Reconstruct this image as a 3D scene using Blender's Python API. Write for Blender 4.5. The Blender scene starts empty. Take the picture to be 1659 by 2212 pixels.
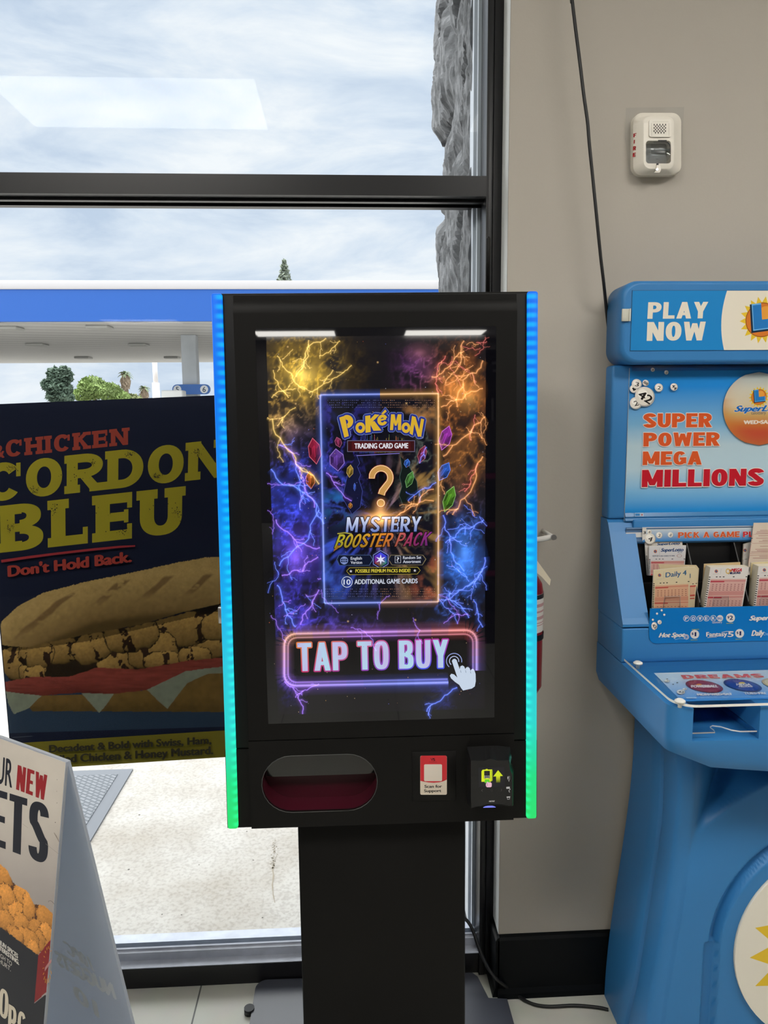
import bpy, bmesh, math, random
import numpy as np
from mathutils import Vector, Matrix
from mathutils.geometry import tessellate_polygon

S = bpy.context.scene
COL = S.collection
# ------------------------------------------------------------------ camera
FPX, CX, CY = 1600.0, 829.5, 1106.0
PITCH, ROLL, YAW, CAMH = math.radians(7.663), math.radians(-0.495), math.radians(2.963), 1.5
def cam_axes():
    f = np.array([math.sin(YAW)*math.cos(PITCH), math.cos(YAW)*math.cos(PITCH), -math.sin(PITCH)])
    rt = np.array([math.cos(YAW), -math.sin(YAW), 0.0]); up = np.cross(rt, f)
    return (math.cos(ROLL)*rt+math.sin(ROLL)*up, -math.sin(ROLL)*rt+math.cos(ROLL)*up, f)
CA, CB, CC = cam_axes()
CO = np.array([0.0, 0.0, CAMH])
cam = bpy.data.cameras.new('camera'); cam_o = bpy.data.objects.new('camera', cam); COL.objects.link(cam_o)
cam.sensor_fit = 'HORIZONTAL'; cam.sensor_width = 36.0; cam.lens = 36.0*FPX/1659.0
cam.clip_start = 0.02; cam.clip_end = 500
M = Matrix.Identity(4)
for i in range(3):
    M[i][0], M[i][1], M[i][2], M[i][3] = CA[i], CB[i], -CC[i], CO[i]
cam_o.matrix_world = M
S.camera = cam_o
# ------------------------------------------------------------------ view, world, sun
S.view_settings.view_transform = 'Standard'; S.view_settings.look = 'None'
S.view_settings.gamma = 1; S.view_settings.exposure = 0.0; S.view_settings.use_curve_mapping = False
S.cycles.use_denoising = True
S.cycles.max_bounces = 8; S.cycles.transparent_max_bounces = 24
S.cycles.sample_clamp_indirect = 4.0
SKY = 1.12
ZENITH = 6.0       # how much brighter it gets overhead
GLOW = 5.0         # and towards the hidden sun, left of the view
SUN = 0.3
LAMP = 20.0
w = bpy.data.worlds.new('overcast_sky'); S.world = w; w.use_nodes = True
nt = w.node_tree; nt.nodes.clear()
def N(t, typ, **kw):
    n = t.nodes.new(typ)
    for k, v in kw.items(): setattr(n, k, v)
    return n
out = N(nt, 'ShaderNodeOutputWorld'); bg = N(nt, 'ShaderNodeBackground'); tc = N(nt, 'ShaderNodeTexCoord')
mp = N(nt, 'ShaderNodeMapping'); mp.inputs['Scale'].default_value = (1.3, 1.3, 4.2)
nz = N(nt, 'ShaderNodeTexNoise'); nz.inputs['Scale'].default_value = 3.3; nz.inputs['Detail'].default_value = 9; nz.inputs['Roughness'].default_value = 0.60
nz.inputs['Distortion'].default_value = 0.4
cr = N(nt, 'ShaderNodeValToRGB')
cr.color_ramp.elements[0].position = 0.36; cr.color_ramp.elements[0].color = (0.56, 0.655, 0.80, 1)
cr.color_ramp.elements[1].position = 0.66; cr.color_ramp.elements[1].color = (0.93, 0.945, 0.97, 1)
e = cr.color_ramp.elements.new(0.5); e.color = (0.73, 0.80, 0.90, 1)
sx = N(nt, 'ShaderNodeSeparateXYZ'); mr = N(nt, 'ShaderNodeMapRange')
mr.inputs['From Min'].default_value = 0.45; mr.inputs['From Max'].default_value = 1.0
mr.inputs['To Min'].default_value = SKY; mr.inputs['To Max'].default_value = SKY*ZENITH
nt.links.new(tc.outputs['Generated'], mp.inputs['Vector']); nt.links.new(mp.outputs[0], nz.inputs['Vector'])
nt.links.new(nz.outputs['Fac'], cr.inputs['Fac']); nt.links.new(tc.outputs['Generated'], sx.inputs[0])
mr.interpolation_type = 'SMOOTHSTEP'; ml_ = N(nt, 'ShaderNodeMapRange'); ml_.interpolation_type = 'SMOOTHSTEP'
ml_.inputs['From Min'].default_value = -0.42; ml_.inputs['From Max'].default_value = -0.85; ml_.inputs['To Min'].default_value = 0; ml_.inputs['To Max'].default_value = SKY*GLOW
ma = N(nt, 'ShaderNodeMath', operation='ADD'); up_ = N(nt, 'ShaderNodeMapRange'); up_.inputs['From Min'].default_value = 0.0; up_.inputs['From Max'].default_value = 0.25
mm_ = N(nt, 'ShaderNodeMath', operation='MULTIPLY'); wh = N(nt, 'ShaderNodeMixRGB'); wh.inputs[2].default_value = (0.98, 0.97, 0.95, 1)
mf = N(nt, 'ShaderNodeMapRange'); mf.inputs['From Min'].default_value = 1.3; mf.inputs['From Max'].default_value = 3.0
nt.links.new(sx.outputs['Z'], mr.inputs['Value']); nt.links.new(sx.outputs['X'], ml_.inputs['Value']); nt.links.new(sx.outputs['Z'], up_.inputs['Value'])
nt.links.new(ml_.outputs[0], mm_.inputs[0]); nt.links.new(up_.outputs[0], mm_.inputs[1]); nt.links.new(mr.outputs[0], ma.inputs[0]); nt.links.new(mm_.outputs[0], ma.inputs[1])
nt.links.new(ma.outputs[0], bg.inputs['Strength']); nt.links.new(ma.outputs[0], mf.inputs['Value']); nt.links.new(mf.outputs[0], wh.inputs[0])
nt.links.new(cr.outputs['Color'], wh.inputs[1]); nt.links.new(wh.outputs[0], bg.inputs['Color']); nt.links.new(bg.outputs[0], out.inputs['Surface'])
sun = bpy.data.lights.new('sun', 'SUN'); sun.energy = SUN; sun.angle = math.radians(50); sun.color = (1.0, 0.95, 0.88)
sun_o = bpy.data.objects.new('sun', sun); COL.objects.link(sun_o); sun_o.rotation_euler = (math.radians(-22), math.radians(-18), 0)

# ------------------------------------------------------------------ measuring helpers
def ray(u, v): return (u-CX)/FPX*CA-(v-CY)/FPX*CB+CC
def onY(u, v, Y): d = ray(u, v); return CO+d*(Y/d[1])
def onZ(u, v, Z): d = ray(u, v); return CO+d*((Z-CAMH)/d[2])
def onX(u, v, X): d = ray(u, v); return CO+d*(X/d[0])
def lin(c):
    c = np.asarray(c, float)/255.0
    return np.where(c <= 0.04045, c/12.92, ((c+0.055)/1.055)**2.4)
def lint(c): return tuple(float(x) for x in lin(c))

# ------------------------------------------------------------------ noise for painted prints
def _hash(ix, iy, seed):
    n = (ix.astype(np.int64)*374761393+iy.astype(np.int64)*668265263+seed*1442695041) & 0xffffffff
    n = ((n ^ (n >> 13))*1274126177) & 0xffffffff
    return ((n ^ (n >> 16)) & 0xffff)/65535.0
def vnoise(x, y, seed=0):
    ix, iy = np.floor(x), np.floor(y); fx, fy = x-ix, y-iy
    fx, fy = fx*fx*(3-2*fx), fy*fy*(3-2*fy)
    a, b = _hash(ix, iy, seed), _hash(ix+1, iy, seed); c, d = _hash(ix, iy+1, seed), _hash(ix+1, iy+1, seed)
    return (a*(1-fx)+b*fx)*(1-fy)+(c*(1-fx)+d*fx)*fy
def fbm(x, y, seed=0, o=4):
    s, a, t = 0, 0.5, 0
    for k in range(o):
        s = s+a*vnoise(x*2**k, y*2**k, seed+k); t += a; a *= 0.5
    return s/t
def sstep(a, b, x):
    t = np.clip((x-a)/(b-a), 0, 1); return t*t*(3-2*t)
def inpoly(X, Y, P):
    r = np.zeros(X.shape, bool); n = len(P)
    for i in range(n):
        x0, y0 = P[i]; x1, y1 = P[(i+1) % n]
        if y0 == y1: continue
        c = ((y0 > Y) != (y1 > Y)) & (X < (x1-x0)*(Y-y0)/(y1-y0)+x0)
        r ^= c
    return r

# ------------------------------------------------------------------ materials
MATS = {}
def pmat(name, col, rough=0.5, metal=0.0, spec=0.5, emit=None, estr=1.0, bump=None, vary=None, coat=0.0, alpha=None):
    if name in MATS: return MATS[name]
    m = bpy.data.materials.new(name); m.use_nodes = True; t = m.node_tree; b = t.nodes['Principled BSDF']
    b.inputs['Base Color'].default_value = (*col, 1); b.inputs['Roughness'].default_value = rough
    b.inputs['Metallic'].default_value = metal; b.inputs['Specular IOR Level'].default_value = spec
    b.inputs['Coat Weight'].default_value = coat; b.inputs['Coat Roughness'].default_value = 0.03
    if emit: b.inputs['Emission Color'].default_value = (*emit, 1); b.inputs['Emission Strength'].default_value = estr
    if bump or vary:
        tcn = N(t, 'ShaderNodeTexCoord'); nn = N(t, 'ShaderNodeTexNoise'); t.links.new(tcn.outputs['Object'], nn.inputs['Vector'])
        if bump:
            nn.inputs['Scale'].default_value = bump[0]; nn.inputs['Detail'].default_value = 5
            bp = N(t, 'ShaderNodeBump'); bp.inputs['Strength'].default_value = bump[1]; bp.inputs['Distance'].default_value = bump[2]
            t.links.new(nn.outputs['Fac'], bp.inputs['Height']); t.links.new(bp.outputs[0], b.inputs['Normal'])
        if vary:
            n2 = N(t, 'ShaderNodeTexNoise'); t.links.new(tcn.outputs['Object'], n2.inputs['Vector'])
            n2.inputs['Scale'].default_value = vary[0]; n2.inputs['Detail'].default_value = 6
            rp = N(t, 'ShaderNodeValToRGB'); rp.color_ramp.elements[0].position = 0.35; rp.color_ramp.elements[1].position = 0.68
            rp.color_ramp.elements[0].color = (*[c*(1-vary[1]) for c in col], 1); rp.color_ramp.elements[1].color = (*col, 1)
            t.links.new(n2.outputs['Fac'], rp.inputs['Fac']); t.links.new(rp.outputs['Color'], b.inputs['Base Color'])
    MATS[name] = m; return m
def print_mat(name, rough=0.5, spec=0.4, emissive=False, glow=False, gain=1.0):
    if name in MATS: return MATS[name]
    m = bpy.data.materials.new(name); m.use_nodes = True; t = m.node_tree; b = t.nodes['Principled BSDF']
    a = N(t, 'ShaderNodeAttribute', attribute_name='Col')
    if glow:
        t.nodes.remove(b); em = N(t, 'ShaderNodeEmission'); tr = N(t, 'ShaderNodeBsdfTransparent'); ad = N(t, 'ShaderNodeAddShader')
        t.links.new(a.outputs['Color'], em.inputs['Color']); t.links.new(em.outputs[0], ad.inputs[0]); t.links.new(tr.outputs[0], ad.inputs[1])
        t.links.new(ad.outputs[0], t.nodes['Material Output'].inputs['Surface'])
    elif emissive:
        b.inputs['Base Color'].default_value = (0.004, 0.004, 0.004, 1); b.inputs['Roughness'].default_value = rough
        b.inputs['Specular IOR Level'].default_value = spec
        t.links.new(a.outputs['Color'], b.inputs['Emission Color']); b.inputs['Emission Strength'].default_value = 1.0
    else:
        b.inputs['Roughness'].default_value = rough; b.inputs['Specular IOR Level'].default_value = spec
        vm = N(t, 'ShaderNodeVectorMath', operation='SCALE'); vm.inputs['Scale'].default_value = gain
        t.links.new(a.outputs['Color'], vm.inputs[0]); t.links.new(vm.outputs[0], b.inputs['Base Color'])
    MATS[name] = m; return m
def clear_mat(name, tint, ior=1.5, rough=0.0):
    if name in MATS: return MATS[name]
    m = bpy.data.materials.new(name); m.use_nodes = True; t = m.node_tree; t.nodes.remove(t.nodes['Principled BSDF'])
    fr = N(t, 'ShaderNodeFresnel'); fr.inputs['IOR'].default_value = ior
    tr = N(t, 'ShaderNodeBsdfTransparent'); tr.inputs['Color'].default_value = (*tint, 1)
    gl = N(t, 'ShaderNodeBsdfGlossy'); gl.inputs['Roughness'].default_value = rough
    mx = N(t, 'ShaderNodeMixShader')
    t.links.new(fr.outputs[0], mx.inputs['Fac']); t.links.new(tr.outputs[0], mx.inputs[1]); t.links.new(gl.outputs[0], mx.inputs[2])
    t.links.new(mx.outputs[0], t.nodes['Material Output'].inputs['Surface'])
    MATS[name] = m; return m

# ------------------------------------------------------------------ object helpers
def root_loc(p):
    while p is not None and p.parent is not None: p = p.parent
    return Vector(p.location) if p is not None else Vector((0, 0, 0))
def link(name, me, parent=None, loc=None):
    o = bpy.data.objects.new(name, me); COL.objects.link(o)
    if parent is not None: o.parent = parent
    if loc is not None: o.location = loc
    return o
def tag(o, label=None, cat=None, group=None, kind=None):
    if label: o['label'] = label
    if cat: o['category'] = cat
    if group: o['group'] = group
    if kind: o['kind'] = kind
    return o
def thing(name, loc, label, cat, group=None):
    return tag(link(name, None, None, loc), label, cat, group)
def structure(o): o['kind'] = 'structure'; return o

class MB:
    """collects shapes (world coordinates) into one mesh"""
    def __init__(s): s.bm = bmesh.new(); s.mats = []; s.cur = 0
    def use(s, m):
        if m not in s.mats: s.mats.append(m)
        s.cur = s.mats.index(m); return s
    def _fin(s, faces, smooth):
        for f in faces:
            f.material_index = s.cur; f.smooth = smooth
    def faces(s, vs, fs, smooth=False):
        bv = [s.bm.verts.new(v) for v in vs]; r = []
        for f in fs:
            try: r.append(s.bm.faces.new([bv[i] for i in f]))
            except ValueError: pass
        s._fin(r, smooth); return bv
    def box(s, a, b, bev=0.0, seg=2, M=None):
        x0, y0, z0 = a; x1, y1, z1 = b
        t = bmesh.new(); bmesh.ops.create_cube(t, size=1.0)
        for v in t.verts: v.co = Vector(((x0+x1)/2+v.co.x*(x1-x0), (y0+y1)/2+v.co.y*(y1-y0), (z0+z1)/2+v.co.z*(z1-z0)))
        if bev > 0: bmesh.ops.bevel(t, geom=list(t.edges), offset=bev, segments=seg, profile=0.5, affect='EDGES')
        if M is not None: t.transform(M)
        s.add(t, bev > 0)
    def add(s, t, smooth=False):
        mp = {}
        for v in t.verts: mp[v] = s.bm.verts.new(v.co)
        r = []
        for f in t.faces:
            try: r.append(s.bm.faces.new([mp[v] for v in f.verts]))
            except ValueError: pass
        s._fin(r, smooth); t.free()
    def tube(s, pts, rad, n=10, smooth=True, caps=True):
        pts = [Vector(p) for p in pts]; rings = []
        rads = rad if isinstance(rad, (list, tuple)) else [rad]*len(pts)
        for i, p in enumerate(pts):
            d = (pts[min(i+1, len(pts)-1)]-pts[max(i-1, 0)]).normalized()
            a = d.orthogonal().normalized() if i == 0 else (pa-d*pa.dot(d)).normalized()
            pa = a; b = d.cross(a)
            rings.append([s.bm.verts.new(p+(a*math.cos(2*math.pi*k/n)+b*math.sin(2*math.pi*k/n))*rads[i]) for k in range(n)])
        r = []
        for i in range(len(rings)-1):
            for k in range(n):
                r.append(s.bm.faces.new((rings[i][k], rings[i][(k+1) % n], rings[i+1][(k+1) % n], rings[i+1][k])))
        s._fin(r, smooth)
        if caps: s._fin([s.bm.faces.new(rings[0][::-1]), s.bm.faces.new(rings[-1])], False)
    def cyl(s, a, b, r, n=24, r2=None): s.tube([a, b], [r, r if r2 is None else r2], n)
    def loft(s, rings, close=True, caps=True, smooth=True):
        vs = [[s.bm.verts.new(p) for p in R] for R in rings]; n = len(rings[0]); r = []
        for i in range(len(vs)-1):
            for k in range(n if close else n-1):
                r.append(s.bm.faces.new((vs[i][k], vs[i][(k+1) % n], vs[i+1][(k+1) % n], vs[i+1][k])))
        s._fin(r, smooth)
        if caps: s._fin([s.bm.faces.new(vs[0][::-1]), s.bm.faces.new(vs[-1])], False)
    def prism(s, loop, f0, f1, smooth=False):
        """loop of 2D points, f0/f1 map a 2D point to 3D for the two end caps"""
        A = [f0(p) for p in loop]; B = [f1(p) for p in loop]; n = len(loop)
        va = [s.bm.verts.new(p) for p in A]; vb = [s.bm.verts.new(p) for p in B]
        s._fin([s.bm.faces.new((va[i], va[(i+1) % n], vb[(i+1) % n], vb[i])) for i in range(n)], smooth)
        tri = tessellate_polygon([[Vector((p[0], p[1], 0)) for p in loop]])
        va2 = [s.bm.verts.new(p) for p in A]; vb2 = [s.bm.verts.new(p) for p in B]
        s._fin([s.bm.faces.new([va2[i] for i in t]) for t in tri]+[s.bm.faces.new([vb2[i] for i in t[::-1]]) for t in tri], False)
    def build(s, name, parent=None, mat=None, auto=None):
        if auto: bmesh.ops.remove_doubles(s.bm, verts=list(s.bm.verts), dist=2e-6)
        bmesh.ops.recalc_face_normals(s.bm, faces=list(s.bm.faces))
        L = root_loc(parent)
        if parent is not None: bmesh.ops.translate(s.bm, verts=list(s.bm.verts), vec=-L)
        me = bpy.data.meshes.new(name); s.bm.to_mesh(me); s.bm.free()
        for m in ([mat] if mat is not None else s.mats): me.materials.append(m)
        if auto:
            me.polygons.foreach_set('use_smooth', [True]*len(me.polygons)); me.set_sharp_from_angle(angle=math.radians(auto))
        o = link(name, me, parent)
        return o
def rrect(cx, cy, w, h, r, n=6):
    P = []
    for (sx, sy, a0) in ((1, 1, 0), (-1, 1, 90), (-1, -1, 180), (1, -1, 270)):
        for k in range(n+1):
            a = math.radians(a0+90*k/n); P.append((cx+sx*(w/2-r)+r*math.cos(a), cy+sy*(h/2-r)+r*math.sin(a)))
    return P

# ------------------------------------------------------------------ flat prints
class Frame:
    def __init__(s, O, U, V, n):
        s.O, s.U, s.V, s.n = [np.array(q, float) for q in (O, U, V, n)]
    def px(s, u, v):
        d = ray(u, v); p = CO+d*(((s.O-CO)@s.n)/(d@s.n)); q = p-s.O
        return (float(q@s.U), float(q@s.V))
    def at(s, a, b, h=0): return s.O+s.U*a+s.V*b+s.n*h
def planeY(Y): return Frame((0, Y, 0), (1, 0, 0), (0, 0, 1), (0, -1, 0))
def planeZ(Z): return Frame((0, 0, Z), (1, 0, 0), (0, 1, 0), (0, 0, 1))

_tc = {}
def font_tris(s):
    if s in _tc: return _tc[s]
    c = bpy.data.curves.new('text_outline', 'FONT'); c.body = s; c.size = 1.0; c.resolution_u = 4
    o = bpy.data.objects.new('text_outline', c); me = bpy.data.meshes.new_from_object(o)
    V = np.array([v.co[:2] for v in me.vertices]) if len(me.vertices) else np.zeros((1, 2)); T = []
    for p in me.polygons:
        vs = list(p.vertices)
        for k in range(1, len(vs)-1): T.append((vs[0], vs[k], vs[k+1]))
    bpy.data.objects.remove(o); bpy.data.curves.remove(c); bpy.data.meshes.remove(me)
    cap = 0.70
    V = V/cap; V[:, 0] -= V[:, 0].min()
    _tc[s] = (V, T); return V, T
def _band(cx, cy, rx, ry, rxi, ryi, a0, a1, p=2.0, n=18):
    out_ = []
    def pt(a, X, Y):
        c, s_ = math.cos(a), math.sin(a)
        return (cx+X*math.copysign(abs(c)**(2/p), c), cy+Y*math.copysign(abs(s_)**(2/p), s_))
    A = [math.radians(a0+(a1-a0)*k/n) for k in range(n+1)]
    for k in range(n): out_.append([pt(A[k], rx, ry), pt(A[k+1], rx, ry), pt(A[k+1], rxi, ryi), pt(A[k], rxi, ryi)])
    return out_
def glyph(ch, w, t, th, p):
    """heavy block capitals, height 1: list of convex polygons"""
    R = lambda x0, y0, x1, y1: [(x0, y0), (x1, y0), (x1, y1), (x0, y1)]
    bar = lambda x0, y0, x1, y1, k: [(x0-k/2, y0), (x0+k/2, y0), (x1+k/2, y1), (x1-k/2, y1)]
    hw = w/2
    if ch == 'I': return [R(0, 0, t, 1)]
    if ch == 'L': return [R(0, 0, t, 1), R(0, 0, w, th)]
    if ch == 'Z': return [R(0, 0, w, th), R(0, 1-th, w, 1), [(0, th*.8), (t*1.2, th*.8), (w, 1-th*.8), (w-t*1.2, 1-th*.8)]]
    if ch == 'E': return [R(0, 0, t, 1), R(0, 0, w, th), R(0, 1-th, w, 1), R(0, .5-th*.45, w*.9, .5+th*.45)]
    if ch == 'F': return [R(0, 0, t, 1), R(0, 1-th, w, 1), R(0, .48-th*.45, w*.9, .48+th*.45)]
    if ch == 'T': return [R(hw-t/2, 0, hw+t/2, 1), R(0, 1-th, w, 1)]
    if ch == 'H': return [R(0, 0, t, 1), R(w-t, 0, w, 1), R(0, .5-th/2, w, .5+th/2)]
    if ch == 'N': return [R(0, 0, t*.92, 1), R(w-t*.92, 0, w, 1), [(0, 1), (t*1.05, 1), (w, 0), (w-t*1.05, 0)]]
    if ch == 'M': return [R(0, 0, t*.9, 1), R(w-t*.9, 0, w, 1), [(0, 1), (t, 1), (hw+t*.4, .1), (hw-t*.4, .1)], [(w, 1), (w-t, 1), (hw-t*.4, .1), (hw+t*.4, .1)]]
    if ch == 'W':
        q = w/4
        return [bar(t/2, 1, q+.02, 0, t*.9), bar(hw, .92, q+.02, 0, t*.8), bar(hw, .92, w-q-.02, 0, t*.8), bar(w-t/2, 1, w-q-.02, 0, t*.9)]
    if ch == 'V': return [bar(t/2, 1, hw, 0, t), bar(w-t/2, 1, hw, 0, t)]
    if ch == 'Y': return [bar(t/2, 1, hw, .42, t), bar(w-t/2, 1, hw, .42, t), R(hw-t/2, 0, hw+t/2, .5)]
    if ch == 'A': return [bar(t/2, 0, hw, 1, t), bar(w-t/2, 0, hw, 1, t), R(w*.2, .2, w*.8, .2+th*.85)]
    if ch == 'K': return [R(0, 0, t, 1), [(t*.7, .35), (t*.7, .62), (w-t*1.15, 1), (w, 1)], [(t*.9, .6), (t*1.4, .72), (w+.02, 0), (w-t*1.1, 0)]]
    if ch == 'O': return _band(hw, .5, hw, .5, hw-t, .5-th, 0, 360, p, 32)
    if ch == 'C': return _band(hw, .5, hw, .5, hw-t, .5-th, 38, 322, p, 26)
    if ch == 'G': return _band(hw, .5, hw, .5, hw-t, .5-th, 40, 345, p, 26)+[R(hw, .38, w, .38+th*.8), R(w-t, .1, w, .5)]
    if ch == 'D': return [R(0, 0, t, 1)]+_band(w*.4, .5, w*.6, .5, w*.6-t, .5-th, -90, 90, p)+[R(0, 0, w*.42, th), R(0, 1-th, w*.42, 1)]
    if ch == 'U': return [R(0, .4, t, 1), R(w-t, .4, w, 1)]+_band(hw, .42, hw, .42, hw-t, .42-th, 180, 360, p)
    if ch == 'P': return [R(0, 0, t, 1), R(0, 1-th, w*.5, 1), R(0, .38, w*.5, .38+th)]+_band(w*.48, .69, w*.52, .31, w*.52-t, .31-th, -90, 90, p)
    if ch == 'R': return glyph('P', w, t, th, p)+[[(w*.35, .42), (w*.35+t, .42), (w+.03, 0), (w-t*1.02, 0)]]
    if ch == 'B': return [R(0, 0, t, 1), R(0, 1-th, w*.5, 1), R(0, 0, w*.5, th), R(0, .5-th*.42, w*.5, .5+th*.42)]+_band(w*.45, .74, w*.5, .26, w*.5-t, .26-th*.85, -90, 90, p)+_band(w*.45, .27, w*.55, .27, w*.55-t, .27-th*.85, -90, 90, p)
    if ch == 'S':
        sk = [(hw+(hw-t/2)*math.copysign(abs(math.cos(a))**(2/p), math.cos(a)), .735+(.265-th/2)*math.copysign(abs(math.sin(a))**(2/p), math.sin(a))) for a in [math.radians(q) for q in range(8, 201, 8)]]
        sk += [(hw+(hw-t/2)*math.copysign(abs(math.cos(a))**(2/p), math.cos(a)), .265+(.265-th/2)*math.copysign(abs(math.sin(a))**(2/p), math.sin(a))) for a in [math.radians(q) for q in range(20, -173, -8)]]
        k0 = 24; mid = [(sk[k0][0]+(sk[k0+1][0]-sk[k0][0])*f, sk[k0][1]+(sk[k0+1][1]-sk[k0][1])*(f*f*(3-2*f)*.5+f*.5)) for f in (.2, .4, .6, .8)]; sk = sk[:k0+1]+mid+sk[k0+1:]
        Lf, Rt = [], []
        for i, (x_, y_) in enumerate(sk):
            a, b = sk[max(i-1, 0)], sk[min(i+1, len(sk)-1)]; dx, dy = b[0]-a[0], b[1]-a[1]; L = math.hypot(dx, dy); nx, ny = -dy/L, dx/L
            k = 1/math.sqrt((nx/t)**2+(ny/(th*1.12))**2); k = max(k, th); Lf.append((x_+nx*k/2, y_+ny*k/2)); Rt.append((x_-nx*k/2, y_-ny*k/2))
        return [[Lf[i], Lf[i+1], Rt[i+1], Rt[i]] for i in range(len(sk)-1)]
    if ch == 'S_': return _band(hw, .735, hw, .265, hw-t, .265-th*.92, 20, 270, p, 20)+_band(hw, .265, hw, .265, hw-t, .265-th*.92, -160, 90, p, 20)
    return []
GW = {'I': None, 'M': 1.28, 'W': 1.42, 'L': .86, 'E': .86, 'F': .84, 'T': .95, 'A': 1.1, 'V': 1.1, 'N': 1.06, 'Y': 1.06}
def block_polys(s, w=.6, t=.2, th=.17, p=2.3, gap=.09, slab=0, stencil=None):
    x = 0; out_ = []
    for ch in s:
        if ch == ' ': x += w*.55; continue
        gw = t if ch == 'I' else w*GW.get(ch, 1.0)
        g = glyph(ch, gw, t, th, p)
        if slab:
            R = lambda x0, y0, x1, y1: [(x0, y0), (x1, y0), (x1, y1), (x0, y1)]
            e_, h_ = slab, th*.95
            L = {'N': [(t*.45, 1), (gw-t*.45, 1), (t*.45, 0)], 'H': [(t/2, 0), (t/2, 1), (gw-t/2, 0), (gw-t/2, 1)], 'I': [(t/2, 0), (t/2, 1)], 'K': [(t/2, 0), (t/2, 1), (gw-t*.6, 0), (gw-t*.6, 1)],
                 'R': [(t/2, 0), (t/2, 1), (gw-t*.5, 0)], 'D': [(t/2, 0), (t/2, 1)], 'B': [(t/2, 0), (t/2, 1)], 'L': [(t/2, 0), (t/2, 1)], 'E': [(t/2, 0), (t/2, 1)], 'U': [(t/2, 1), (gw-t/2, 1)]}.get(ch, [])
            for (sxx, sy) in L: g = g+[R(sxx-t/2-e_, 0 if sy == 0 else 1-h_, sxx+t/2+e_, h_ if sy == 0 else 1)]
            if ch == 'L': g = g+[R(gw-.1, 0, gw, .36)]
            if ch == 'E': g = g+[R(gw-.1, 0, gw, .33), R(gw-.1, .67, gw, 1), R(gw*.9-.09, .36, gw*.9, .64)]
            if ch == 'C': g = g+[R(gw-.13, .6, gw-.02, .95)]
        out_ += [[(a+x, b) for a, b in P] for P in g]
        x += gw+gap+(slab*1.4 if slab else 0)
    x -= gap
    return [[(a/x, b) for a, b in P] for P in out_]

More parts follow.
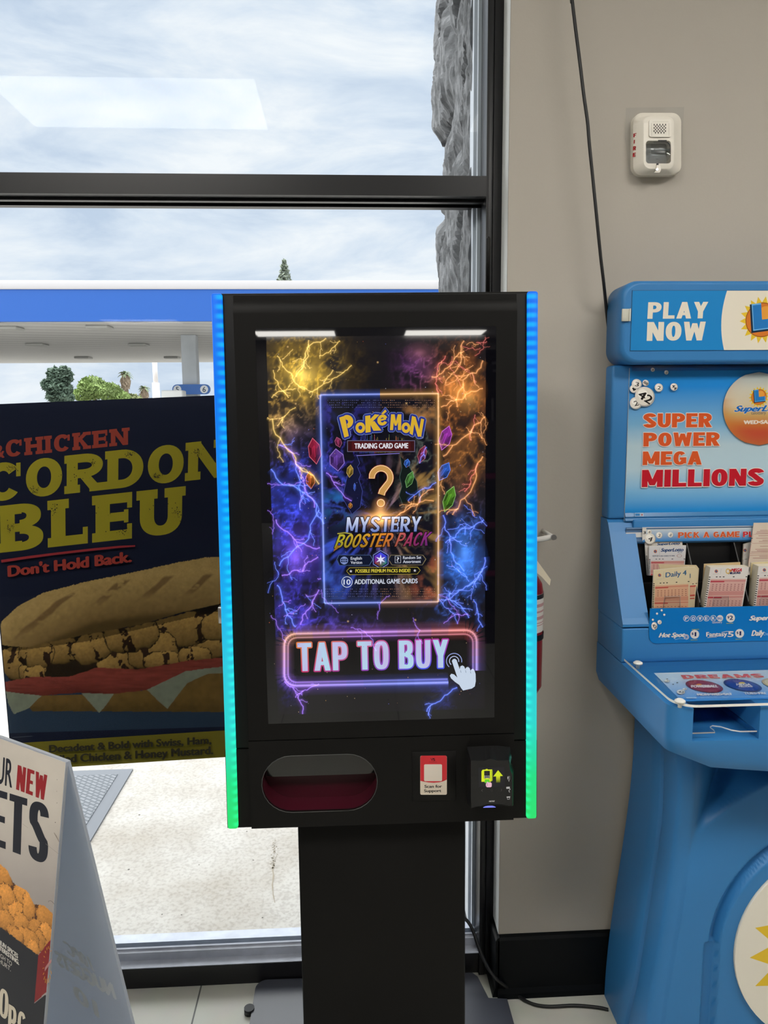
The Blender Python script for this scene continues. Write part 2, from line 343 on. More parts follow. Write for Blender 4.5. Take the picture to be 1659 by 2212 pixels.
class Pic:
    """a flat print: coloured polygons stacked a hair apart on one plane; points in photo pixels (mapped on the plane) or plane metres"""
    MU = 1.0e-6
    def __init__(s, fr, px=True, dh=3e-5, h0=0.0, max_h=None):
        s.fr, s.pxm, s.dh, s.h = fr, px, dh, h0
        s.v, s.f, s.c, s.m = [], [], [], []
        s.cur = 0
    def q(s, p): return s.fr.px(*p) if s.pxm else (p[0], p[1])
    def up(s): s.h += s.dh
    def _tri(s, ab, col, lift=True):
        """polygon in plane coords"""
        if lift: s.up()
        b = len(s.v); per = isinstance(col, list)
        for i, (a_, b_) in enumerate(ab):
            s.v.append(s.fr.at(a_, b_, s.h)); s.c.append(col[i] if per else col)
        if len(ab) <= 4 and s.convex(ab): s.f.append(tuple(range(b, b+len(ab)))); s.m.append(s.cur)
        else:
            for t in tessellate_polygon([[Vector((x, y, 0)) for x, y in ab]]): s.f.append(tuple(b+i for i in t)); s.m.append(s.cur)
    @staticmethod
    def convex(P):
        sg = 0
        for i in range(len(P)):
            a, b, c = P[i], P[(i+1) % len(P)], P[(i+2) % len(P)]
            z = (b[0]-a[0])*(c[1]-b[1])-(b[1]-a[1])*(c[0]-b[0])
            if z*sg < 0: return False
            if z: sg = z
        return True
    def poly(s, pts, col, lift=True): s._tri([s.q(p) for p in pts], col if isinstance(col, list) and not isinstance(col[0], (int, float)) else tuple(col), lift)
    def rect(s, x0, y0, x1, y1, col): s.poly([(x0, y0), (x1, y0), (x1, y1), (x0, y1)], col)
    def disc(s, c, r, col, n=28, ry=None, rot=0.0, r_in=0.0):
        ry = r if ry is None else ry; cr_, sr = math.cos(rot), math.sin(rot)
        P = []
        for k in range(n):
            a = 2*math.pi*k/n; x, y = r*math.cos(a), ry*math.sin(a); P.append((c[0]+x*cr_-y*sr, c[1]+x*sr+y*cr_))
        if r_in <= 0: s.poly(P, col)
        else:
            s.up(); k2 = r_in/r
            for k in range(n):
                p0, p1 = P[k], P[(k+1) % n]
                s.poly([p0, p1, (c[0]+(p1[0]-c[0])*k2, c[1]+(p1[1]-c[1])*k2), (c[0]+(p0[0]-c[0])*k2, c[1]+(p0[1]-c[1])*k2)], col, False)
    def line(s, pts, wd, col, closed=False):
        """thick polyline in drawing coordinates"""
        s.up(); P = [np.array(p, float) for p in pts]; n = len(P)
        L, Rr = [], []
        for i in range(n):
            a = P[i-1] if (i > 0 or closed) else P[i]; b = P[(i+1) % n] if (i < n-1 or closed) else P[i]
            d = b-a; d = d/(np.linalg.norm(d)+1e-9); nn = np.array([-d[1], d[0]])
            wv = wd[i] if isinstance(wd, (list, tuple)) else wd
            L.append(P[i]+nn*wv/2); Rr.append(P[i]-nn*wv/2)
        for i in range(n if closed else n-1):
            j = (i+1) % n; s.poly([L[i], L[j], Rr[j], Rr[i]], col, False)
    def glow(s, pts, wd, col, closed=False):
        """soft stroke that fades to nothing at its edges (for the glow material)"""
        s.up(); P = [np.array(p, float) for p in pts]; n = len(P); z = (0.0, 0.0, 0.0); rows = []
        for i in range(n):
            a = P[i-1] if (i > 0 or closed) else P[i]; b = P[(i+1) % n] if (i < n-1 or closed) else P[i]
            d = b-a; d = d/(np.linalg.norm(d)+1e-9); nn = np.array([-d[1], d[0]])
            wv = wd[i] if isinstance(wd, (list, tuple)) else wd
            rows.append([P[i]+nn*wv*k for k in (-1, -.45, 0, .45, 1)])
        cc = [z, tuple(x*.28 for x in col), col, tuple(x*.28 for x in col), z]
        for i in range(n if closed else n-1):
            j = (i+1) % n
            for k in range(4): s.poly([rows[i][k], rows[j][k], rows[j][k+1], rows[i][k+1]], [cc[k], cc[k], cc[k+1], cc[k+1]], False)
    def halo(s, c, r, col, n=20, ry=None):
        ry = r if ry is None else ry; s.up(); z = (0.0, 0.0, 0.0)
        for k in range(n):
            a0, a1 = 2*math.pi*k/n, 2*math.pi*(k+1)/n
            p = lambda a, q_: (c[0]+r*q_*math.cos(a), c[1]+ry*q_*math.sin(a))
            m_ = tuple(x*.3 for x in col)
            s.poly([c, p(a0, .4), p(a1, .4)], [col, m_, m_], False)
            s.poly([p(a0, .4), p(a0, 1), p(a1, 1), p(a1, .4)], [m_, z, z, m_], False)
    def _map(s, BL, BR, TL):
        B, X, Y = [np.array(s.q(p)) for p in (BL, BR, TL)]
        return lambda x, y: B+(X-B)*x+(Y-B)*y
    def block(s, txt, BL, BR, TL, col, outline=None, grad=None, **kw):
        P = block_polys(txt, **kw); m_ = s._map(BL, BR, TL)
        if outline:
            oc, ex, ey = outline
            s.up()
            for k in range(8):
                a = k*math.pi/4
                for p in P: s.h += s.MU; s._tri([tuple(m_(x+ex*math.cos(a), y+ey*math.sin(a))) for x, y in p], oc, False)
        s.up()
        for p in P:
            c = col; s.h += s.MU
            if grad is not None: c = [grad(x, y) for x, y in p]
            s._tri([tuple(m_(x, y)) for x, y in p], c, False)
    def text(s, txt, BL, BR, TL, col, bold=0.0, outline=None, shear=0.0, grad=None):
        V, T = font_tris(txt); wd = V[:, 0].max() or 1; m_ = s._map(BL, BR, TL)
        def put(dx, dy, c):
            b = len(s.v); s.h += 2*s.MU
            for x, y in V:
                X = (x+y*shear)/wd+dx; Y_ = y+dy; a_, b_ = m_(X, Y_)
                s.v.append(s.fr.at(a_, b_, s.h)); s.c.append(grad(X, Y_) if (grad is not None and c is col) else c)
            for t in T: s.f.append(tuple(b+i for i in t)); s.m.append(s.cur)
        if outline:
            oc, ex, ey = outline; s.up()
            for k in range(8): put((ex+bold)*math.cos(k*math.pi/4), ey*math.sin(k*math.pi/4), oc)
        s.up()
        if bold:
            for k in (-1, -.5, .5, 1): put(bold*k, 0, col)
            put(0, bold*wd*.5, col); put(0, -bold*wd*.5, col)
        put(0, 0, col)
    def raster(s, x0, y0, x1, y1, nx, ny, fn, mask=None):
        """a printed image: a grid whose points carry fn(x, y) -> rgb, x/y in drawing coordinates"""
        s.up(); X, Y = np.meshgrid(np.linspace(x0, x1, nx), np.linspace(y0, y1, ny))
        C = np.clip(fn(X, Y), 0, 50); b = len(s.v)
        for j in range(ny):
            for i in range(nx):
                a_, b_ = s.q((X[j, i], Y[j, i])); s.v.append(s.fr.at(a_, b_, s.h)); s.c.append(tuple(C[j, i]))
        for j in range(ny-1):
            for i in range(nx-1):
                if mask is not None and not mask(X[j, i], Y[j, i]): continue
                k = b+j*nx+i; s.f.append((k, k+1, k+nx+1, k+nx)); s.m.append(s.cur)
    def build(s, name, mats, parent=None):
        L = np.array(root_loc(parent)) if parent is not None else np.zeros(3)
        V = np.array(s.v)-L; me = bpy.data.meshes.new(name)
        # every face looks along the plane's normal
        F = []
        for f in s.f:
            n_ = np.cross(V[f[1]]-V[f[0]], V[f[2]]-V[f[0]])
            F.append(f if n_ @ s.fr.n >= 0 else f[::-1])
        me.from_pydata(V.tolist(), [], F)
        ca = me.color_attributes.new('Col', 'FLOAT_COLOR', 'POINT')
        cc = np.ones((len(s.v), 4), np.float32); cc[:, :3] = np.array(s.c, np.float32); ca.data.foreach_set('color', cc.ravel())
        for m in (mats if isinstance(mats, list) else [mats]): me.materials.append(m)
        me.polygons.foreach_set('material_index', np.array(s.m, np.int32)); me.update()
        return link(name, me, parent)

# ------------------------------------------------------------------ shared materials
M_black = pmat('black_powder_coat', (0.0045, 0.0042, 0.004), 0.5, spec=0.16, bump=(900, 0.05, 0.0005))
M_blackgl = pmat('black_glass', (0.003, 0.003, 0.005), 0.02, spec=0.5)
M_frame = pmat('dark_bronze_aluminium', (0.007, 0.007, 0.009), 0.36, spec=0.4, bump=(500, 0.04, 0.0004))
M_sill = pmat('dusty_sill_aluminium', (0.46, 0.49, 0.57), 0.4, metal=0.1, vary=(30, 0.15))
M_wall = pmat('greige_wall_paint', (0.44, 0.405, 0.355), 0.75, spec=0.25, bump=(140, 0.12, 0.002), vary=(2.5, 0.04))
M_patch = pmat('older_paint_patch', (0.40, 0.375, 0.335), 0.85, spec=0.2, vary=(25, 0.05))
M_white = pmat('white_trim_paint', (0.72, 0.74, 0.74), 0.6)
M_rubber = pmat('black_rubber', (0.008, 0.009, 0.011), 0.42, spec=0.4)
M_blue = pmat('blue_moulded_plastic', (0.031, 0.182, 0.44), 0.42, spec=0.4, bump=(260, 0.05, 0.0007))
M_paper = print_mat('printed_paper', 0.6, 0.25)
M_vinyl = print_mat('printed_vinyl', 0.35, 0.25)
M_screen = print_mat('lit_screen_picture', 0.04, 0.35, emissive=True)
M_glow = print_mat('lit_screen_glow', glow=True)
M_glass = clear_mat('window_glass', (0.93, 0.95, 0.955), 1.125)
M_acryl = clear_mat('clear_acrylic', (0.96, 0.98, 0.99), 1.22, 0.03)
M_edge = pmat('acrylic_edge', (0.80, 0.80, 0.76), 0.3)
M_whitepl = pmat('off_white_plastic', (0.76, 0.715, 0.63), 0.4)
M_steel = pmat('brushed_steel', (0.55, 0.55, 0.55), 0.3, metal=1.0)

# ================================================================== SETTING
WY = 1.79           # room face of the window frame
GY = 1.85           # glass
WALLY = 1.725       # wall on the right
XC = 0.375          # corner where wall meets window
CEIL = 3.0
X0, X1, Y0 = -6.0, 5.0, -9.6
# floor tiles
mt = bpy.data.materials.new('cream_floor_tile'); mt.use_nodes = True; t = mt.node_tree; b = t.nodes['Principled BSDF']
tcn = N(t, 'ShaderNodeTexCoord'); mpn = N(t, 'ShaderNodeMapping'); br = N(t, 'ShaderNodeTexBrick')
mpn.inputs['Location'].default_value = (0.402, 0.25, 0); br.offset = 0; br.squash = 1
br.inputs['Scale'].default_value = 1; br.inputs['Brick Width'].default_value = 0.6; br.inputs['Row Height'].default_value = 0.6
br.inputs['Mortar Size'].default_value = 0.0022; br.inputs['Color1'].default_value = (0.52, 0.52, 0.465, 1); br.inputs['Color2'].default_value = (0.49, 0.485, 0.43, 1)
br.inputs['Mortar'].default_value = (0.10, 0.10, 0.10, 1)
n2 = N(t, 'ShaderNodeTexNoise'); n2.inputs['Scale'].default_value = 14; mx = N(t, 'ShaderNodeMixRGB', blend_type='MULTIPLY'); mx.inputs['Fac'].default_value = 0.12
t.links.new(tcn.outputs['Object'], mpn.inputs[0]); t.links.new(mpn.outputs[0], br.inputs['Vector']); t.links.new(tcn.outputs['Object'], n2.inputs['Vector'])
t.links.new(br.outputs['Color'], mx.inputs[1]); t.links.new(n2.outputs['Color'], mx.inputs[2]); t.links.new(mx.outputs[0], b.inputs['Base Color'])
b.inputs['Roughness'].default_value = 0.3; b.inputs['Specular IOR Level'].default_value = 0.4
m = MB(); m.use(mt).box((X0, Y0, -0.12), (X1, 1.90, 0.0)); structure(m.build('floor'))
m = MB(); m.use(pmat('white_ceiling_tile', (0.72, 0.71, 0.69), 0.9)).box((X0, Y0, CEIL), (X1, 2.2, CEIL+0.15)); structure(m.build('ceiling'))
# wall to the right of the window, with the patch of older paint round the alarm
m = MB(); m.use(M_wall).box((XC, WALLY, 0), (X1, WALLY+0.12, CEIL))
m.use(M_white).faces([(XC-0.0006, WALLY+0.0008, 0.165), (XC-0.0006, WY+0.03, 0.165), (XC-0.0006, WY+0.03, CEIL), (XC-0.0006, WALLY+0.0008, CEIL)], [(0, 1, 2, 3)])
pa = [(1352, 233), (1478, 231), (1474, 300), (1468, 372), (1360, 378), (1350, 300)]
m.use(M_patch); pw = [onY(u, v, WALLY-0.0006) for u, v in pa]; m.faces(pw, [tuple(range(6))])
structure(m.build('wall_right'))
mb = pmat('black_vinyl_baseboard', (0.003, 0.004, 0.005), 0.45, spec=0.12)
m = MB(); m.use(mb)
prof = [(0, 0), (-0.022, 0.0), (-0.019, 0.012), (-0.013, 0.024), (-0.013, 0.158), (-0.008, 0.165), (0, 0.168)]
m.loft([[(x, WALLY+p, z) for p, z in prof] for x in (XC-0.004, X1)], caps=True, smooth=False)
m.loft([[(XC+p*0.75, y, z) for p, z in prof] for y in (WALLY-0.013, WY+0.005)], caps=True, smooth=False)
structure(m.build('baseboard_right'))
# hidden sides of the room, they close it and bounce its light
mw2 = pmat('shop_wall_paint', (0.24, 0.225, 0.205), 0.8)
for nm, a, b_ in (('wall_left', (X0-0.15, Y0, 0), (X0, 2.0, CEIL)), ('wall_back', (X0, Y0-0.15, 0), (X1, Y0, CEIL)), ('wall_far_right', (X1, Y0, 0), (X1+0.15, 1.9, CEIL))):
    m = MB(); m.use(mw2).box(a, b_); structure(m.build(nm))
# ------------------------------------------------------------------ shop window
win = structure(link('window_1', None, None, (-2.0, WY, 0)))
WX0 = -5.9
ZT0, ZT1 = 1.996, 2.041
def ext(m, prof, x0, x1):   # profile in (y, z) run along x
    m.loft([[(x, y, z) for y, z in prof] for x in (x0, x1)], smooth=False)
m = MB(); m.use(M_frame)
ext(m, [(WY, ZT0), (WY, ZT1), (WY+0.055, ZT1), (WY+0.055, ZT1+0.012), (WY+0.066, ZT1+0.012), (WY+0.066, ZT1), (WY+0.12, ZT1), (WY+0.12, ZT0), (WY+0.068, ZT0), (WY+0.068, ZT0-0.009), (WY+0.064, ZT0-0.009), (WY+0.064, ZT0), (WY+0.045, ZT0), (WY+0.045, ZT0-0.006), (WY+0.03, ZT0-0.006), (WY+0.03, ZT0)], WX0, 0.337)
m.build('transom', win)
m = MB(); m.use(M_frame)
m.box((0.337, WY, 0), (0.352, WY+0.13, CEIL), 0.0012); m.box((0.3535, WY+0.002, 0), (XC-0.0008, WY+0.13, CEIL), 0.001)
m.box((0.3515, WY+0.006, 0), (0.3540, WY+0.1, CEIL))
m.build('jamb', win)
m = MB(); m.use(pmat('pale_outer_jamb', (0.50, 0.53, 0.58), 0.4, metal=0.2))
m.box((0.329, GY+0.012, 0.09), (0.3368, GY+0.05, CEIL)); m.box((0.3215, GY+0.03, 0.09), (0.329, GY+0.08, CEIL)); m.build('outer_jamb', win)
m = MB(); m.use(M_frame)
ext(m, [(WY+0.01, 0), (WY+0.01, 0.045), (WY+0.005, 0.047), (WY+0.005, 0.060), (WY+0.12, 0.060), (WY+0.12, 0)], WX0, 0.337)
m.use(M_sill)
ext(m, [(WY+0.006, 0.0602), (WY+0.006, 0.062), (WY+0.034, 0.062), (WY+0.034, 0.0602)], WX0, 0.3368)
ext(m, [(WY+0.034, 0.0602), (WY+0.034, 0.084), (WY+0.042, 0.086), (WY+0.042, 0.0905), (WY+0.048, 0.0905), (WY+0.048, 0.0602)], WX0, 0.3368)
ext(m, [(WY+0.072, 0.0602), (WY+0.072, 0.085), (WY+0.105, 0.085), (WY+0.105, 0.0602)], WX0, 0.3368)
m.build('sill', win)
for z0, z1 in ((0.068, ZT0+0.006), (ZT1-0.004, CEIL)):
    m = MB(); m.use(M_glass).box((WX0, GY, z0), (0.3368, GY+0.005, z1)); m.build('glass_pane', win)
m = MB(); m.use(M_frame).box((-2.63, WY, 0.0), (-2.58, WY+0.12, CEIL)); m.build('mullion', win)
m = MB(); m.use(M_frame).box((X0, WY, 0), (WX0, WY+0.2, CEIL)); m.build('end_post', win)

# ------------------------------------------------------------------ ceiling lights (mirrored in the glass)
m_diff = pmat('troffer_diffuser', (0.9, 0.9, 0.88), 0.5, emit=(1.0, 0.965, 0.90), estr=LAMP)
first = None
for ix, x in enumerate((-3.25, -0.98, 1.29, 3.55)):
    for iy, y in enumerate((-0.17, -8.75)):
        if first is None:
            first = thing('ceiling_light', (x, y, CEIL-0.012), 'white recessed rectangular ceiling light among the rows over the shop floor', 'ceiling light', 'ceiling lights over the shop floor')
            m = MB(); m.use(M_white)
            for a, b_ in (((-.62, -.32, -.004), (.62, -.30, .012)), ((-.62, .30, -.004), (.62, .32, .012)), ((-.62, -.30, -.004), (-.60, .30, .012)), ((.60, -.30, -.004), (.62, .30, .012))):
                m.box([a[i]+first.location[i] for i in range(3)], [b_[i]+first.location[i] for i in range(3)])
            m.build('frame', first)
            m = MB(); m.use(m_diff).box([first.location[0]-.60, first.location[1]-.30, first.location[2]-.001], [first.location[0]+.60, first.location[1]+.30, first.location[2]+.01]); m.build('diffuser', first)
        else:
            c = first.copy(); COL.objects.link(c); c.location = (x, y, CEIL-0.012)
            for ch in first.children:
                d = ch.copy(); COL.objects.link(d); d.parent = c

# ================================================================== OUTSIDE
GZ = -0.03
mg = bpy.data.materials.new('stained_concrete'); mg.use_nodes = True; t = mg.node_tree; b = t.nodes['Principled BSDF']
tcn = N(t, 'ShaderNodeTexCoord'); n1 = N(t, 'ShaderNodeTexNoise'); n1.inputs['Scale'].default_value = 3.2; n1.inputs['Detail'].default_value = 8; n1.inputs['Roughness'].default_value = 0.65
n2 = N(t, 'ShaderNodeTexNoise'); n2.inputs['Scale'].default_value = 90; n2.inputs['Detail'].default_value = 4
r1 = N(t, 'ShaderNodeValToRGB'); r1.color_ramp.elements[0].position = 0.33; r1.color_ramp.elements[0].color = (0.325, 0.298, 0.265, 1); r1.color_ramp.elements[1].position = 0.60; r1.color_ramp.elements[1].color = (0.42, 0.403, 0.380, 1)
r2 = N(t, 'ShaderNodeValToRGB'); r2.color_ramp.elements[0].position = 0.34; r2.color_ramp.elements[0].color = (0.80, 0.795, 0.785, 1); r2.color_ramp.elements[1].position = 0.55; r2.color_ramp.elements[1].color = (1, 1, 1, 1)
mx = N(t, 'ShaderNodeMixRGB', blend_type='MULTIPLY'); mx.inputs['Fac'].default_value = 1.0
t.links.new(tcn.outputs['Object'], n1.inputs['Vector']); t.links.new(tcn.outputs['Object'], n2.inputs['Vector'])
t.links.new(n1.outputs['Fac'], r1.inputs['Fac']); t.links.new(n2.outputs['Fac'], r2.inputs['Fac']); t.links.new(r1.outputs[0], mx.inputs[1]); t.links.new(r2.outputs[0], mx.inputs[2])
t.links.new(mx.outputs[0], b.inputs['Base Color']); b.inputs['Roughness'].default_value = 0.9
bp = N(t, 'ShaderNodeBump'); bp.inputs['Strength'].default_value = 0.25; bp.inputs['Distance'].default_value = 0.003; t.links.new(n2.outputs['Fac'], bp.inputs['Height']); t.links.new(bp.outputs[0], b.inputs['Normal'])
m = MB(); m.use(mg).box((-120, 1.9, GZ-0.3), (120, 220, GZ))
# rust-brown crack and wear streaks in the slab
random.seed(4)
m.use(pmat('concrete_crack_stain', (0.27, 0.235, 0.185), 0.95))
ck = [(591, 1868), (589, 1880), (591, 1890), (590, 1900), (588, 1910), (589, 1920), (590, 1932), (592, 1942), (594, 1950)]
for i in range(len(ck)-1):
    a, c = onZ(*ck[i], GZ+0.0008), onZ(*ck[i+1], GZ+0.0008); wd = (0.003, 0.0022, 0.003, 0.0018, 0.0022, 0.0014, 0.0018, 0.001)[i]
    m.faces([a-[wd, 0, 0], a+[wd, 0, 0], c+[wd*.9, 0, 0], c-[wd*.9, 0, 0]], [(0, 1, 2, 3)])
rq = random.Random(17)
for k in range(90):
    f_ = rq.random(); p = onZ(593+rq.gauss(0, 3.2)-3*f_, 1815+f_*62+rq.gauss(0, 3), GZ+0.0008); r_ = rq.uniform(.0008, .0032)
    m.faces([p+np.array([math.cos(q_)*r_*rq.uniform(.6, 1.2), math.sin(q_)*r_*rq.uniform(.6, 1.4), 0]) for q_ in np.linspace(0, 2*math.pi, 8)[:-1]], [tuple(range(7))])
m.use(pmat('concrete_speck', (0.12, 0.11, 0.10), 0.95))
for (u, v, r_) in ((278, 1878, .004), (547, 1858, .003), (430, 1868, .0025), (533, 1796, .003), (567, 1982, .003), (350, 1975, .0025), (301, 1760, .004), (392, 1976, .0025)):
    p = onZ(u, v, GZ+0.0008); m.faces([p+np.array([math.cos(k)*r_, math.sin(k)*r_, 0]) for k in np.linspace(0, 2*math.pi, 9)[:-1]], [tuple(range(8))])
structure(m.build('ground'))
# ledge-stone pier outside the window
def stone(Yv, Zv):
    a = math.radians(11)
    p = Zv*math.cos(a)-Yv*math.sin(a); q_ = Yv*math.cos(a)+Zv*math.sin(a)
    rng = np.random.RandomState(7); n = 190
    py, pz = rng.uniform(1.2, 3.6, n), rng.uniform(-1.0, 4.2, n); off = rng.uniform(0, 1, n); tl = rng.uniform(-.5, .5, n)
    wy = q_+0.05*(fbm(q_*9, p*3, 11)-.5); wz = p+0.12*(fbm(q_*6, p*4, 12)-.5)
    d = ((wy[..., None]-py)/0.11)**2+((wz[..., None]-pz)/0.30)**2
    i1 = d.argmin(-1); ds = np.sort(d, -1); edge = np.sqrt(ds[..., 1])-np.sqrt(ds[..., 0])
    h = 0.024*off[i1]+0.05*tl[i1]*(wy-py[i1])*2
    h = h+0.026*sstep(0, .22, edge)+0.034*(fbm(q_*24, p*5, 3, 5)-.5)+0.016*(fbm(q_*70, p*18, 5, 3)-.5)
    return h
ny, nz_ = 80, 330
Yg, Zg = np.meshgrid(np.linspace(GY+0.052, 2.60, ny), np.linspace(GZ, CEIL+0.4, nz_))
Hs = stone(Yg, Zg); m = MB(); m.use(pmat('grey_ledge_stone', (0.20, 0.205, 0.22), 0.85, vary=(22, 0.55), bump=(120, 0.4, 0.004)))
vs = [(0.365-Hs[j, i], Yg[j, i]+(0.6*(Hs[j, i]-.02) if i == ny-1 else 0), Zg[j, i]) for j in range(nz_) for i in range(ny)]
m.faces(vs, [(j*ny+i, j*ny+i+1, (j+1)*ny+i+1, (j+1)*ny+i) for j in range(nz_-1) for i in range(ny-1)], False)
m.box((0.40, GY+.056, GZ), (2.6, 2.59, CEIL+0.4)); m.faces([p for j in range(nz_) for p in (vs[j*ny], (0.42, vs[j*ny][1], vs[j*ny][2]))], [(2*j, 2*j+1, 2*j+3, 2*j+2) for j in range(nz_-1)])
structure(m.build('wall_outside'))
# door mat
mm = bpy.data.materials.new('ribbed_grey_mat'); mm.use_nodes = True; t = mm.node_tree; b = t.nodes['Principled BSDF']; b.inputs['Roughness'].default_value = 0.7
tcn = N(t, 'ShaderNodeTexCoord'); mpn = N(t, 'ShaderNodeMapping'); mpn.inputs['Rotation'].default_value = (0, 0, math.radians(35)); wv = N(t, 'ShaderNodeTexBrick')
wv.inputs['Scale'].default_value = 1; wv.inputs['Brick Width'].default_value = 0.032; wv.inputs['Row Height'].default_value = 0.017; wv.inputs['Mortar Size'].default_value = 0.005; wv.inputs['Mortar Smooth'].default_value = 0.6
wv.inputs['Color1'].default_value = (0.20, 0.21, 0.23, 1); wv.inputs['Color2'].default_value = (0.17, 0.18, 0.20, 1); wv.inputs['Mortar'].default_value = (0.09, 0.10, 0.115, 1)
t.links.new(tcn.outputs['Object'], mpn.inputs[0]); t.links.new(mpn.outputs[0], wv.inputs['Vector']); t.links.new(wv.outputs['Color'], b.inputs['Base Color'])
mat_ = thing('door_mat', (-1.42, 2.62, GZ), 'grey ribbed door mat lying on the concrete outside the window', 'door mat')
m = MB(); m.use(mm).box((-1.86, 2.20, GZ), (-0.99, 3.04, GZ+0.010)); m.build('ribbed_field', mat_)
m = MB(); m.use(pmat('grey_rubber_border', (0.14, 0.15, 0.17), 0.6))
for a, b_ in (((-1.91, 2.15), (-0.94, 2.20)), ((-1.91, 3.04), (-0.94, 3.09)), ((-1.91, 2.20), (-1.86, 3.04)), ((-0.99, 2.20), (-0.94, 3.04))): m.box((*a, GZ), (*b_, GZ+0.007))
m.build('border', mat_)

# fuel canopy
D0, D1 = 24.0, 42.5; CZ = onY(300, 694, D0)[2]; CTOP = onY(300, 625, D0)[2]; CCAP = onY(300, 606, D0)[2]
can = thing('fuel_canopy', (-8, 33, CZ), 'blue and white flat canopy over the fuel pumps outside', 'canopy')
m = MB(); m.use(pmat('blue_fascia', (0.020, 0.105, 0.42), 0.4)); m.box((-40, D0, CZ), (9, D0+0.12, CTOP)); m.build('blue_fascia', can)
m = MB(); m.use(pmat('white_fascia_cap', (0.55, 0.53, 0.54), 0.5)); m.box((-40, D0-0.03, CTOP), (9, D1, CCAP), 0.02); m.build('roof_cap', can)
ms = bpy.data.materials.new('ribbed_white_soffit'); ms.use_nodes = True; t = ms.node_tree; b = t.nodes['Principled BSDF']; b.inputs['Roughness'].default_value = 0.6
tcn = N(t, 'ShaderNodeTexCoord'); mpn = N(t, 'ShaderNodeMapping'); mpn.inputs['Rotation'].default_value = (0, 0, math.radians(78)); wv = N(t, 'ShaderNodeTexWave'); wv.inputs['Scale'].default_value = 0.35
rp = N(t, 'ShaderNodeValToRGB'); rp.color_ramp.elements[0].position = 0.0; rp.color_ramp.elements[0].color = (0.36, 0.36, 0.36, 1); rp.color_ramp.elements[1].position = 0.12; rp.color_ramp.elements[1].color = (0.58, 0.575, 0.56, 1)
t.links.new(tcn.outputs['Object'], mpn.inputs[0]); t.links.new(mpn.outputs[0], wv.inputs['Vector']); t.links.new(wv.outputs['Fac'], rp.inputs['Fac']); t.links.new(rp.outputs[0], b.inputs['Base Color'])
m = MB(); m.use(ms).box((-40, D0+0.13, CZ-0.02), (9, D1, CZ+0.08)); m.build('soffit', can)
for (u, v) in ((215, 703), (80, 742), (300, 742), (180, 770), (372, 770), (20, 705)):
    p = onZ(u, v, CZ); m = MB(); m.use(pmat('canopy_lamp_grey', (0.42, 0.42, 0.40), 0.5)); m.box((p[0]-.35, p[1]-.35, CZ-0.12), (p[0]+.35, p[1]+.35, CZ-0.021), 0.03); m.build('canopy_light', can)
pc = onY(409, 800, 27.8)
m = MB(); m.use(pmat('grey_column_cladding', (0.50, 0.53, 0.56), 0.5, vary=(1.2, .2)))
m.box((pc[0]-.27, 27.8, GZ), (pc[0]+.27, 28.3, CZ-0.02), 0.03); m.build('column', can)
ps = onY(413, 841, 27.6)
sg = thing('pump_number_sign', (ps[0], 27.65, ps[2]), 'blue pump number sign with rounded ends reading 5 and 6 on canopy column', 'sign')
m = MB(); m.use(pmat('sign_blue', (0.05, 0.15, 0.45), 0.4))
m.prism(rrect(ps[0], ps[2], 1.36, .36, .179), lambda p: (p[0], 27.6, p[1]), lambda p: (p[0], 27.72, p[1])); m.build('board', sg)
for u, tx in ((383, '5'), (441, '6')):
    pic = Pic(planeY(27.6), dh=0.003); pic.disc((u, 841), 8.6, lint((222, 224, 226))); pic.text(tx, (u-3.2, 846.5), (u+3.2, 846.5), (u-3.2, 835.5), lint((70, 80, 95)), bold=.05); pic.build('number_disc', M_paper, sg)
pp = onY(376, 850, 26.5)
fp = thing('fuel_pump', (pp[0], 26.5, GZ), 'pale grey fuel pump whose top shows under the canopy column', 'fuel pump')
m = MB(); m.use(pmat('pump_grey', (0.66, 0.67, 0.66), 0.5)); m.box((pp[0]-.33, 26.2, GZ), (pp[0]+.33, 26.75, 1.7), 0.03); m.build('cabinet', fp)
m = MB(); m.use(pmat('pump_topper', (0.74, 0.74, 0.72), 0.5)); m.box((pp[0]-.36, 26.15, 1.7), (pp[0]+.36, 26.8, onY(376, 843, 26.2)[2]), 0.04); m.build('topper', fp)

# trees far beyond
def leaves(m, c, rad, n, size, seed, power=1.0, droop=0.0):
    rng = random.Random(seed)
    for _ in range(n):
        while True:
            p = [rng.uniform(-1, 1) for _ in range(3)]
            if sum(x*x for x in p) <= 1: break
        k = (sum(x*x for x in p)**.5+1e-6)**(-.35); p = [x*k if abs(x*k) <= 1 else x for x in p]
        q_ = Vector((c[0]+p[0]*rad[0], c[1]+p[1]*rad[1], c[2]+p[2]*rad[2]))
        d = Vector((rng.gauss(0, 1), rng.gauss(0, 1), rng.gauss(0, .6)-droop)).normalized(); e_ = d.orthogonal().normalized()
        s_ = size*rng.uniform(.6, 1.3)
        m.faces([q_-d*s_, q_+e_*s_*.45, q_+d*s_, q_-e_*s_*.45], [(0, 1, 2, 3)])
mtr = pmat('bark', (0.16, 0.12, 0.08), 0.9)
def tree(u, vtop, Dd, blobs, label, col, seed, size=.22, n=700, droop=0.0, name='tree', cat='tree'):
    bse = onY(u, 880, Dd); top = onY(u, vtop, Dd)[2]; tr = thing(name, (bse[0], Dd, GZ), label, cat)
    m = MB(); m.use(mtr).tube([(bse[0], Dd, GZ), (bse[0]+.1, Dd, top*.45), (bse[0], Dd, top*.8)], [.22, .17, .06], 8); m.build('trunk', tr)
    m = MB(); m.use(pmat('leaf_'+str(seed), col, 0.7, spec=0.2, vary=(.9, .45)))
    for (bu, bv, ru, rv, k) in blobs:
        p = onY(bu, bv, Dd); f = Dd/FPX; leaves(m, p, (ru*f, ru*f, rv*f), int(n*k), size, seed+int(bu), droop=droop)
    m.build('foliage', tr)
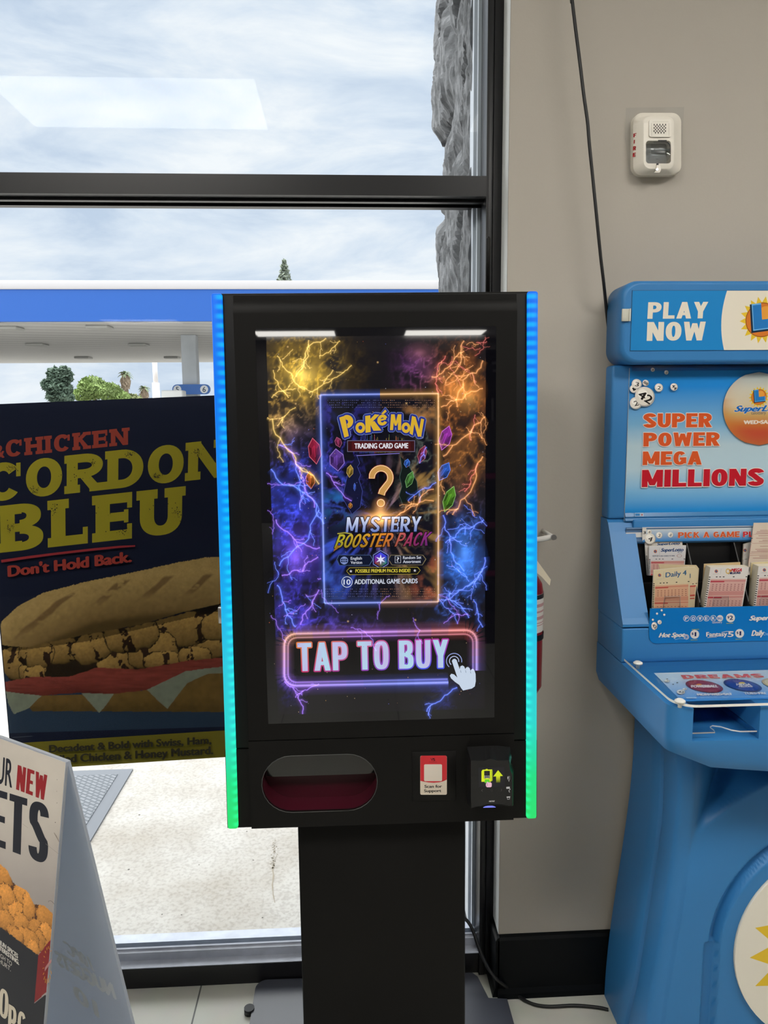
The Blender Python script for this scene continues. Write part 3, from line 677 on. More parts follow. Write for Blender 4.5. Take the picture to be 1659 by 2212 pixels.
tree(126, 791, 55, [(118, 815, 15, 22, .9), (140, 812, 15, 20, .9), (128, 840, 26, 18, 1.2), (104, 832, 13, 12, .5), (130, 858, 28, 12, .8)], 'dark green broad tree beyond the canopy, leftmost of the far trees', (0.13, 0.19, 0.14), 21, .19)
tree(205, 812, 60, [(200, 838, 30, 24, 1.6), (235, 846, 28, 18, 1.1), (180, 852, 22, 14, .6), (262, 858, 18, 12, .6)], 'light green drooping tree beyond the canopy, right of the dark tree', (0.26, 0.36, 0.12), 33, .17, droop=1.2)
tree(290, 848, 62, [(285, 862, 20, 10, .8)], 'low yellow-green shrub between the two far palms', (0.24, 0.27, 0.12), 41, .2, 500, name='shrub', cat='shrub')
def palm(u, vtop, Dd, sc, label, seed):
    rng = random.Random(seed); hub = onY(u, vtop+18*sc, Dd); bse = (hub[0], Dd, GZ); p_ = thing('palm_tree', bse, label, 'palm tree', None)
    m = MB(); m.use(mtr).tube([bse, (hub[0]+.1, Dd, hub[2]*.5), tuple(hub)], [.28, .2, .17], 8); m.build('trunk', p_)
    m = MB(); m.use(pmat('palm_green', (0.13, 0.17, 0.085), 0.7)); f = Dd/FPX*sc
    for k in range(30):
        a = rng.uniform(0, 2*math.pi); el = rng.uniform(-.1, 1.2); Lr = 17*f; pts = []
        for i in range(6):
            s_ = i/5; pts.append(Vector((hub[0]+math.cos(a)*math.cos(el)*Lr*s_, Dd+math.sin(a)*math.cos(el)*Lr*s_, hub[2]+math.sin(el)*Lr*s_-10*f*s_*s_)))
        for i in range(5):
            sd = Vector((-math.sin(a), math.cos(a), .5))*(2.2*f*(1-i/6)); m.faces([pts[i]-sd, pts[i]+sd, pts[i+1]+sd*.8, pts[i+1]-sd*.8], [(0, 1, 2, 3)])
    m.build('fronds', p_)
    m = MB(); m.use(pmat('dead_palm_skirt', (0.27, 0.21, 0.15), 0.9)); leaves(m, (hub[0], Dd, hub[2]-17*f), (8*f, 8*f, 15*f), 260, .32*sc, seed, droop=3.0); m.build('dead_skirt', p_)
palm(270, 790, 70, 1.0, 'taller of the two palms far beyond the canopy', 5)
palm(311, 823, 75, .85, 'shorter palm far off between the tall palm and the pale tower', 9)
pt = onY(335, 800, 80); m = MB(); m.use(pmat('pale_tower_paint', (0.72, 0.68, 0.66), 0.7)); f = 80/FPX
tw = thing('tower', (pt[0], 80, GZ), 'pale slender tower rising far off right of the palms', 'tower')
m.cyl((pt[0], 80, GZ), (pt[0], 80, onY(335, 827, 80)[2]), 8.5*f, 20, 7.5*f); m.build('base_shaft', tw)
m = MB(); m.use(MATS['pale_tower_paint']); m.cyl((pt[0], 80, onY(335, 827, 80)[2]), (pt[0], 80, onY(335, 776, 80)[2]), 5*f, 20); m.build('upper_shaft', tw)
# conifer whose tip shows over the canopy roof
pt = onY(614, 566, 62); cf = thing('conifer_tree', (pt[0], 62, GZ), 'pointed dark conifer tip showing above the white canopy roof edge', 'tree')
m = MB(); m.use(mtr).tube([(pt[0], 62, GZ), (pt[0], 62, pt[2]-.3)], [.35, .03], 8); m.build('trunk', cf)
m = MB(); m.use(pmat('conifer_needles', (0.20, 0.235, 0.18), 0.8)); rng = random.Random(3)
for k in range(16):
    s_ = k/15; z = pt[2]-s_*5.5; rr = .12+s_*2.0
    leaves(m, (pt[0], 62, z), (rr, rr, .22), int(60+130*s_), .2, 60+k, droop=.6)
m.build('foliage', cf)

# ================================================================== WINDOW POSTER (on the outside of the glass, facing in)
PY = GY+0.0075
def pw_(x, z): k = PY/1.835; return (x*k, 1.5+(z-1.5)*k)
PC = [pw_(-.862, .601), pw_(-.250, .6215), pw_(-.262, 1.546), pw_(-.868, 1.526)]
po = thing('window_poster', (-.56, PY, PC[0][1]), 'dark blue sandwich poster with yellow lettering stuck behind the window glass', 'poster')
m = MB(); m.use(pmat('poster_back', (0.03, 0.035, 0.05), 0.6)); m.prism(PC, lambda p: (p[0], PY+0.0012, p[1]), lambda p: (p[0], PY+0.0002, p[1])); m.build('sheet', po)
BUN = [(2, 1392), (-4, 1372), (4, 1342), (38, 1310), (95, 1280), (180, 1258), (280, 1238), (380, 1216), (440, 1205), (500, 1201), (560, 1206), (600, 1235), (600, 1270), (480, 1303), (400, 1321), (300, 1350), (185, 1371), (60, 1398), (20, 1396)]
FILL = [(6, 1392), (185, 1370), (300, 1350), (480, 1303), (590, 1290), (590, 1420), (420, 1440), (300, 1452), (150, 1470), (30, 1480), (0, 1440)]
HAM = [(4, 1474), (70, 1462), (150, 1462), (210, 1442), (300, 1446), (400, 1428), (480, 1420), (590, 1415), (590, 1440), (440, 1448), (330, 1488), (240, 1500), (170, 1496), (90, 1503), (14, 1496)]
LOW = [(40, 1505), (200, 1500), (330, 1490), (440, 1448), (590, 1440), (590, 1535), (480, 1538), (70, 1536)]
CHE = [[(12, 1494), (90, 1503), (62, 1530), (30, 1543), (18, 1520)], [(176, 1497), (246, 1499), (228, 1525), (214, 1540), (196, 1520)], [(318, 1490), (400, 1450), (480, 1440), (560, 1440), (560, 1452), (450, 1455), (405, 1475), (362, 1531), (340, 1512)]]
def paint_sandwich(X, Y):
    n = fbm(X/9, Y/9, 2, 5); nf = fbm(X/2.5, Y/2.5, 8, 3); big = fbm(X/45, Y/45, 5, 3)
    C = np.zeros(X.shape+(3,)); C[...] = lin((22, 25, 40)); lowmix = sstep(1380, 1560, Y)[..., None]
    C = C*(1-lowmix)+lin((38, 50, 66))*lowmix  # navy paler lower down: a reflection painted into the print
    def put(mask, col): C[mask] = np.broadcast_to(col, X.shape+(3,))[mask]
    k = inpoly(X, Y, LOW); put(k, lin((98, 74, 36))*(.65+.5*n)[..., None]*(1.1-.4*sstep(1500, 1540, Y))[..., None])
    # chunks of grilled chicken, painted back to front
    k = inpoly(X, Y+6*(n-.5), FILL); put(k, lin((34, 24, 14))*(.7+.5*n)[..., None])
    CH_ = [(520, 1335, 60, 34, -.12), (30, 1432, 34, 34, .3), (455, 1395, 48, 26, -.1), (560, 1390, 50, 30, 0), (70, 1452, 30, 20, .1), (392, 1358, 66, 38, -.06), (250, 1432, 40, 34, -.5), (330, 1405, 54, 36, -.25), (128, 1404, 42, 30, -.1), (200, 1400, 44, 32, -.35), (285, 1372, 58, 34, -.2), (78, 1412, 38, 32, .1), (350, 1428, 40, 20, -.1), (420, 1416, 36, 18, -.1), (75, 1460, 24, 22, .0), (480, 1352, 46, 30, -.1)]
    for j, (cx, cy, ra, rb, ro) in enumerate(CH_):
        wx, wy = X-cx+10*(fbm(X/14, Y/14, 50+j)-.5), Y-cy+12*(fbm(X/14, Y/14, 70+j)-.5)
        u, v = (wx*math.cos(ro)+wy*math.sin(ro))/ra, (-wx*math.sin(ro)+wy*math.cos(ro))/rb
        d = (np.abs(u)**2.6+np.abs(v)**2.6); inside = (d < 1) & inpoly(X, Y+8*(n-.5), FILL)
        lit = np.clip(.86-.50*v-.30*np.maximum(0, d-.5), .18, 1.4)*(.55+.52*nf+.34*n)
        cc = lin((140, 108, 58))*lit[..., None]; st = (np.sin(u*4.6+j*2.1+1.2*n) > .66) & (fbm(X/13, Y/13, 90+j) > .45)
        cc[st] = (lin((44, 28, 18))*lit[..., None])[st]; put(inside, cc); put((d >= 1) & (d < 1.12) & inpoly(X, Y, FILL), lin((46, 33, 18))*(.6+.5*n)[..., None])
    k = inpoly(X, Y+3*(n-.5), HAM); put(k, lin((106, 46, 38))*(.45+.7*fbm(X/30, Y/4, 4)+.35*nf)[..., None]*(1.15-.5*sstep(1470, 1503, Y))[..., None])
    for q_ in CHE: k = inpoly(X, Y+2*(n-.5), q_); put(k, lin((112, 114, 98))*(.75+.35*n)[..., None])
    k = inpoly(X, Y+2.5*(nf-.5), BUN)
    top = 1235+(480-X)*(480-X)*.00030+(X < 200)*(200-X)*.22; v = np.clip((Y-top)/95, 0, 1)
    cb = lin((148, 120, 74))*(1-v)[..., None]+lin((92, 70, 38))*v[..., None]; cb = cb*(1-.45*sstep(.8, 1.0, v))[..., None]
    cb = cb*(.72+.34*n+.26*nf)[..., None]
    gm = sstep(.55, .95, np.sin((X+1.15*Y)/13.5+1.1*big))*sstep(.62, .30, v)*sstep(.30, .46, fbm(X/26, Y/16, 14)+.10*sstep(200, 480, X))*sstep(.02, .10, v)
    cb = cb*(1-.62*gm[..., None])+lin((62, 36, 18))*.62*gm[..., None]
    put(k, cb)
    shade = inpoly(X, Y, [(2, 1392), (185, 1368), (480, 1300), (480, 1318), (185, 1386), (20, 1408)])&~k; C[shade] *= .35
    return C
pic = Pic(planeY(PY), dh=2.5e-5)
pic.px = True
def pq(p): return (p[0], p[1])
pic.pxm = False; pic.poly([pq(p) for p in PC], lint((22, 25, 40))); pic.pxm = True
def prjp(a, b_):
    P = pic.fr.O[None, None, :]+a[..., None]*pic.fr.U+b_[..., None]*pic.fr.V-CO; zc = P@CC
    return CX+FPX*(P@CA)/zc, CY-FPX*(P@CB)/zc
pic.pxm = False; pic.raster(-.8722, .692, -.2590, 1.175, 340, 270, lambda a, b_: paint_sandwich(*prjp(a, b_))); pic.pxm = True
YEL = lint((134, 121, 34)); REDT = lint((128, 52, 42))
band = [pw_(-.862, .601), pw_(-.250, .6215), pw_(-.2508, .694), pw_(-.8625, .674)]
pic.pxm = False; pic.poly(band, lint((106, 95, 30))); pic.pxm = True
pic.text('&', (-10, 990), (9, 988), (-10, 962), REDT, bold=.05)
pic.block('CHICKEN', (13, 988), (281, 960), (12, 951), REDT, w=.78, t=.24, th=.2, slab=.07, gap=.07, p=2.2)
pic.block('CORDON', (-32, 1086), (494, 1029), (-33, 1003), YEL, w=.92, t=.28, th=.22, slab=.06, gap=.03, p=2.1)
pic.block('BLEU', (2, 1194), (403, 1150), (0, 1093), YEL, w=.86, t=.29, th=.21, slab=.07, gap=.06, p=2.3)
rng = random.Random(12)
for (cx, cy, sx, sy, k) in ((25, 1010, 9, 7, 28), (75, 1058, 8, 6, 26), (201, 998, 7, 6, 18), (283, 981, 10, 5, 30), (338, 1028, 8, 5, 26), (428, 976, 10, 8, 26), (120, 1100, 8, 10, 30), (22, 1140, 8, 10, 32), (268, 1146, 10, 6, 26), (383, 1106, 8, 12, 30), (160, 1020, 30, 24, 14), (350, 1100, 30, 30, 14), (240, 1120, 30, 30, 12)):
    for _ in range(k):
        x, y = rng.gauss(cx, sx*.6), rng.gauss(cy, sy*.6); r_ = rng.uniform(.4, 1.3)
        pic.poly([(x-r_, y-r_*.6), (x+r_*.3, y-r_), (x+r_, y+r_*.4), (x-r_*.2, y+r_)], lint((18, 19, 30)))
pic.line([(6, 1211), (60, 1203), (130, 1194), (200, 1186), (260, 1180), (294, 1178)], [6, 5.5, 5, 5, 4.5, 3.5], lint((108, 34, 38)))
pic.text("Don't Hold Back.", (22, 1244), (285, 1212), (21, 1221), lint((112, 42, 36)), bold=.008)
DK = lint((38, 36, 28))
pic.text('Decadent & Bold with Swiss, Ham,', (110, 1622), (457, 1603), (109.5, 1606.5), DK, bold=.0034)
pic.text('Grilled Chicken & Honey Mustard.', (97, 1647), (461, 1625.5), (96.5, 1630), DK, bold=.0034)
pic.line([(30, 1590), (73, 1587)], .8, lint((70, 78, 88)))
pic.build('print', print_mat('poster_ink', 0.5, 0.06, gain=1.22), po)

# ================================================================== A-FRAME SIGN
A0 = np.array([-.451, 1.149, .95]); AD = np.array([.83, -.558, 0]); AD /= np.linalg.norm(AD); AN = np.array([AD[1], -AD[0], 0]); TA = .172
AW, ASL = .62, .95*math.sqrt(1+TA*TA)
def panel_axes(sg):
    V = np.array([0, 0, 1.0])-AN*sg*TA; V /= np.linalg.norm(V); n = AN*sg+np.array([0, 0, TA]); n /= np.linalg.norm(n); return V, n
af = thing('a_frame_sign', tuple(A0-AD*AW/2-np.array([0, 0, .95])), 'white folding floor sign advertising new nuggets, standing left of the kiosk', 'floor sign')
M_board = pmat('white_corrugated_board', (0.55, 0.55, 0.56), 0.42, spec=0.35, vary=(9, .06))
_t = M_board.node_tree; _p = _t.nodes['Principled BSDF']; _tl = N(_t, 'ShaderNodeBsdfTranslucent'); _tl.inputs['Color'].default_value = (.74, .80, .90, 1); _mx = N(_t, 'ShaderNodeMixShader'); _mx.inputs['Fac'].default_value = .58
_t.links.new(_p.outputs[0], _mx.inputs[1]); _t.links.new(_tl.outputs[0], _mx.inputs[2]); _t.links.new(_mx.outputs[0], _t.nodes['Material Output'].inputs['Surface'])
def paint_nuggets(X, Y):
    n = fbm(X/5, Y/7, 3, 5); nf = fbm(X/1.6, Y/2.0, 6, 3)
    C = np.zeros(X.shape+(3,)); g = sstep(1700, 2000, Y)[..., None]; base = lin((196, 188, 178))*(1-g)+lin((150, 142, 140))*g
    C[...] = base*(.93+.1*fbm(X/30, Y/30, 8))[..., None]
    def put(mask, col): C[mask] = np.broadcast_to(col, X.shape+(3,))[mask]
    navy = lin((24, 25, 36)); put(inpoly(X, Y, [(-400, 1700), (83, 2063), (74, 2167), (300, 2000), (300, 2700), (-400, 2600)]), navy)
    k = inpoly(X, Y+5*(n-.5), [(-400, 1570), (-120, 1745), (-60, 1800), (-20, 1840), (2, 1868), (16, 1880), (28, 1907), (60, 1926), (73, 1952), (98, 1957), (119, 1980), (119, 2018), (86, 2058), (82, 2063), (-400, 1700)])
    put(k, lin((84, 46, 20))*(.6+.5*n)[..., None]); rs = np.random.RandomState(5)
    NB = [(-130, 1800, 26, 40), (-95, 1838, 24, 36), (-60, 1868, 22, 34), (-28, 1880, 20, 34), (4, 1888, 24, 36), (-45, 1920, 22, 30), (50, 1940, 22, 30), (14, 1945, 22, 34), (-15, 1950, 22, 28), (38, 1975, 20, 26), (62, 1958, 14, 34), (98, 1982, 21, 30), (10, 1988, 24, 22), (78, 2008, 16, 22), (46, 1994, 16, 22), (100, 2022, 18, 28), (84, 2036, 14, 26), (30, 2012, 14, 14), (58, 2030, 26, 26), (36, 2024, 16, 16), (72, 2050, 14, 18)]
    for i_ in range(9):
        x_ = -158-30*i_; yu, yl = 1745+(x_+120)*.625, 1990+x_*.742; NB = [(x_+rs.uniform(-6, 6), yu+(yl-yu)*f_, 19, 26) for f_ in (.2, .5, .82)]+NB
    for j, (cx, cy, ra, rb) in enumerate(NB):
        wx, wy = X-cx+9*(fbm(X/8, Y/10, 30+j)-.5)+4*(nf-.5), Y-cy-.35*(X-cx)+12*(fbm(X/8, Y/10, 60+j)-.5)+5*(nf-.5)
        d = (wx/ra)**2+(wy/rb)**2; m_ = (d < 1) & k
        lit = np.clip(1.10-.35*wy/rb-.20*wx/ra-.45*np.maximum(0, d-.45), .25, 1.5)*(.50+.62*nf+.30*n)
        tone = np.array(lin((192, 130, 60)))*(.85+.3*rs.rand()); put(m_, tone*lit[..., None]); put((d >= 1) & (d < 1.10) & k, lin((92, 50, 24))*(.5+.6*n)[..., None])
    red = inpoly(X, Y, [(83, 2063), (119, 2016), (300, 1800), (300, 1960), (74, 2167)]); put(red&~k, lin((122, 22, 30))*(.9+.2*n)[..., None])
    return C
for sg, nm in ((1, 'front_panel'), (-1, 'back_panel')):
    V, n = panel_axes(sg); p0 = A0+AN*sg*0.004; base = p0-V*ASL
    m = MB(); m.use(M_board)
    U = -AD
    c = [base, base+U*AW, p0+U*AW, p0]; th = n*0.005
    m.loft([[q_ for q_ in c], [q_-th for q_ in c]], smooth=False)
    pan = m.build(nm, af)
    if sg == 1:
        fr = Frame(p0+n*0.0002, AD, V, n); pic = Pic(fr, dh=2.5e-5)
        lim = lambda x, y: (lambda q_: -AW < q_[0] < -.0005 and -ASL < q_[1] < -.0005)(fr.px(x, y))
        # painted in plane coordinates, colours looked up by the matching photo pixel
        pic.pxm = False
        def prj(a, b_):
            P = fr.O[None, None, :]+a[..., None]*fr.U+b_[..., None]*fr.V-CO; zc = P@CC
            return CX+FPX*(P@CA)/zc, CY-FPX*(P@CB)/zc
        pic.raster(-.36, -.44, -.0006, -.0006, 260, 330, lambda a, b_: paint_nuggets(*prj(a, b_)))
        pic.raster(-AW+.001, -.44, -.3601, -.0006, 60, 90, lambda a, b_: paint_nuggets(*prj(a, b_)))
        pic.poly([(-AW+.001, -ASL+.002), (-.0006, -ASL+.002), (-.0006, -.4402), (-AW+.001, -.4402)], lint((24, 25, 36)))
        pic.pxm = True
        NV = lint((24, 27, 40))
        pic.text('OUR', (-30, 1681.5), (25.3, 1701), (-27, 1624), NV, bold=.012)
        pic.block('NEW', (34.7, 1705), (99, 1729.8), (38.6, 1652), lint((142, 28, 36)), w=.36, t=.155, th=.15, gap=.05, p=2.6)
        pic.block('ETS', (-21, 1822), (103, 1868), (-17, 1702), NV, w=.36, t=.155, th=.125, gap=.045, p=2.6)
        pic.block('NUGG', (-190, 1760), (-27, 1820), (-186, 1655), NV, w=.36, t=.155, th=.125, gap=.045, p=2.6)
        LT = lint((196, 186, 168))
        pic.block('O', (-3, 2191), (17, 2206), (0, 2130), LT, w=.4, t=.15, th=.13, p=2.6)
        pic.block('I', (-14, 2182), (-7, 2188), (-12, 2122), LT)
        pic.block('PC', (17.3, 2228), (55, 2252), (19.5, 2168), LT, w=.42, t=.16, th=.14, gap=.07, p=2.6)
        W2 = lint((190, 186, 180))
        pic.text('ENOUGH CAJUN SPICES', (-44, 2005), (39, 2070), (-43.5, 1996), W2, bold=.006)
        pic.text('TO MAKE IT INTERESTING.', (-52, 2011), (41.5, 2084), (-51.5, 2002), W2, bold=.006)
        pic.text('NOT ENOUGH TO', (-40, 2037), (26, 2087), (-39.5, 2028), W2, bold=.001)
        pic.text('MAKE IT HURT.', (-38, 2051), (24, 2098), (-37.5, 2042), W2, bold=.001)
        # ring of short yellow strokes on the red side of the box
        for k in range(18):
            a = 2*math.pi*k/18; cx, cy = 104+9.5*math.cos(a), 2083-a*0+36*math.sin(a)-8*math.cos(a); dx, dy = 1.6*math.cos(a), 5*math.sin(a)
            if cx < 111.5: pic.line([(cx-dx*.8, cy-dy*.8-1), (cx+dx*.8, cy+dy*.8+1)], 1.4, lint((190, 128, 48)))
        pic.poly([(98, 2090), (112, 2070), (112, 2078), (98, 2098)], lint((170, 120, 120)))
        for (x, y, r_) in ((124.6, 1684, .7), (124.4, 1734, .8), (124, 1709, .6), (121, 1776, 1.0)): pic.disc((x, y), r_, lint((70, 62, 58)), 8)
        for q_ in ([(118, 1798), (123, 1806), (129, 1818)],): pic.line(q_, [1, 2, .8], lint((128, 116, 106)))
        pic.line([(50, 1779), (62, 1788)], .6, lint((150, 140, 132))); pic.line([(100, 1822), (128, 1844)], .6, lint((140, 132, 126)))
        pic.line([(106, 1948), (107, 1945.5), (111, 1945), (115, 1948), (119, 1953)], .8, lint((88, 80, 76)))
        pic.build('print', M_vinyl, pan)
    else:
        # mirrored lettering painted pale on the inner face, imitating light coming through
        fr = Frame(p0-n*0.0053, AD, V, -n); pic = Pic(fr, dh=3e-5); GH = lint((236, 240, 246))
        fx = lambda a: a
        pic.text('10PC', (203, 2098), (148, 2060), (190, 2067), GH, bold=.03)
        pic.build('painted_show_through', M_vinyl, pan); pic = Pic(fr, dh=3e-5)
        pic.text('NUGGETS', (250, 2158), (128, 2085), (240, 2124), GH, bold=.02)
        pic.build('painted_show_through', M_vinyl, pan); pic = Pic(fr, dh=3e-5)
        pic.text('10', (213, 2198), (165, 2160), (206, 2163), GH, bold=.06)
        pic.build('painted_show_through', M_vinyl, pan)

# ================================================================== KIOSK
def rx(t): return np.array([[1, 0, 0], [0, math.cos(t), -math.sin(t)], [0, math.sin(t), math.cos(t)]])
def ry(t): return np.array([[math.cos(t), 0, math.sin(t)], [0, 1, 0], [-math.sin(t), 0, math.cos(t)]])
def rz(t): return np.array([[math.cos(t), -math.sin(t), 0], [math.sin(t), math.cos(t), 0], [0, 0, 1]])
KO = np.array([.0617, 1.3699, 1.2831]); KM = rz(math.radians(-.714)) @ rx(math.radians(-.829)) @ ry(math.radians(-.2335))
K4 = Matrix([[*KM[0], KO[0]], [*KM[1], KO[1]], [*KM[2], KO[2]], [0, 0, 0, 1]])
KI = K4.inverted()
def kf(y): return Frame(KO+KM @ np.array([0, y, 0]), KM[:, 0], KM[:, 2], -KM[:, 1])
def K(x, y, z): return tuple(K4 @ Vector((x, y, z)))
class KB(MB):
    def done(s, name, parent): s.bm.transform(K4); return s.build(name, parent)
ks = thing('touchscreen_kiosk', (0.066, 1.55, 0), 'black freestanding touchscreen card vending kiosk with glowing blue to green side strips', 'kiosk')
# base plate on the floor
bl = [(-.232, 1.800)] ; bp_ = []
for k in range(7):
    a = math.radians(90+90*k/6); bp_.append((-.226+.03*math.cos(a), 1.766+.03*math.sin(a)))
bp_ += [(-.258, 1.25), (.392, 1.25), (.392, 1.692), (.345, 1.698), (.33, 1.772), (.318, 1.786)]
m = MB(); m.use(pmat('slate_steel_plate', (0.052, 0.057, 0.076), 0.30, spec=0.8, metal=0.0, vary=(6, .12)))
m.prism(bp_, lambda p: (*p, 0.0), lambda p: (*p, 0.012)); m.build('base_plate', ks)
m = MB(); m.use(M_rubber).cyl((-.263, 1.70, .001), (-.263, 1.70, .016), .013, 14); m.build('levelling_foot', ks)
m = KB(); m.use(M_black).box((-.1712, .035, -1.2705), (.1672, .118, -.5858), .004); m.done('pole', ks)
# cabinet shell behind the door, slightly wider towards the bottom
wz = lambda z: 1+(.433-z)*.0087/.2965
m = KB(); m.use(M_black).box((-.2965, .004, -.4250), (.2965, .125, .4325), .004)
m.box((-.2965, .004, -.5855), (-.2450, .125, -.4253)); m.box((.2450, .004, -.5855), (.2965, .125, -.4253)); m.box((-.2449, .075, -.5855), (.2449, .125, -.4253)); m.box((-.2449, .004, -.5855), (.2449, .0748, -.575))
for v in m.bm.verts: v.co.x *= wz(v.co.z)
m.done('cabinet', ks)
# door with rolled top edge
prf = [(.0035, -.4055), (-.003, -.4055), (-.003, .395)]
for k in range(9):
    a = math.radians(90*k/8); prf.append((.035-.038*math.cos(a), .3965+.038*math.sin(a)))
prf += [(.11, .4345), (.11, .428), (.0035, .428)]
m = KB(); m.use(M_black)
tri = tessellate_polygon([[Vector((y, z, 0)) for y, z in prf]])
L_ = [(-.2567, y, z) for y, z in prf]; R_ = [(.2567, y, z) for y, z in prf]
m.loft([L_, R_], caps=False, smooth=False)
m.faces(L_, [tuple(t) for t in tri]); m.faces(R_, [tuple(t) for t in tri])
dr = m.done('front_door', ks)
for p in dr.data.polygons:
    p.use_smooth = abs(p.normal.x) < .5 and 0.1 < p.normal.z
# lower panel with the stadium shaped slot
Fk = kf(-.003)
def stadium(x0, x1, z0, z1, n=14):
    r = (z1-z0)/2; zc = (z0+z1)/2; P = []
    for k in range(n+1): a = math.radians(-90+180*k/n); P.append((x1-r+r*math.cos(a), zc+r*math.sin(a)))
    for k in range(n+1): a = math.radians(90+180*k/n); P.append((x0+r+r*math.cos(a), zc+r*math.sin(a)))
    return P
def holed(outer, hole, y0, y1, m):
    loops = [[Vector((x, z, 0)) for x, z in outer], [Vector((x, z, 0)) for x, z in hole]]
    tri = tessellate_polygon(loops); pts = outer+hole
    m.faces([(x, y0, z) for x, z in pts], [tuple(t) for t in tri]); m.faces([(x, y1, z) for x, z in pts], [tuple(t) for t in tri])
    for L in (outer, hole):
        n = len(L); m.faces([(x, y0, z) for x, z in L]+[(x, y1, z) for x, z in L], [(i, (i+1) % n, n+(i+1) % n, n+i) for i in range(n)], L is hole)
s0 = Fk.px(690, 1631.5)[1]; s1 = Fk.px(690, 1752.5)[1]; sa = Fk.px(566, 1692)[0]; sb = Fk.px(814.5, 1690)[0]
ST = stadium(sa, sb, s1, s0)
m = KB(); m.use(M_black); holed([(-.2575, -.5850), (.2575, -.5850), (.2575, -.4072), (-.2575, -.4072)], ST, -.003, .0035, m); m.done('lower_panel', ks)
# tray behind the slot
M_tray = pmat('dark_red_tray', (0.045, 0.0015, 0.008), 0.5, spec=0.4)
m = KB(); m.use(M_tray)
T0 = stadium(sa-.001, sb+.001, s1-.001, s0+.001); nT = len(T0)
m.loft([[(x, -.0025, z) for x, z in T0], [(x, .055, z) for x, z in T0]], caps=False)
m.faces([(x, .055, z) for x, z in T0], [tuple(t) for t in tessellate_polygon([[Vector((x, z, 0)) for x, z in T0]])])
tray = m.done('product_tray', ks)
m = KB(); m.use(pmat('tray_flap_dark', (0.010, 0.0095, 0.0105), 0.10, spec=0.6))
FL = [p for p in ((x, z) for x, z in stadium(sa+.004, sb-.004, s1+.004, s0-.0005)) if p[1] > -.4965]; FL = sorted(FL, key=lambda p: math.atan2(p[1]+.4963, p[0]-(sa+sb)/2))
FL = [(x, z) for x, z in FL]; zf = -.4965
FL = [(-.028, zf), *FL, (-.215, zf)]
m.prism(FL, lambda p: (p[0], .030-(p[1]+.49)*.16, p[1]), lambda p: (p[0], .032-(p[1]+.49)*.16, p[1])); m.done('slot_flap', tray)
m = KB(); m.use(pmat('slot_rim', (0.05, 0.05, 0.05), 0.35, spec=.6)); rimp = stadium(sa-.0005, sb+.0005, s1-.0005, s0+.0005)
m.tube([(x, -.0032, z) for x, z in rimp+[rimp[0]]], .0007, 6); m.done('slot_rim', tray)
# light strips
ml = bpy.data.materials.new('led_strip_light'); ml.use_nodes = True; t = ml.node_tree; b = t.nodes['Principled BSDF']
tcn = N(t, 'ShaderNodeTexCoord'); sp = N(t, 'ShaderNodeSeparateXYZ'); t.links.new(tcn.outputs['Object'], sp.inputs[0])
mr = N(t, 'ShaderNodeMapRange'); mr.inputs['From Min'].default_value = .70; mr.inputs['From Max'].default_value = 1.715; t.links.new(sp.outputs['Z'], mr.inputs['Value'])
rp = N(t, 'ShaderNodeValToRGB'); el = rp.color_ramp.elements
el[0].position = 0.0; el[0].color = (0.03, 0.80, 0.17, 1); el[1].position = 1.0; el[1].color = (0.006, 0.17, 0.95, 1)
for p_, c_ in ((.09, (0.02, .78, .25, 1)), (.20, (0.03, .72, .66, 1)), (.33, (0.03, .62, .80, 1)), (.45, (0.01, .45, .92, 1)), (.62, (0.004, .29, .96, 1)), (.85, (0.003, .19, .92, 1))):
    e = el.new(p_); e.color = c_
t.links.new(mr.outputs[0], rp.inputs['Fac'])
# evenly spaced lamps behind the diffuser
dv = N(t, 'ShaderNodeMath', operation='DIVIDE'); dv.inputs[1].default_value = .01665; fr_ = N(t, 'ShaderNodeMath', operation='FRACT'); sb_ = N(t, 'ShaderNodeMath', operation='SUBTRACT'); sb_.inputs[1].default_value = .5
ab = N(t, 'ShaderNodeMath', operation='ABSOLUTE'); m2 = N(t, 'ShaderNodeMapRange'); m2.interpolation_type = 'SMOOTHSTEP'
m2.inputs['From Min'].default_value = .42; m2.inputs['From Max'].default_value = .05; m2.inputs['To Min'].default_value = 0; m2.inputs['To Max'].default_value = 1
t.links.new(sp.outputs['Z'], dv.inputs[0]); t.links.new(dv.outputs[0], fr_.inputs[0]); t.links.new(fr_.outputs[0], sb_.inputs[0]); t.links.new(sb_.outputs[0], ab.inputs[0]); t.links.new(ab.outputs[0], m2.inputs['Value'])
# brighter in the middle of the strip's inner half
ax = N(t, 'ShaderNodeMath', operation='ABSOLUTE'); ax0 = N(t, 'ShaderNodeMath', operation='ADD'); ax0.inputs[1].default_value = 0.003; t.links.new(sp.outputs['X'], ax0.inputs[0]); t.links.new(ax0.outputs[0], ax.inputs[0])
m3 = N(t, 'ShaderNodeMapRange'); m3.interpolation_type = 'SMOOTHSTEP'; m3.inputs['From Min'].default_value = .2960; m3.inputs['From Max'].default_value = .2820; t.links.new(ax.outputs[0], m3.inputs['Value'])
mu = N(t, 'ShaderNodeMath', operation='MULTIPLY'); t.links.new(m2.outputs[0], mu.inputs[0]); t.links.new(m3.outputs[0], mu.inputs[1])
ad = N(t, 'ShaderNodeMixRGB', blend_type='ADD'); mu2 = N(t, 'ShaderNodeMath', operation='MULTIPLY'); mu2.inputs[1].default_value = 1.0; t.links.new(mu.outputs[0], mu2.inputs[0]); t.links.new(mu2.outputs[0], ad.inputs['Fac'])
ad.inputs[2].default_value = (0.0, 0.30, 0.16, 1); t.links.new(rp.outputs['Color'], ad.inputs[1])
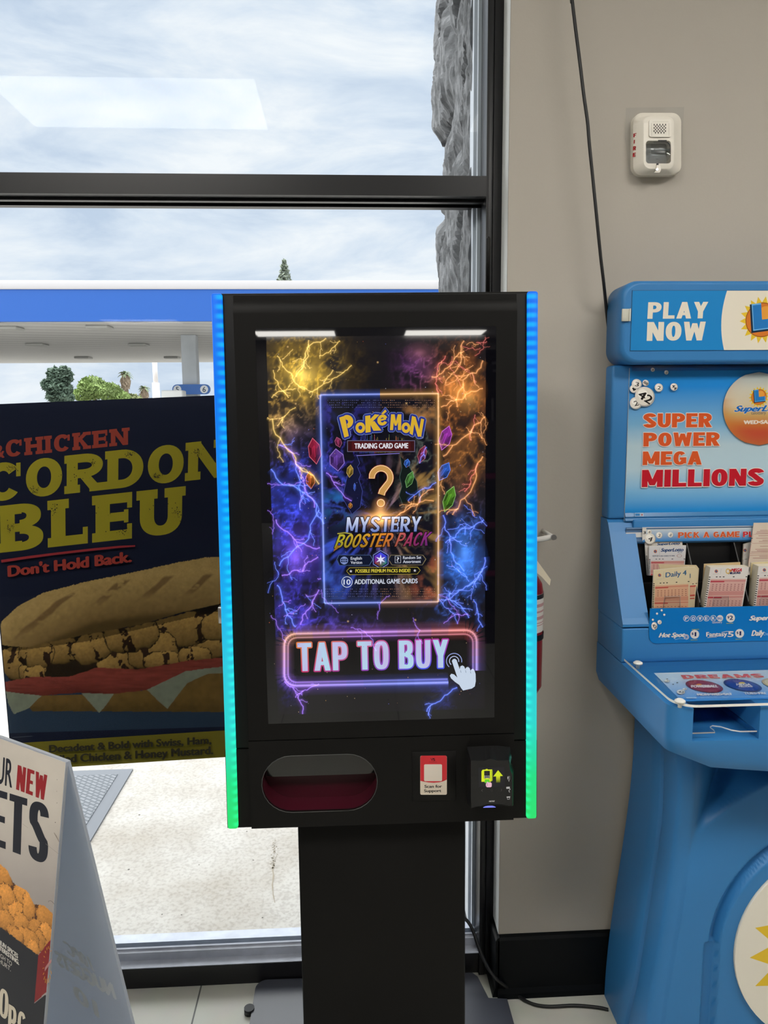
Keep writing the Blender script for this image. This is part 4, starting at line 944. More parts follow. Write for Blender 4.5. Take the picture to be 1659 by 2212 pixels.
b.inputs['Base Color'].default_value = (.0, .002, .004, 1); b.inputs['Specular IOR Level'].default_value = .15; b.inputs['Roughness'].default_value = .4; t.links.new(ad.outputs[0], b.inputs['Emission Color']); b.inputs['Emission Strength'].default_value = .95
for sg in (-1, 1):
    m = KB(); m.use(ml).box((min(sg*.2755, sg*.2950), -.004, -.5848), (max(sg*.2755, sg*.2950), .028, .4318), .0045, 3)
    for v in m.bm.verts: v.co.x *= wz(v.co.z)
    m.done('light_strip', ks)
# display: black bordered glass and the lit picture
m = KB(); m.use(M_blackgl).box((-.2182, -.0038, -.3725), (.2182, -.0005, .3698)); m.done('screen_glass', ks)
FD = kf(-.00385); pic = Pic(FD, dh=1.2e-5)
def bump_(X, Y, cx, cy, sx, sy): return np.exp(-((X-cx)/sx)**2-((Y-cy)/sy)**2)
def paint_screen(X, Y):
    n = fbm(X/42, Y/42, 1, 5); n2 = fbm(X/20, Y/26, 21, 5); n3 = fbm(X/30+5, Y/30, 31, 4)
    v1 = (1-np.abs(2*n-1))**26; v2 = (1-np.abs(2*n2-1))**22; wisp = sstep(.38, .75, n3)
    C = np.zeros(X.shape+(3,)); C[...] = (.0075, .0065, .0085)
    Z = [((650, 805, 70, 70), (.50, .30, .03), 1), ((600, 905, 45, 60), (.30, .17, .02), .9), ((985, 850, 62, 80), (.42, .13, .025), 1), ((1000, 980, 45, 80), (.26, .10, .02), .9), ((625, 1075, 50, 110), (.025, .05, .55), 1), ((645, 1180, 55, 70), (.05, .03, .36), 1.1),
         ((1000, 1200, 50, 80), (.02, .10, .42), 1.1), ((970, 1300, 40, 40), (.03, .08, .35), .8), ((640, 1310, 50, 55), (.05, .04, .55), .9), ((905, 800, 40, 40), (.12, .03, .16), .8), ((700, 1350, 120, 16), (.05, .03, .25), .8), ((625, 1480, 25, 30), (.03, .02, .25), .6), ((960, 1505, 40, 25), (.02, .03, .25), .6)]
    for (a, c, k) in Z:
        g = bump_(X, Y, *a); C += (g*k*(.05+.50*wisp+1.3*v1+.9*v2))[..., None]*np.array(c)
    return C
def prjf(fr, a, b_):
    P = fr.O[None, None, :]+a[..., None]*fr.U+b_[..., None]*fr.V-CO; zc = P@CC
    return CX+FPX*(P@CA)/zc, CY-FPX*(P@CB)/zc
pic.pxm = False; pic.raster(-.1992, -.3542, .1992, .3542, 180, 300, lambda a, b_: paint_screen(*prjf(FD, a, b_))); pic.pxm = True
# inside of the booster pack picture
def paint_pack(X, Y):
    dx, dy = X-822, Y-1118; a = np.arctan2(dy, dx); r = np.hypot(dx, dy)
    n = fbm(a*9, r/60, 41, 4); n2 = fbm(X/26, Y/26, 42, 5); v = (1-np.abs(2*n2-1))**18
    st = sstep(.55, .80, n)*np.exp(-(r/150)**2)*sstep(8, 40, r)
    C = np.zeros(X.shape+(3,)); C[...] = (.004, .004, .009); L = sstep(900, 740, X); Rr = sstep(760, 915, X)
    C += (st*L*(.5+n2))[..., None]*np.array((.05, .10, .75))+(st*Rr*(.5+n2))[..., None]*np.array((.45, .25, .06))
    C += (v*.55*bump_(X, Y, 735, 1000, 45, 110))[..., None]*np.array((.10, .08, .8))+(v*.5*bump_(X, Y, 915, 1040, 45, 110))[..., None]*np.array((.25, .30, .25))
    C += (bump_(X, Y, 740, 1090, 35, 28)*sstep(.4, .7, n2))[..., None]*np.array((.02, .17, .55))
    C += (bump_(X, Y, 822, 1120, 34, 12))[..., None]*np.array((1.2, .55, .16))+(bump_(X, Y, 822, 1108, 10, 20))[..., None]*np.array((.6, .3, .1))
    C += (bump_(X, Y, 730, 885, 40, 22)*wv_(n2))[..., None]*np.array((.05, .05, .5))+(bump_(X, Y, 915, 890, 40, 30)*wv_(n2))[..., None]*np.array((.4, .18, .05))
    C += (bump_(X, Y, 720, 1240, 30, 50)*wv_(n2))[..., None]*np.array((.03, .08, .4))+(bump_(X, Y, 925, 1255, 30, 50)*wv_(n2))[..., None]*np.array((.4, .10, .04))
    dark = np.exp(-((X-822)/42)**2-((Y-1020)/75)**2)*sstep(1100, 1060, Y); C *= (1-.85*dark)[..., None]
    return C
def wv_(n): return sstep(.4, .7, n)
pic.raster(696, 853, 944, 1295, 110, 190, paint_pack)
DG = lambda *c: lint(c)
rng = random.Random(8)
# crimped top and bottom bands of the pack
for yy in (864, 869, 874, 879, 1271, 1276, 1281, 1286):
    for k in range(58):
        x = 703+k*4.1+rng.uniform(-.5, .5)
        if x < 940 and rng.random() < .8: g = rng.uniform(.3, 1); pic.rect(x, yy, x+1.9, yy+1.7, tuple(g*q_ for q_ in (DG(92, 96, 150) if x < 822 else DG(150, 112, 92))))
# torn paper rays
for (p, c) in (([(770, 982), (777, 1000), (772, 1008), (779, 1025), (775, 1035), (783, 1060), (778, 1095), (760, 1110), (740, 1075), (752, 1020)], DG(13, 17, 50)), ([(864, 985), (868, 1010), (863, 1030), (868, 1050), (862, 1070), (872, 1094), (905, 1090), (900, 1040), (880, 1000)], DG(11, 22, 20))): pic.poly(p, c); pic.line(p, 1.0, tuple(min(.5, 9*x+.02) for x in c))
for k in range(34):
    x = 776+k*2.8; pic.line([(x, 980-(k*.10)), (x+rng.uniform(-3, 3), 962-rng.uniform(0, 24))], .8, tuple(rng.uniform(.2, .8)*q_ for q_ in (DG(90, 110, 210) if k < 12 else DG(196, 150, 80))))
pic.line([(770, 984), (863, 979)], 1.6, DG(120, 110, 190))
# banner
pic.rect(750, 951, 896, 976, DG(96, 92, 120)); pic.rect(751.5, 952.5, 894.5, 974.5, DG(52, 12, 16)); pic.rect(760, 954, 886, 973, DG(74, 17, 21))
pic.text('TRADING CARD GAME', (766, 968.6), (881, 967.8), (766, 957.6), DG(224, 222, 230), bold=.004)
# brand lettering
BLU, OUTL, GLD = DG(36, 48, 128), DG(120, 138, 200), DG(212, 170, 46)
LET = [('P', (744, 945), (772, 936), (733, 902)), ('o', (768, 935), (789, 934.5), (767.5, 904.5)), ('K', (788, 935), (822, 930), (787, 899)), ('e', (815.5, 920), (837.5, 917), (814, 889)), ('M', (842, 929), (866, 929), (843.5, 895)), ('o', (867, 934.5), (886, 935), (867, 904.5)), ('N', (884, 938), (909, 945), (889.5, 898.5))]
SEG = {'P': [[(0, 0), (.34, 0), (.42, 1), (.0, 1)], *[[(.2+a*.8, b_*1.0) for a, b_ in q_] for q_ in _band(.30, .70, .62, .32, .14, .10, -95, 95, 2)]],
       'K': [[(.05, 0), (.37, 0), (.37, 1), (.05, 1)], [(.3, .45), (.3, .72), (.66, 1.02), (.95, .95)], [(.3, .58), (.62, .62), (1.05, .0), (.55, .05)]],
       'M': [[(.0, 0), (.28, 0), (.34, 1), (.04, 1)], [(.72, 0), (1, 0), (.96, 1), (.66, 1)], [(.06, 1), (.36, 1), (.58, .28), (.42, .28)], [(.94, 1), (.64, 1), (.42, .28), (.58, .28)]],
       'N': [[(.0, .05), (.28, .0), (.28, 1), (.0, 1)], [(.74, .0), (1, .05), (1.04, 1), (.78, 1)], [(.0, 1), (.3, 1), (1.0, .05), (.72, .0)]],
       'o': _band(.5, .36, .5, .38, .20, .15, 0, 360, 2, 22), 'e': _band(.5, .36, .5, .38, .20, .17, 20, 330, 2, 20)+[[(.15, .30), (.85, .36), (.85, .48), (.15, .42)]]}
for (ex, c) in ((.235, OUTL), (.19, BLU), (0, GLD)):
    pic.up()
    for ch, BL, BR, TL in LET:
        mm_ = pic._map(BL, BR, TL); wpx = BR[0]-BL[0]; hpx = BL[1]-TL[1]
        for k in range(10 if ex else 1):
            ox, oy = (ex*21*math.cos(k*math.pi/5)/wpx, ex*21*math.sin(k*math.pi/5)/hpx) if ex else (0, 0)
            for P in SEG[ch]: pic._tri([tuple(mm_(x+ox, y+oy)) for x, y in P], c, False)
    e_ = ex*21; pic.poly([(822-e_*.6, 893+e_*.5), (832, 884-e_), (836+e_, 890), (827+e_, 897)] if ex else [(823, 894), (832, 884.5), (835, 889), (828, 895)], c)
pic.text('TM', (907.5, 946.5), (914, 946.5), (907.5, 942.5), DG(150, 150, 160))
# big question mark
qm = [(802, 1029)]+[(823+20*math.cos(math.radians(a)), 1031-20*math.sin(math.radians(a))) for a in range(178, -40, -14)]+[(832, 1052), (826, 1060), (823.5, 1068)]
for wd, c in ((17, DG(150, 66, 34)), (14.5, DG(250, 220, 170)), (11.5, DG(196, 146, 80))): pic.line(qm, [wd*.9]*(len(qm)-3)+[wd*.95, wd, wd], c)
for r_, c in ((9.8, DG(150, 66, 34)), (8.6, DG(250, 220, 170)), (7, DG(196, 146, 80))): pic.disc((822.5, 1086), r_, c)
# pack titles
gm = lambda x, y: tuple(np.array(DG(96, 120, 190))*(1-y)+np.array(DG(214, 222, 244))*y)
pic.block('MYSTERY', (747, 1149), (908, 1147), (750, 1116.5), DG(190, 200, 230), outline=(DG(16, 18, 40), .012, .06), grad=gm, w=.62, t=.18, th=.14, slab=.03, gap=.06, p=2.2)
def gb(x, y):
    a = np.array(DG(170, 168, 50)); b_ = np.array(DG(214, 128, 40)); c = np.array(DG(160, 50, 96)); d = np.array(DG(120, 44, 130))
    v = a+(b_-a)*min(1, x/.5) if x < .5 else (b_+(c-b_)*min(1, (x-.5)/.28) if x < .78 else c+(d-c)*min(1, (x-.78)/.22)); return tuple(v*(.6+.5*y))
pic.block('BOOSTER PACK', (722, 1182.5), (922, 1177), (733, 1153), DG(210, 150, 40), outline=(DG(20, 12, 10), .008, .06), grad=gb, w=.6, t=.17, th=.15, gap=.07, p=2.1)
pic.poly([(720, 1190), (727, 1177), (735, 1177), (729, 1184)], DG(150, 100, 30)); pic.line([(729, 1151.5), (745, 1149.5), (760, 1152)], 2.2, DG(170, 160, 60))
# badges
pic.poly([(727, 1207), (732, 1197), (800, 1197), (806, 1207), (798, 1220), (733, 1220)], DG(66, 88, 130)); pic.poly([(728.5, 1207), (733, 1198), (799, 1198), (804, 1207), (797, 1219), (734, 1219)], DG(10, 18, 42))
pic.poly([(838, 1207), (843, 1197), (913, 1197), (920, 1206), (912, 1219), (846, 1219)], DG(120, 108, 80)); pic.poly([(839.5, 1207), (844, 1198), (912, 1198), (918, 1206), (911, 1218), (847, 1218)], DG(18, 20, 34))
G = DG(140, 160, 220)
pic.disc((743.6, 1209), 8.3, G, r_in=7.2); pic.disc((743.6, 1209), 3.8, G, ry=8.3, r_in=3.0); pic.line([(735.5, 1209), (751.7, 1209)], .9, G); pic.line([(737, 1204.5), (750.2, 1204.5)], .9, G); pic.line([(737, 1213.5), (750.2, 1213.5)], .9, G); pic.line([(743.6, 1201), (743.6, 1217)], .9, G)
TW = DG(202, 206, 220)
pic.text('English', (757.7, 1207.5), (781.5, 1207), (757.7, 1201.2), TW, bold=.006); pic.text('Version', (757.7, 1216.3), (782, 1216), (757.7, 1210), TW, bold=.006)
pic.text('Random Set', (870, 1206), (909, 1205.3), (870, 1199.5), TW, bold=.004); pic.text('Assortment', (870, 1214.5), (908, 1214), (870, 1208), TW, bold=.004)
pic.line([(853, 1199.5), (865, 1199.5), (865, 1214), (853, 1214)], 1.0, TW, closed=True); pic.text('?', (856.5, 1211.5), (861.5, 1211.5), (856.5, 1202), TW, bold=.05)
hexp = lambda r_: [(822+r_*math.sin(math.radians(60*k)), 1207-r_*1.06*math.cos(math.radians(60*k))) for k in range(6)]
pic.poly(hexp(19), DG(130, 140, 210)); pic.poly(hexp(17.6), DG(16, 18, 60)); pic.poly(hexp(15), [DG(70, 84, 230), DG(40, 60, 210), DG(30, 130, 120), DG(60, 70, 60), DG(140, 40, 30), DG(90, 50, 190)])
pic.poly([(822+(11.5 if k % 2 == 0 else 3.9)*math.sin(math.radians(30*k)), 1207-(11.5 if k % 2 == 0 else 3.9)*math.cos(math.radians(30*k))) for k in range(12)], DG(222, 224, 246))
hx = [(748, 1231.5), (755, 1224), (902, 1222.8), (907.5, 1230), (901, 1238.5), (755, 1240)]
pic.poly(hx, DG(150, 134, 50)); pic.poly([(827+(x-827)*.985, 1231.4+(y-1231.4)*.86) for x, y in hx], DG(12, 12, 14))
pic.text('POSSIBLE PREMIUM PACKS INSIDE!', (768, 1235), (885.5, 1234), (768, 1227.6), DG(206, 190, 62), bold=.002)
for cx, cy in ((758, 1232), (895.3, 1230.6)): pic.poly([(cx+(3.6 if k % 2 == 0 else 1.5)*math.sin(math.radians(36*k)), cy-(3.6 if k % 2 == 0 else 1.5)*math.cos(math.radians(36*k))) for k in range(10)], DG(200, 200, 210))
pic.disc((749.7, 1255), 12, DG(196, 204, 224), r_in=10.6); pic.text('10', (742.5, 1260.5), (757, 1260.5), (742.5, 1249.5), DG(214, 220, 236), bold=.02)
pic.text('ADDITIONAL GAME CARDS', (766, 1259.6), (901, 1257.5), (766, 1249.6), DG(206, 212, 228), bold=.002)
# gems
def gem(cx, cy, rx_, ry_, rot, col, k=1.0):
    cr_, sr = math.cos(rot), math.sin(rot); pt_ = lambda x, y: (cx+(x*rx_)*cr_-(y*ry_)*sr, cy+(x*rx_)*sr+(y*ry_)*cr_)
    O_ = [(0, -1), (.75, -.42), (.8, .35), (0, 1), (-.8, .35), (-.75, -.42)]; I_ = [(.05, -.45), (.38, -.15), (.3, .3), (-.05, .5), (-.42, .2), (-.35, -.25)]
    c = np.array(lin(col)); br_ = (.9, .35, .20, .55, .28, .7)
    pic.poly([pt_(x*1.1, y*1.08) for x, y in O_], tuple(np.clip(c*1.6+.10, 0, 1)))
    pic.up()
    for i in range(6): pic.poly([pt_(*O_[i]), pt_(*O_[(i+1) % 6]), pt_(*I_[(i+1) % 6]), pt_(*I_[i])], tuple(c*br_[i]*k), False)
    pic.poly([pt_(*p) for p in I_], [tuple(c*b_*k) for b_ in (1.3, .6, .3, .5, .8, 1.1)]); pic.line([pt_(*I_[0]), pt_(*I_[3])], .8, tuple(np.clip(c*1.8, 0, 1)))
for g in ((680, 974, 15, 27, -.15, (150, 30, 62)), (671, 1036, 11, 18, -.1, (176, 84, 36)), (961, 946, 14, 26, .3, (150, 50, 160)), (958, 1018, 13, 21, .5, (46, 92, 190)), (969, 1077, 13, 28, .35, (84, 140, 40)), (731, 955, 8, 11, -.3, (140, 50, 90)), (728, 993, 18, 23, -.1, (96, 60, 150)), (756, 1017, 8, 13, .1, (160, 130, 50)), (911, 981, 10, 19, .3, (130, 40, 50)), (878.5, 1000, 7, 9, .2, (50, 100, 190)), (884, 1035, 9, 18, .35, (74, 130, 60)), (645, 1054, 4, 6, -.2, (40, 80, 160)), (757, 1091, 5, 6, 0, (170, 110, 40)), (766, 1051, 3, 8, 0, (60, 90, 190))): gem(*g)
# buy button
gt = lambda x, y: tuple(np.array(DG(150, 196, 226))*(1-y)+np.array(DG(190, 176, 226))*y)
def edgec(x, y):
    L_ = np.array(DG(214, 120, 60))*y+np.array(DG(190, 40, 80))*(1-y); R2 = np.array(DG(170, 50, 150))*y+np.array(DG(60, 80, 220))*(1-y); k = min(1, max(0, x*1.2)); return tuple(L_*(1-k)+R2*k)
pic.poly([(629, 1369), (1012, 1360), (1013, 1462), (630, 1464)], DG(9, 7, 10))
P_ = dict(w=.5, t=.185, th=.15, gap=.085, p=2.8)
polys = block_polys('TAP TO BUY', **P_); mm_ = pic._map((645, 1446.5), (967, 1438.5), (643, 1386)); pic.up()
for k in range(12):
    ex, ey = .0085*math.cos(k*math.pi/6), .046*math.sin(k*math.pi/6)
    for p in polys: pic._tri([tuple(mm_(x+ex, y+ey)) for x, y in p], [edgec(x, y) for x, y in p], False)
def gt2(x, y):
    k = .5+.5*math.sin(x*23+y*2); return tuple((np.array(DG(172, 212, 232))*(1-k)+np.array(DG(190, 182, 226))*k)*(1.0))
pic.up()
for p in polys: pic._tri([tuple(mm_(x, y)) for x, y in p], [gt2(x, y) for x, y in p], False)
# pointing hand
HC = DG(196, 210, 228); z2 = lambda x, y: (540+x/2.86, 1100+y/2.86)
hand = [z2(*p) for p in ((1243, 928), (1250, 917), (1262, 914), (1272, 922), (1291, 978), (1296, 960), (1308, 955), (1319, 962), (1326, 978), (1331, 968), (1342, 964), (1352, 972), (1358, 988), (1364, 978), (1374, 976), (1382, 986), (1389, 1008), (1390, 1052), (1384, 1084), (1366, 1097), (1312, 1109), (1300, 1094), (1288, 1074), (1262, 1056), (1238, 1034), (1231, 1018), (1240, 1006), (1256, 1010), (1277, 1030))]
pic.poly([(x+(x-1000)*.05, y+(y-1455)*.05) for x, y in hand], DG(14, 16, 30)); pic.poly(hand, HC)
for x_, y0_, y1_ in ((1300, 985, 1000), (1330, 985, 1000), (1360, 992, 1004)): pic.line([z2(x_-3, y0_), z2(x_, y1_)], 1.0, DG(120, 134, 156))
for r_, a0, a1, c in ((16.5, 150, 395, DG(150, 164, 224)), (10, 150, 400, DG(190, 200, 236))):
    pic.line([(979.5+r_*math.cos(math.radians(a)), 1424.5+r_*math.sin(math.radians(a))) for a in range(a0-20, a1-18, 15)], 1.6, c)
for _ in range(230):
    x, y = rng.uniform(583, 1045), rng.uniform(732, 1535)
    if 700 < x < 940 and rng.random() < .5: continue
    c = rng.choice((DG(220, 170, 90), DG(230, 200, 150), DG(120, 130, 230), DG(230, 110, 60), DG(200, 200, 220))); r_ = rng.uniform(.4, 1.0); k = rng.uniform(.3, 1)
    pic.poly([(x-r_, y), (x, y-r_*1.3), (x+r_, y), (x, y+r_*1.3)], tuple(k*q_ for q_ in c))
# soft glows laid over the picture
pic.cur = 1
def bolt(p, q_, col, seed, wd=3.2, br=3, jag=.16):
    r2 = random.Random(seed); pts = [np.array(p, float), np.array(q_, float)]
    for it in range(4):
        n_ = [pts[0]]
        for a, b_ in zip(pts[:-1], pts[1:]):
            d = b_-a; n_ += [(a+b_)/2+np.array([-d[1], d[0]])*r2.uniform(-jag, jag), b_]
        pts = n_
    pic.glow(pts, wd*2.6, tuple(x*.22 for x in col)); pic.glow(pts, wd*.55, tuple(min(1.2, x*1.0+.10) for x in col))
    for _ in range(br):
        i = r2.randrange(2, len(pts)-2); d = np.array(q_, float)-np.array(p, float); a = r2.choice((-1, 1))*r2.uniform(.4, 1.0); ca, sa_ = math.cos(a), math.sin(a); L = r2.uniform(.15, .35)
        if br > 0: bolt(pts[i], pts[i]+L*np.array([d[0]*ca-d[1]*sa_, d[0]*sa_+d[1]*ca]), tuple(x*.7 for x in col), r2.randrange(9999), wd*.6, 0 if wd < 2.5 else 1, jag)
YB, OB, BB, VB, RB = (.75, .48, .08), (.70, .26, .05), (.08, .17, .95), (.30, .12, .85), (.6, .08, .06)
for a in (((668, 736), (652, 800), YB, 1, 4), ((705, 732), (640, 815), YB, 2, 4), ((735, 738), (690, 770), YB, 3, 3), ((588, 860), (640, 840), YB, 4, 3.5), ((590, 905), (690, 1045), YB, 5, 5), ((592, 800), (625, 860), YB, 6, 3), ((760, 790), (700, 830), YB, 16, 3), ((600, 770), (660, 842), YB, 17, 4), ((720, 800), (668, 850), YB, 18, 4), ((640, 880), (600, 920), YB, 19, 3),
          ((605, 960), (680, 1095), VB, 7, 3.5), ((587, 1012), (700, 1130), BB, 8, 5), ((640, 1000), (650, 1100), BB, 9, 3), ((598, 1120), (692, 1180), VB, 20, 4), ((690, 1100), (605, 1220), BB, 21, 4), ((610, 1240), (688, 1200), VB, 22, 4), ((600, 1260), (640, 1350), BB, 10, 4.5), ((690, 1270), (650, 1345), VB, 11, 4),
          ((1045, 900), (955, 985), OB, 12, 5), ((1040, 985), (975, 1110), OB, 13, 4.5), ((1000, 738), (960, 830), OB, 14, 4), ((1040, 780), (985, 880), OB, 15, 5), ((960, 770), (945, 850), RB, 23, 3), ((930, 815), (1000, 760), OB, 24, 4), ((1040, 840), (950, 880), OB, 25, 4), ((1030, 1000), (1000, 1060), RB, 30, 3),
          ((1042, 1120), (960, 1170), BB, 26, 4), ((955, 1110), (1000, 1230), BB, 27, 4), ((1044, 1200), (965, 1290), BB, 28, 4.5), ((1020, 1290), (1040, 1350), BB, 29, 3.5), ((950, 1290), (1010, 1330), BB, 31, 3.5),
          ((616, 1465), (655, 1535), VB, 32, 3.5), ((690, 1470), (640, 1500), VB, 33, 3), ((985, 1478), (920, 1530), BB, 34, 4), ((920, 965), (905, 1000), BB, 35, 2.5), ((935, 1055), (860, 1110), OB, 36, 3.5), ((940, 1040), (880, 1080), BB, 37, 2.5), ((705, 1020), (760, 1080), VB, 38, 3), ((850, 1118), (935, 1080), OB, 39, 3)):
    bolt(*a)
r9 = random.Random(77)
for k in range(46):
    zone = r9.choice(((585, 700, 735, 930, YB), (585, 690, 950, 1340, BB), (585, 690, 950, 1340, VB), (945, 1043, 740, 1080, OB), (945, 1043, 1090, 1340, BB), (600, 1040, 1300, 1350, VB), (950, 1043, 740, 900, RB)))
    p = (r9.uniform(zone[0], zone[1]), r9.uniform(zone[2], zone[3])); a = r9.uniform(0, 6.3); L = r9.uniform(25, 75); q_ = (min(max(p[0]+L*math.cos(a), zone[0]-5), zone[1]+5), p[1]+L*math.sin(a))
    bolt(p, q_, tuple(x*.8 for x in zone[4]), 500+k, r9.uniform(1.4, 2.4), 2, .2)
# pack outline, cool on the left and warm on the right
def run(p, q_, n=26): return [(p[0]+(q_[0]-p[0])*k/n, p[1]+(q_[1]-p[1])*k/n) for k in range(n+1)]
ci, wa, wh = (.10, .20, .85), (.80, .40, .08), (.55, .55, .65)
for (p, q_, c) in (((693, 854), (702, 1297), ci), ((944, 851), (944, 1294), wa), ((693, 854), (820, 852.5), ci), ((820, 852.5), (944, 851), wa), ((702, 1297), (822, 1295.5), ci), ((822, 1295.5), (944, 1294), (.6, .3, .25))):
    pic.glow(run(p, q_, 6), 13, tuple(x*.30 for x in c)); pic.glow(run(p, q_, 6), 3.2, tuple(x*.7+.25 for x in c))
# button outline
def rpath(x0, y0, x1, y1, r_, sk):
    P = [(x0+r_+(x1-r_-x0-r_)*k/10, y0) for k in range(11)]+[(x1-r_+r_*math.sin(math.radians(15*k)), y0+r_-r_*math.cos(math.radians(15*k))) for k in range(1, 7)]+[(x1, y0+r_+(y1-y0-2*r_)*k/4) for k in range(1, 5)]
    P += [(x1-r_+r_*math.cos(math.radians(15*k)), y1-r_+r_*math.sin(math.radians(15*k))) for k in range(1, 7)]+[(x1-r_-(x1-x0-2*r_)*k/10, y1) for k in range(1, 11)]+[(x0+r_-r_*math.sin(math.radians(15*k)), y1-r_+r_*math.cos(math.radians(15*k))) for k in range(1, 7)]
    P += [(x0, y1-r_-(y1-y0-2*r_)*k/4) for k in range(1, 5)]+[(x0+r_-r_*math.cos(math.radians(15*k)), y0+r_-r_*math.sin(math.radians(15*k))) for k in range(1, 6)]
    return [(x+(0.0 if x < 800 else 0), y+sk*(820-x)) for x, y in P]
def bcol(x, y):
    t_ = (x-615)/411; u = (y-1356)/112
    top = np.array((.75, .30, .10))*max(0, 1-t_*3)+np.array((.50, .14, .75))*max(0, 1-abs(t_-.45)*2.6)+np.array((.75, .15, .15))*max(0, 1-abs(t_-.9)*3.2)
    bot = np.array((.35, .12, .75))*max(0, 1-t_*1.8)+np.array((.12, .18, .95))*min(1, max(.2, t_*1.4)); return top*(1-u)+bot*u
for (x0, y0, x1, y1, r_, wd, k) in ((616.5, 1358, 1025.5, 1468.5, 24, 5.5, 1.0), (616.5, 1358, 1025.5, 1468.5, 24, 22, .30), (624.5, 1366, 1017.5, 1461, 18, 3.5, .85)):
    P = rpath(x0, y0, x1, y1, r_, .021); pic.up(); n_ = len(P)
    for i in range(n_):
        a, b_ = P[i], P[(i+1) % n_]; mx_ = (a[0]+b_[0])/2; my_ = (a[1]+b_[1])/2
        if mx_ > 965 and my_ > 1440: continue
        c = bcol(mx_, my_); c = tuple(c*k+(.22 if wd < 8 and r_ == 24 else .10 if wd < 8 else 0))
        pic.glow([a, b_], wd, c)
for (hx_, hy_, hr, hc, hry) in ((655, 820, 62, (.62, .40, .05), 56), (655, 812, 34, (.45, .33, .10), 34), (985, 845, 66, (.46, .17, .03), 62), (1010, 860, 34, (.40, .20, .05), 40), (905, 765, 40, (.20, .07, .10), 26), (648, 1185, 56, (.10, .06, .55), 70), (640, 1200, 28, (.20, .08, .50), 40), (1000, 1205, 52, (.04, .14, .60), 80), (1000, 1190, 26, (.06, .20, .55), 44)): pic.halo((hx_, hy_), hr, hc, 26, ry=hry)
pic.halo((822, 1118), 40, (.8, .4, .12), ry=18); pic.halo((822, 1090), 22, (.35, .15, .05))
for (x, y) in ((624, 752), (720, 760), (876, 872), (955, 815), (641, 873), (815, 785), (650, 1016), (752, 1335), (895, 1332)): pic.halo((x, y), 3.2, (.8, .5, .2), 10)
pic.build('display', [M_screen, M_glow], ks)
# access plate with the support sticker
FA = kf(-.0031); a0, a1 = FA.px(890, 1624), FA.px(985, 1728)
m = KB(); m.use(M_black).box((a0[0], -.0045, a1[1]), (a1[0], -.0032, a0[1]), .0004, 1); ap = m.done('access_plate', ks)
FS = kf(-.0046); pic = Pic(FS, dh=2e-5)
def rr_px(x0, y0, x1, y1, r_): return [(p[0], p[1]) for p in rrect((x0+x1)/2, (y0+y1)/2, x1-x0, y1-y0, r_, 5)]
z5 = lambda x, y: (880+x/6.636, 1600+y/6.636)
pic.poly(rr_px(907.8, 1632.5, 965.3, 1716.8, 3), lint((206, 194, 178)))
red = [z5(*p) for p in ((186, 575), (186, 240), (192, 224), (206, 215), (548, 212), (560, 222), (565, 240), (565, 558), (520, 580), (460, 596), (380, 603), (300, 598), (240, 588))]
pic.poly(red, lint((190, 44, 52))); pic.poly([z5(*p) for p in rrect(368, 459, 258, 242, 18, 5)], lint((206, 196, 184)))
pic.line([z5(336, 250), z5(352, 285), z5(366, 250)], 1.6, lint((60, 20, 40))); pic.text('S', z5(370, 289), z5(396, 289), z5(370, 250), lint((40, 16, 24)), bold=.08); pic.line([z5(310, 305), z5(424, 305)], .9, lint((120, 30, 36)))
pic.text('Scan for', z5(247, 675), z5(494, 672), z5(247, 634), lint((44, 42, 42)), bold=.012); pic.text('Support', z5(241, 738), z5(484, 734), z5(241, 698), lint((44, 42, 42)), bold=.012)
pic.build('support_sticker', M_vinyl, ap)
# card reader
Fr, Fb = kf(-.048), kf(-.0036); q8 = lambda x, y: (980+x/8.295, 1560+y/8.295)
cr_root = None
m = KB(); m.use(pmat('reader_black_plastic', (0.008, 0.008, 0.0085), 0.38, spec=.4))
fpts = [q8(*p) for p in ((308, 690), (560, 690), (610, 672), (660, 656), (720, 672), (770, 690), (985, 682), (1012, 860), (1052, 945), (1052, 1500), (1020, 1503), (880, 1475), (700, 1462), (560, 1480), (420, 1515), (318, 1540), (308, 1400))]
bpts = [q8(*p) for p in ((240, 440), (560, 425), (610, 422), (660, 420), (720, 420), (770, 420), (1010, 440), (1030, 700), (1078, 860), (1070, 1490), (1030, 1500), (880, 1500), (700, 1500), (560, 1500), (420, 1500), (250, 1470), (235, 1300))]
A = [Fr.px(*p) for p in fpts]; B = [Fb.px(*p) for p in bpts]
m.loft([[(x, -.0036, z) for x, z in B], [(x, -.048, z) for x, z in A]], caps=False, smooth=False)
tr = tessellate_polygon([[Vector((x, z, 0)) for x, z in A]]); m.faces([(x, -.048, z) for x, z in A], [tuple(t) for t in tr])
rd = m.done('card_reader', ks)
pic = Pic(kf(-.0482), dh=3e-5)
pic.poly([q8(*p) for p in ((440, 810), (910, 800), (920, 1160), (445, 1165))], lint((16, 15, 22)))
YG = lint((214, 226, 30))
pic.poly([q8(*p) for p in ((498, 880), (518, 852), (570, 850), (578, 838), (606, 838), (614, 850), (688, 846), (694, 870), (694, 1045), (660, 1068), (498, 1068))], YG)
pic.poly([q8(*p) for p in ((660, 860), (692, 856), (692, 1044), (662, 1064))], lint((180, 200, 24))); pic.poly([q8(*p) for p in ((546, 872), (648, 870), (650, 1012), (600, 1003), (546, 1012))], lint((22, 22, 24)))
for x in (562, 596, 630):
    for y in (966, 994): pic.disc(q8(x, y), 1.1, lint((220, 220, 220)), 8)
pic.poly([q8(*p) for p in ((556, 1025), (640, 1025), (644, 1075), (556, 1088))], lint((96, 200, 40)))
pic.poly([q8(*p) for p in ((575, 1110), (590, 1075), (604, 1065), (628, 1080), (660, 1074), (682, 1096), (680, 1150), (664, 1164), (596, 1164), (578, 1145))], lint((226, 180, 196)))
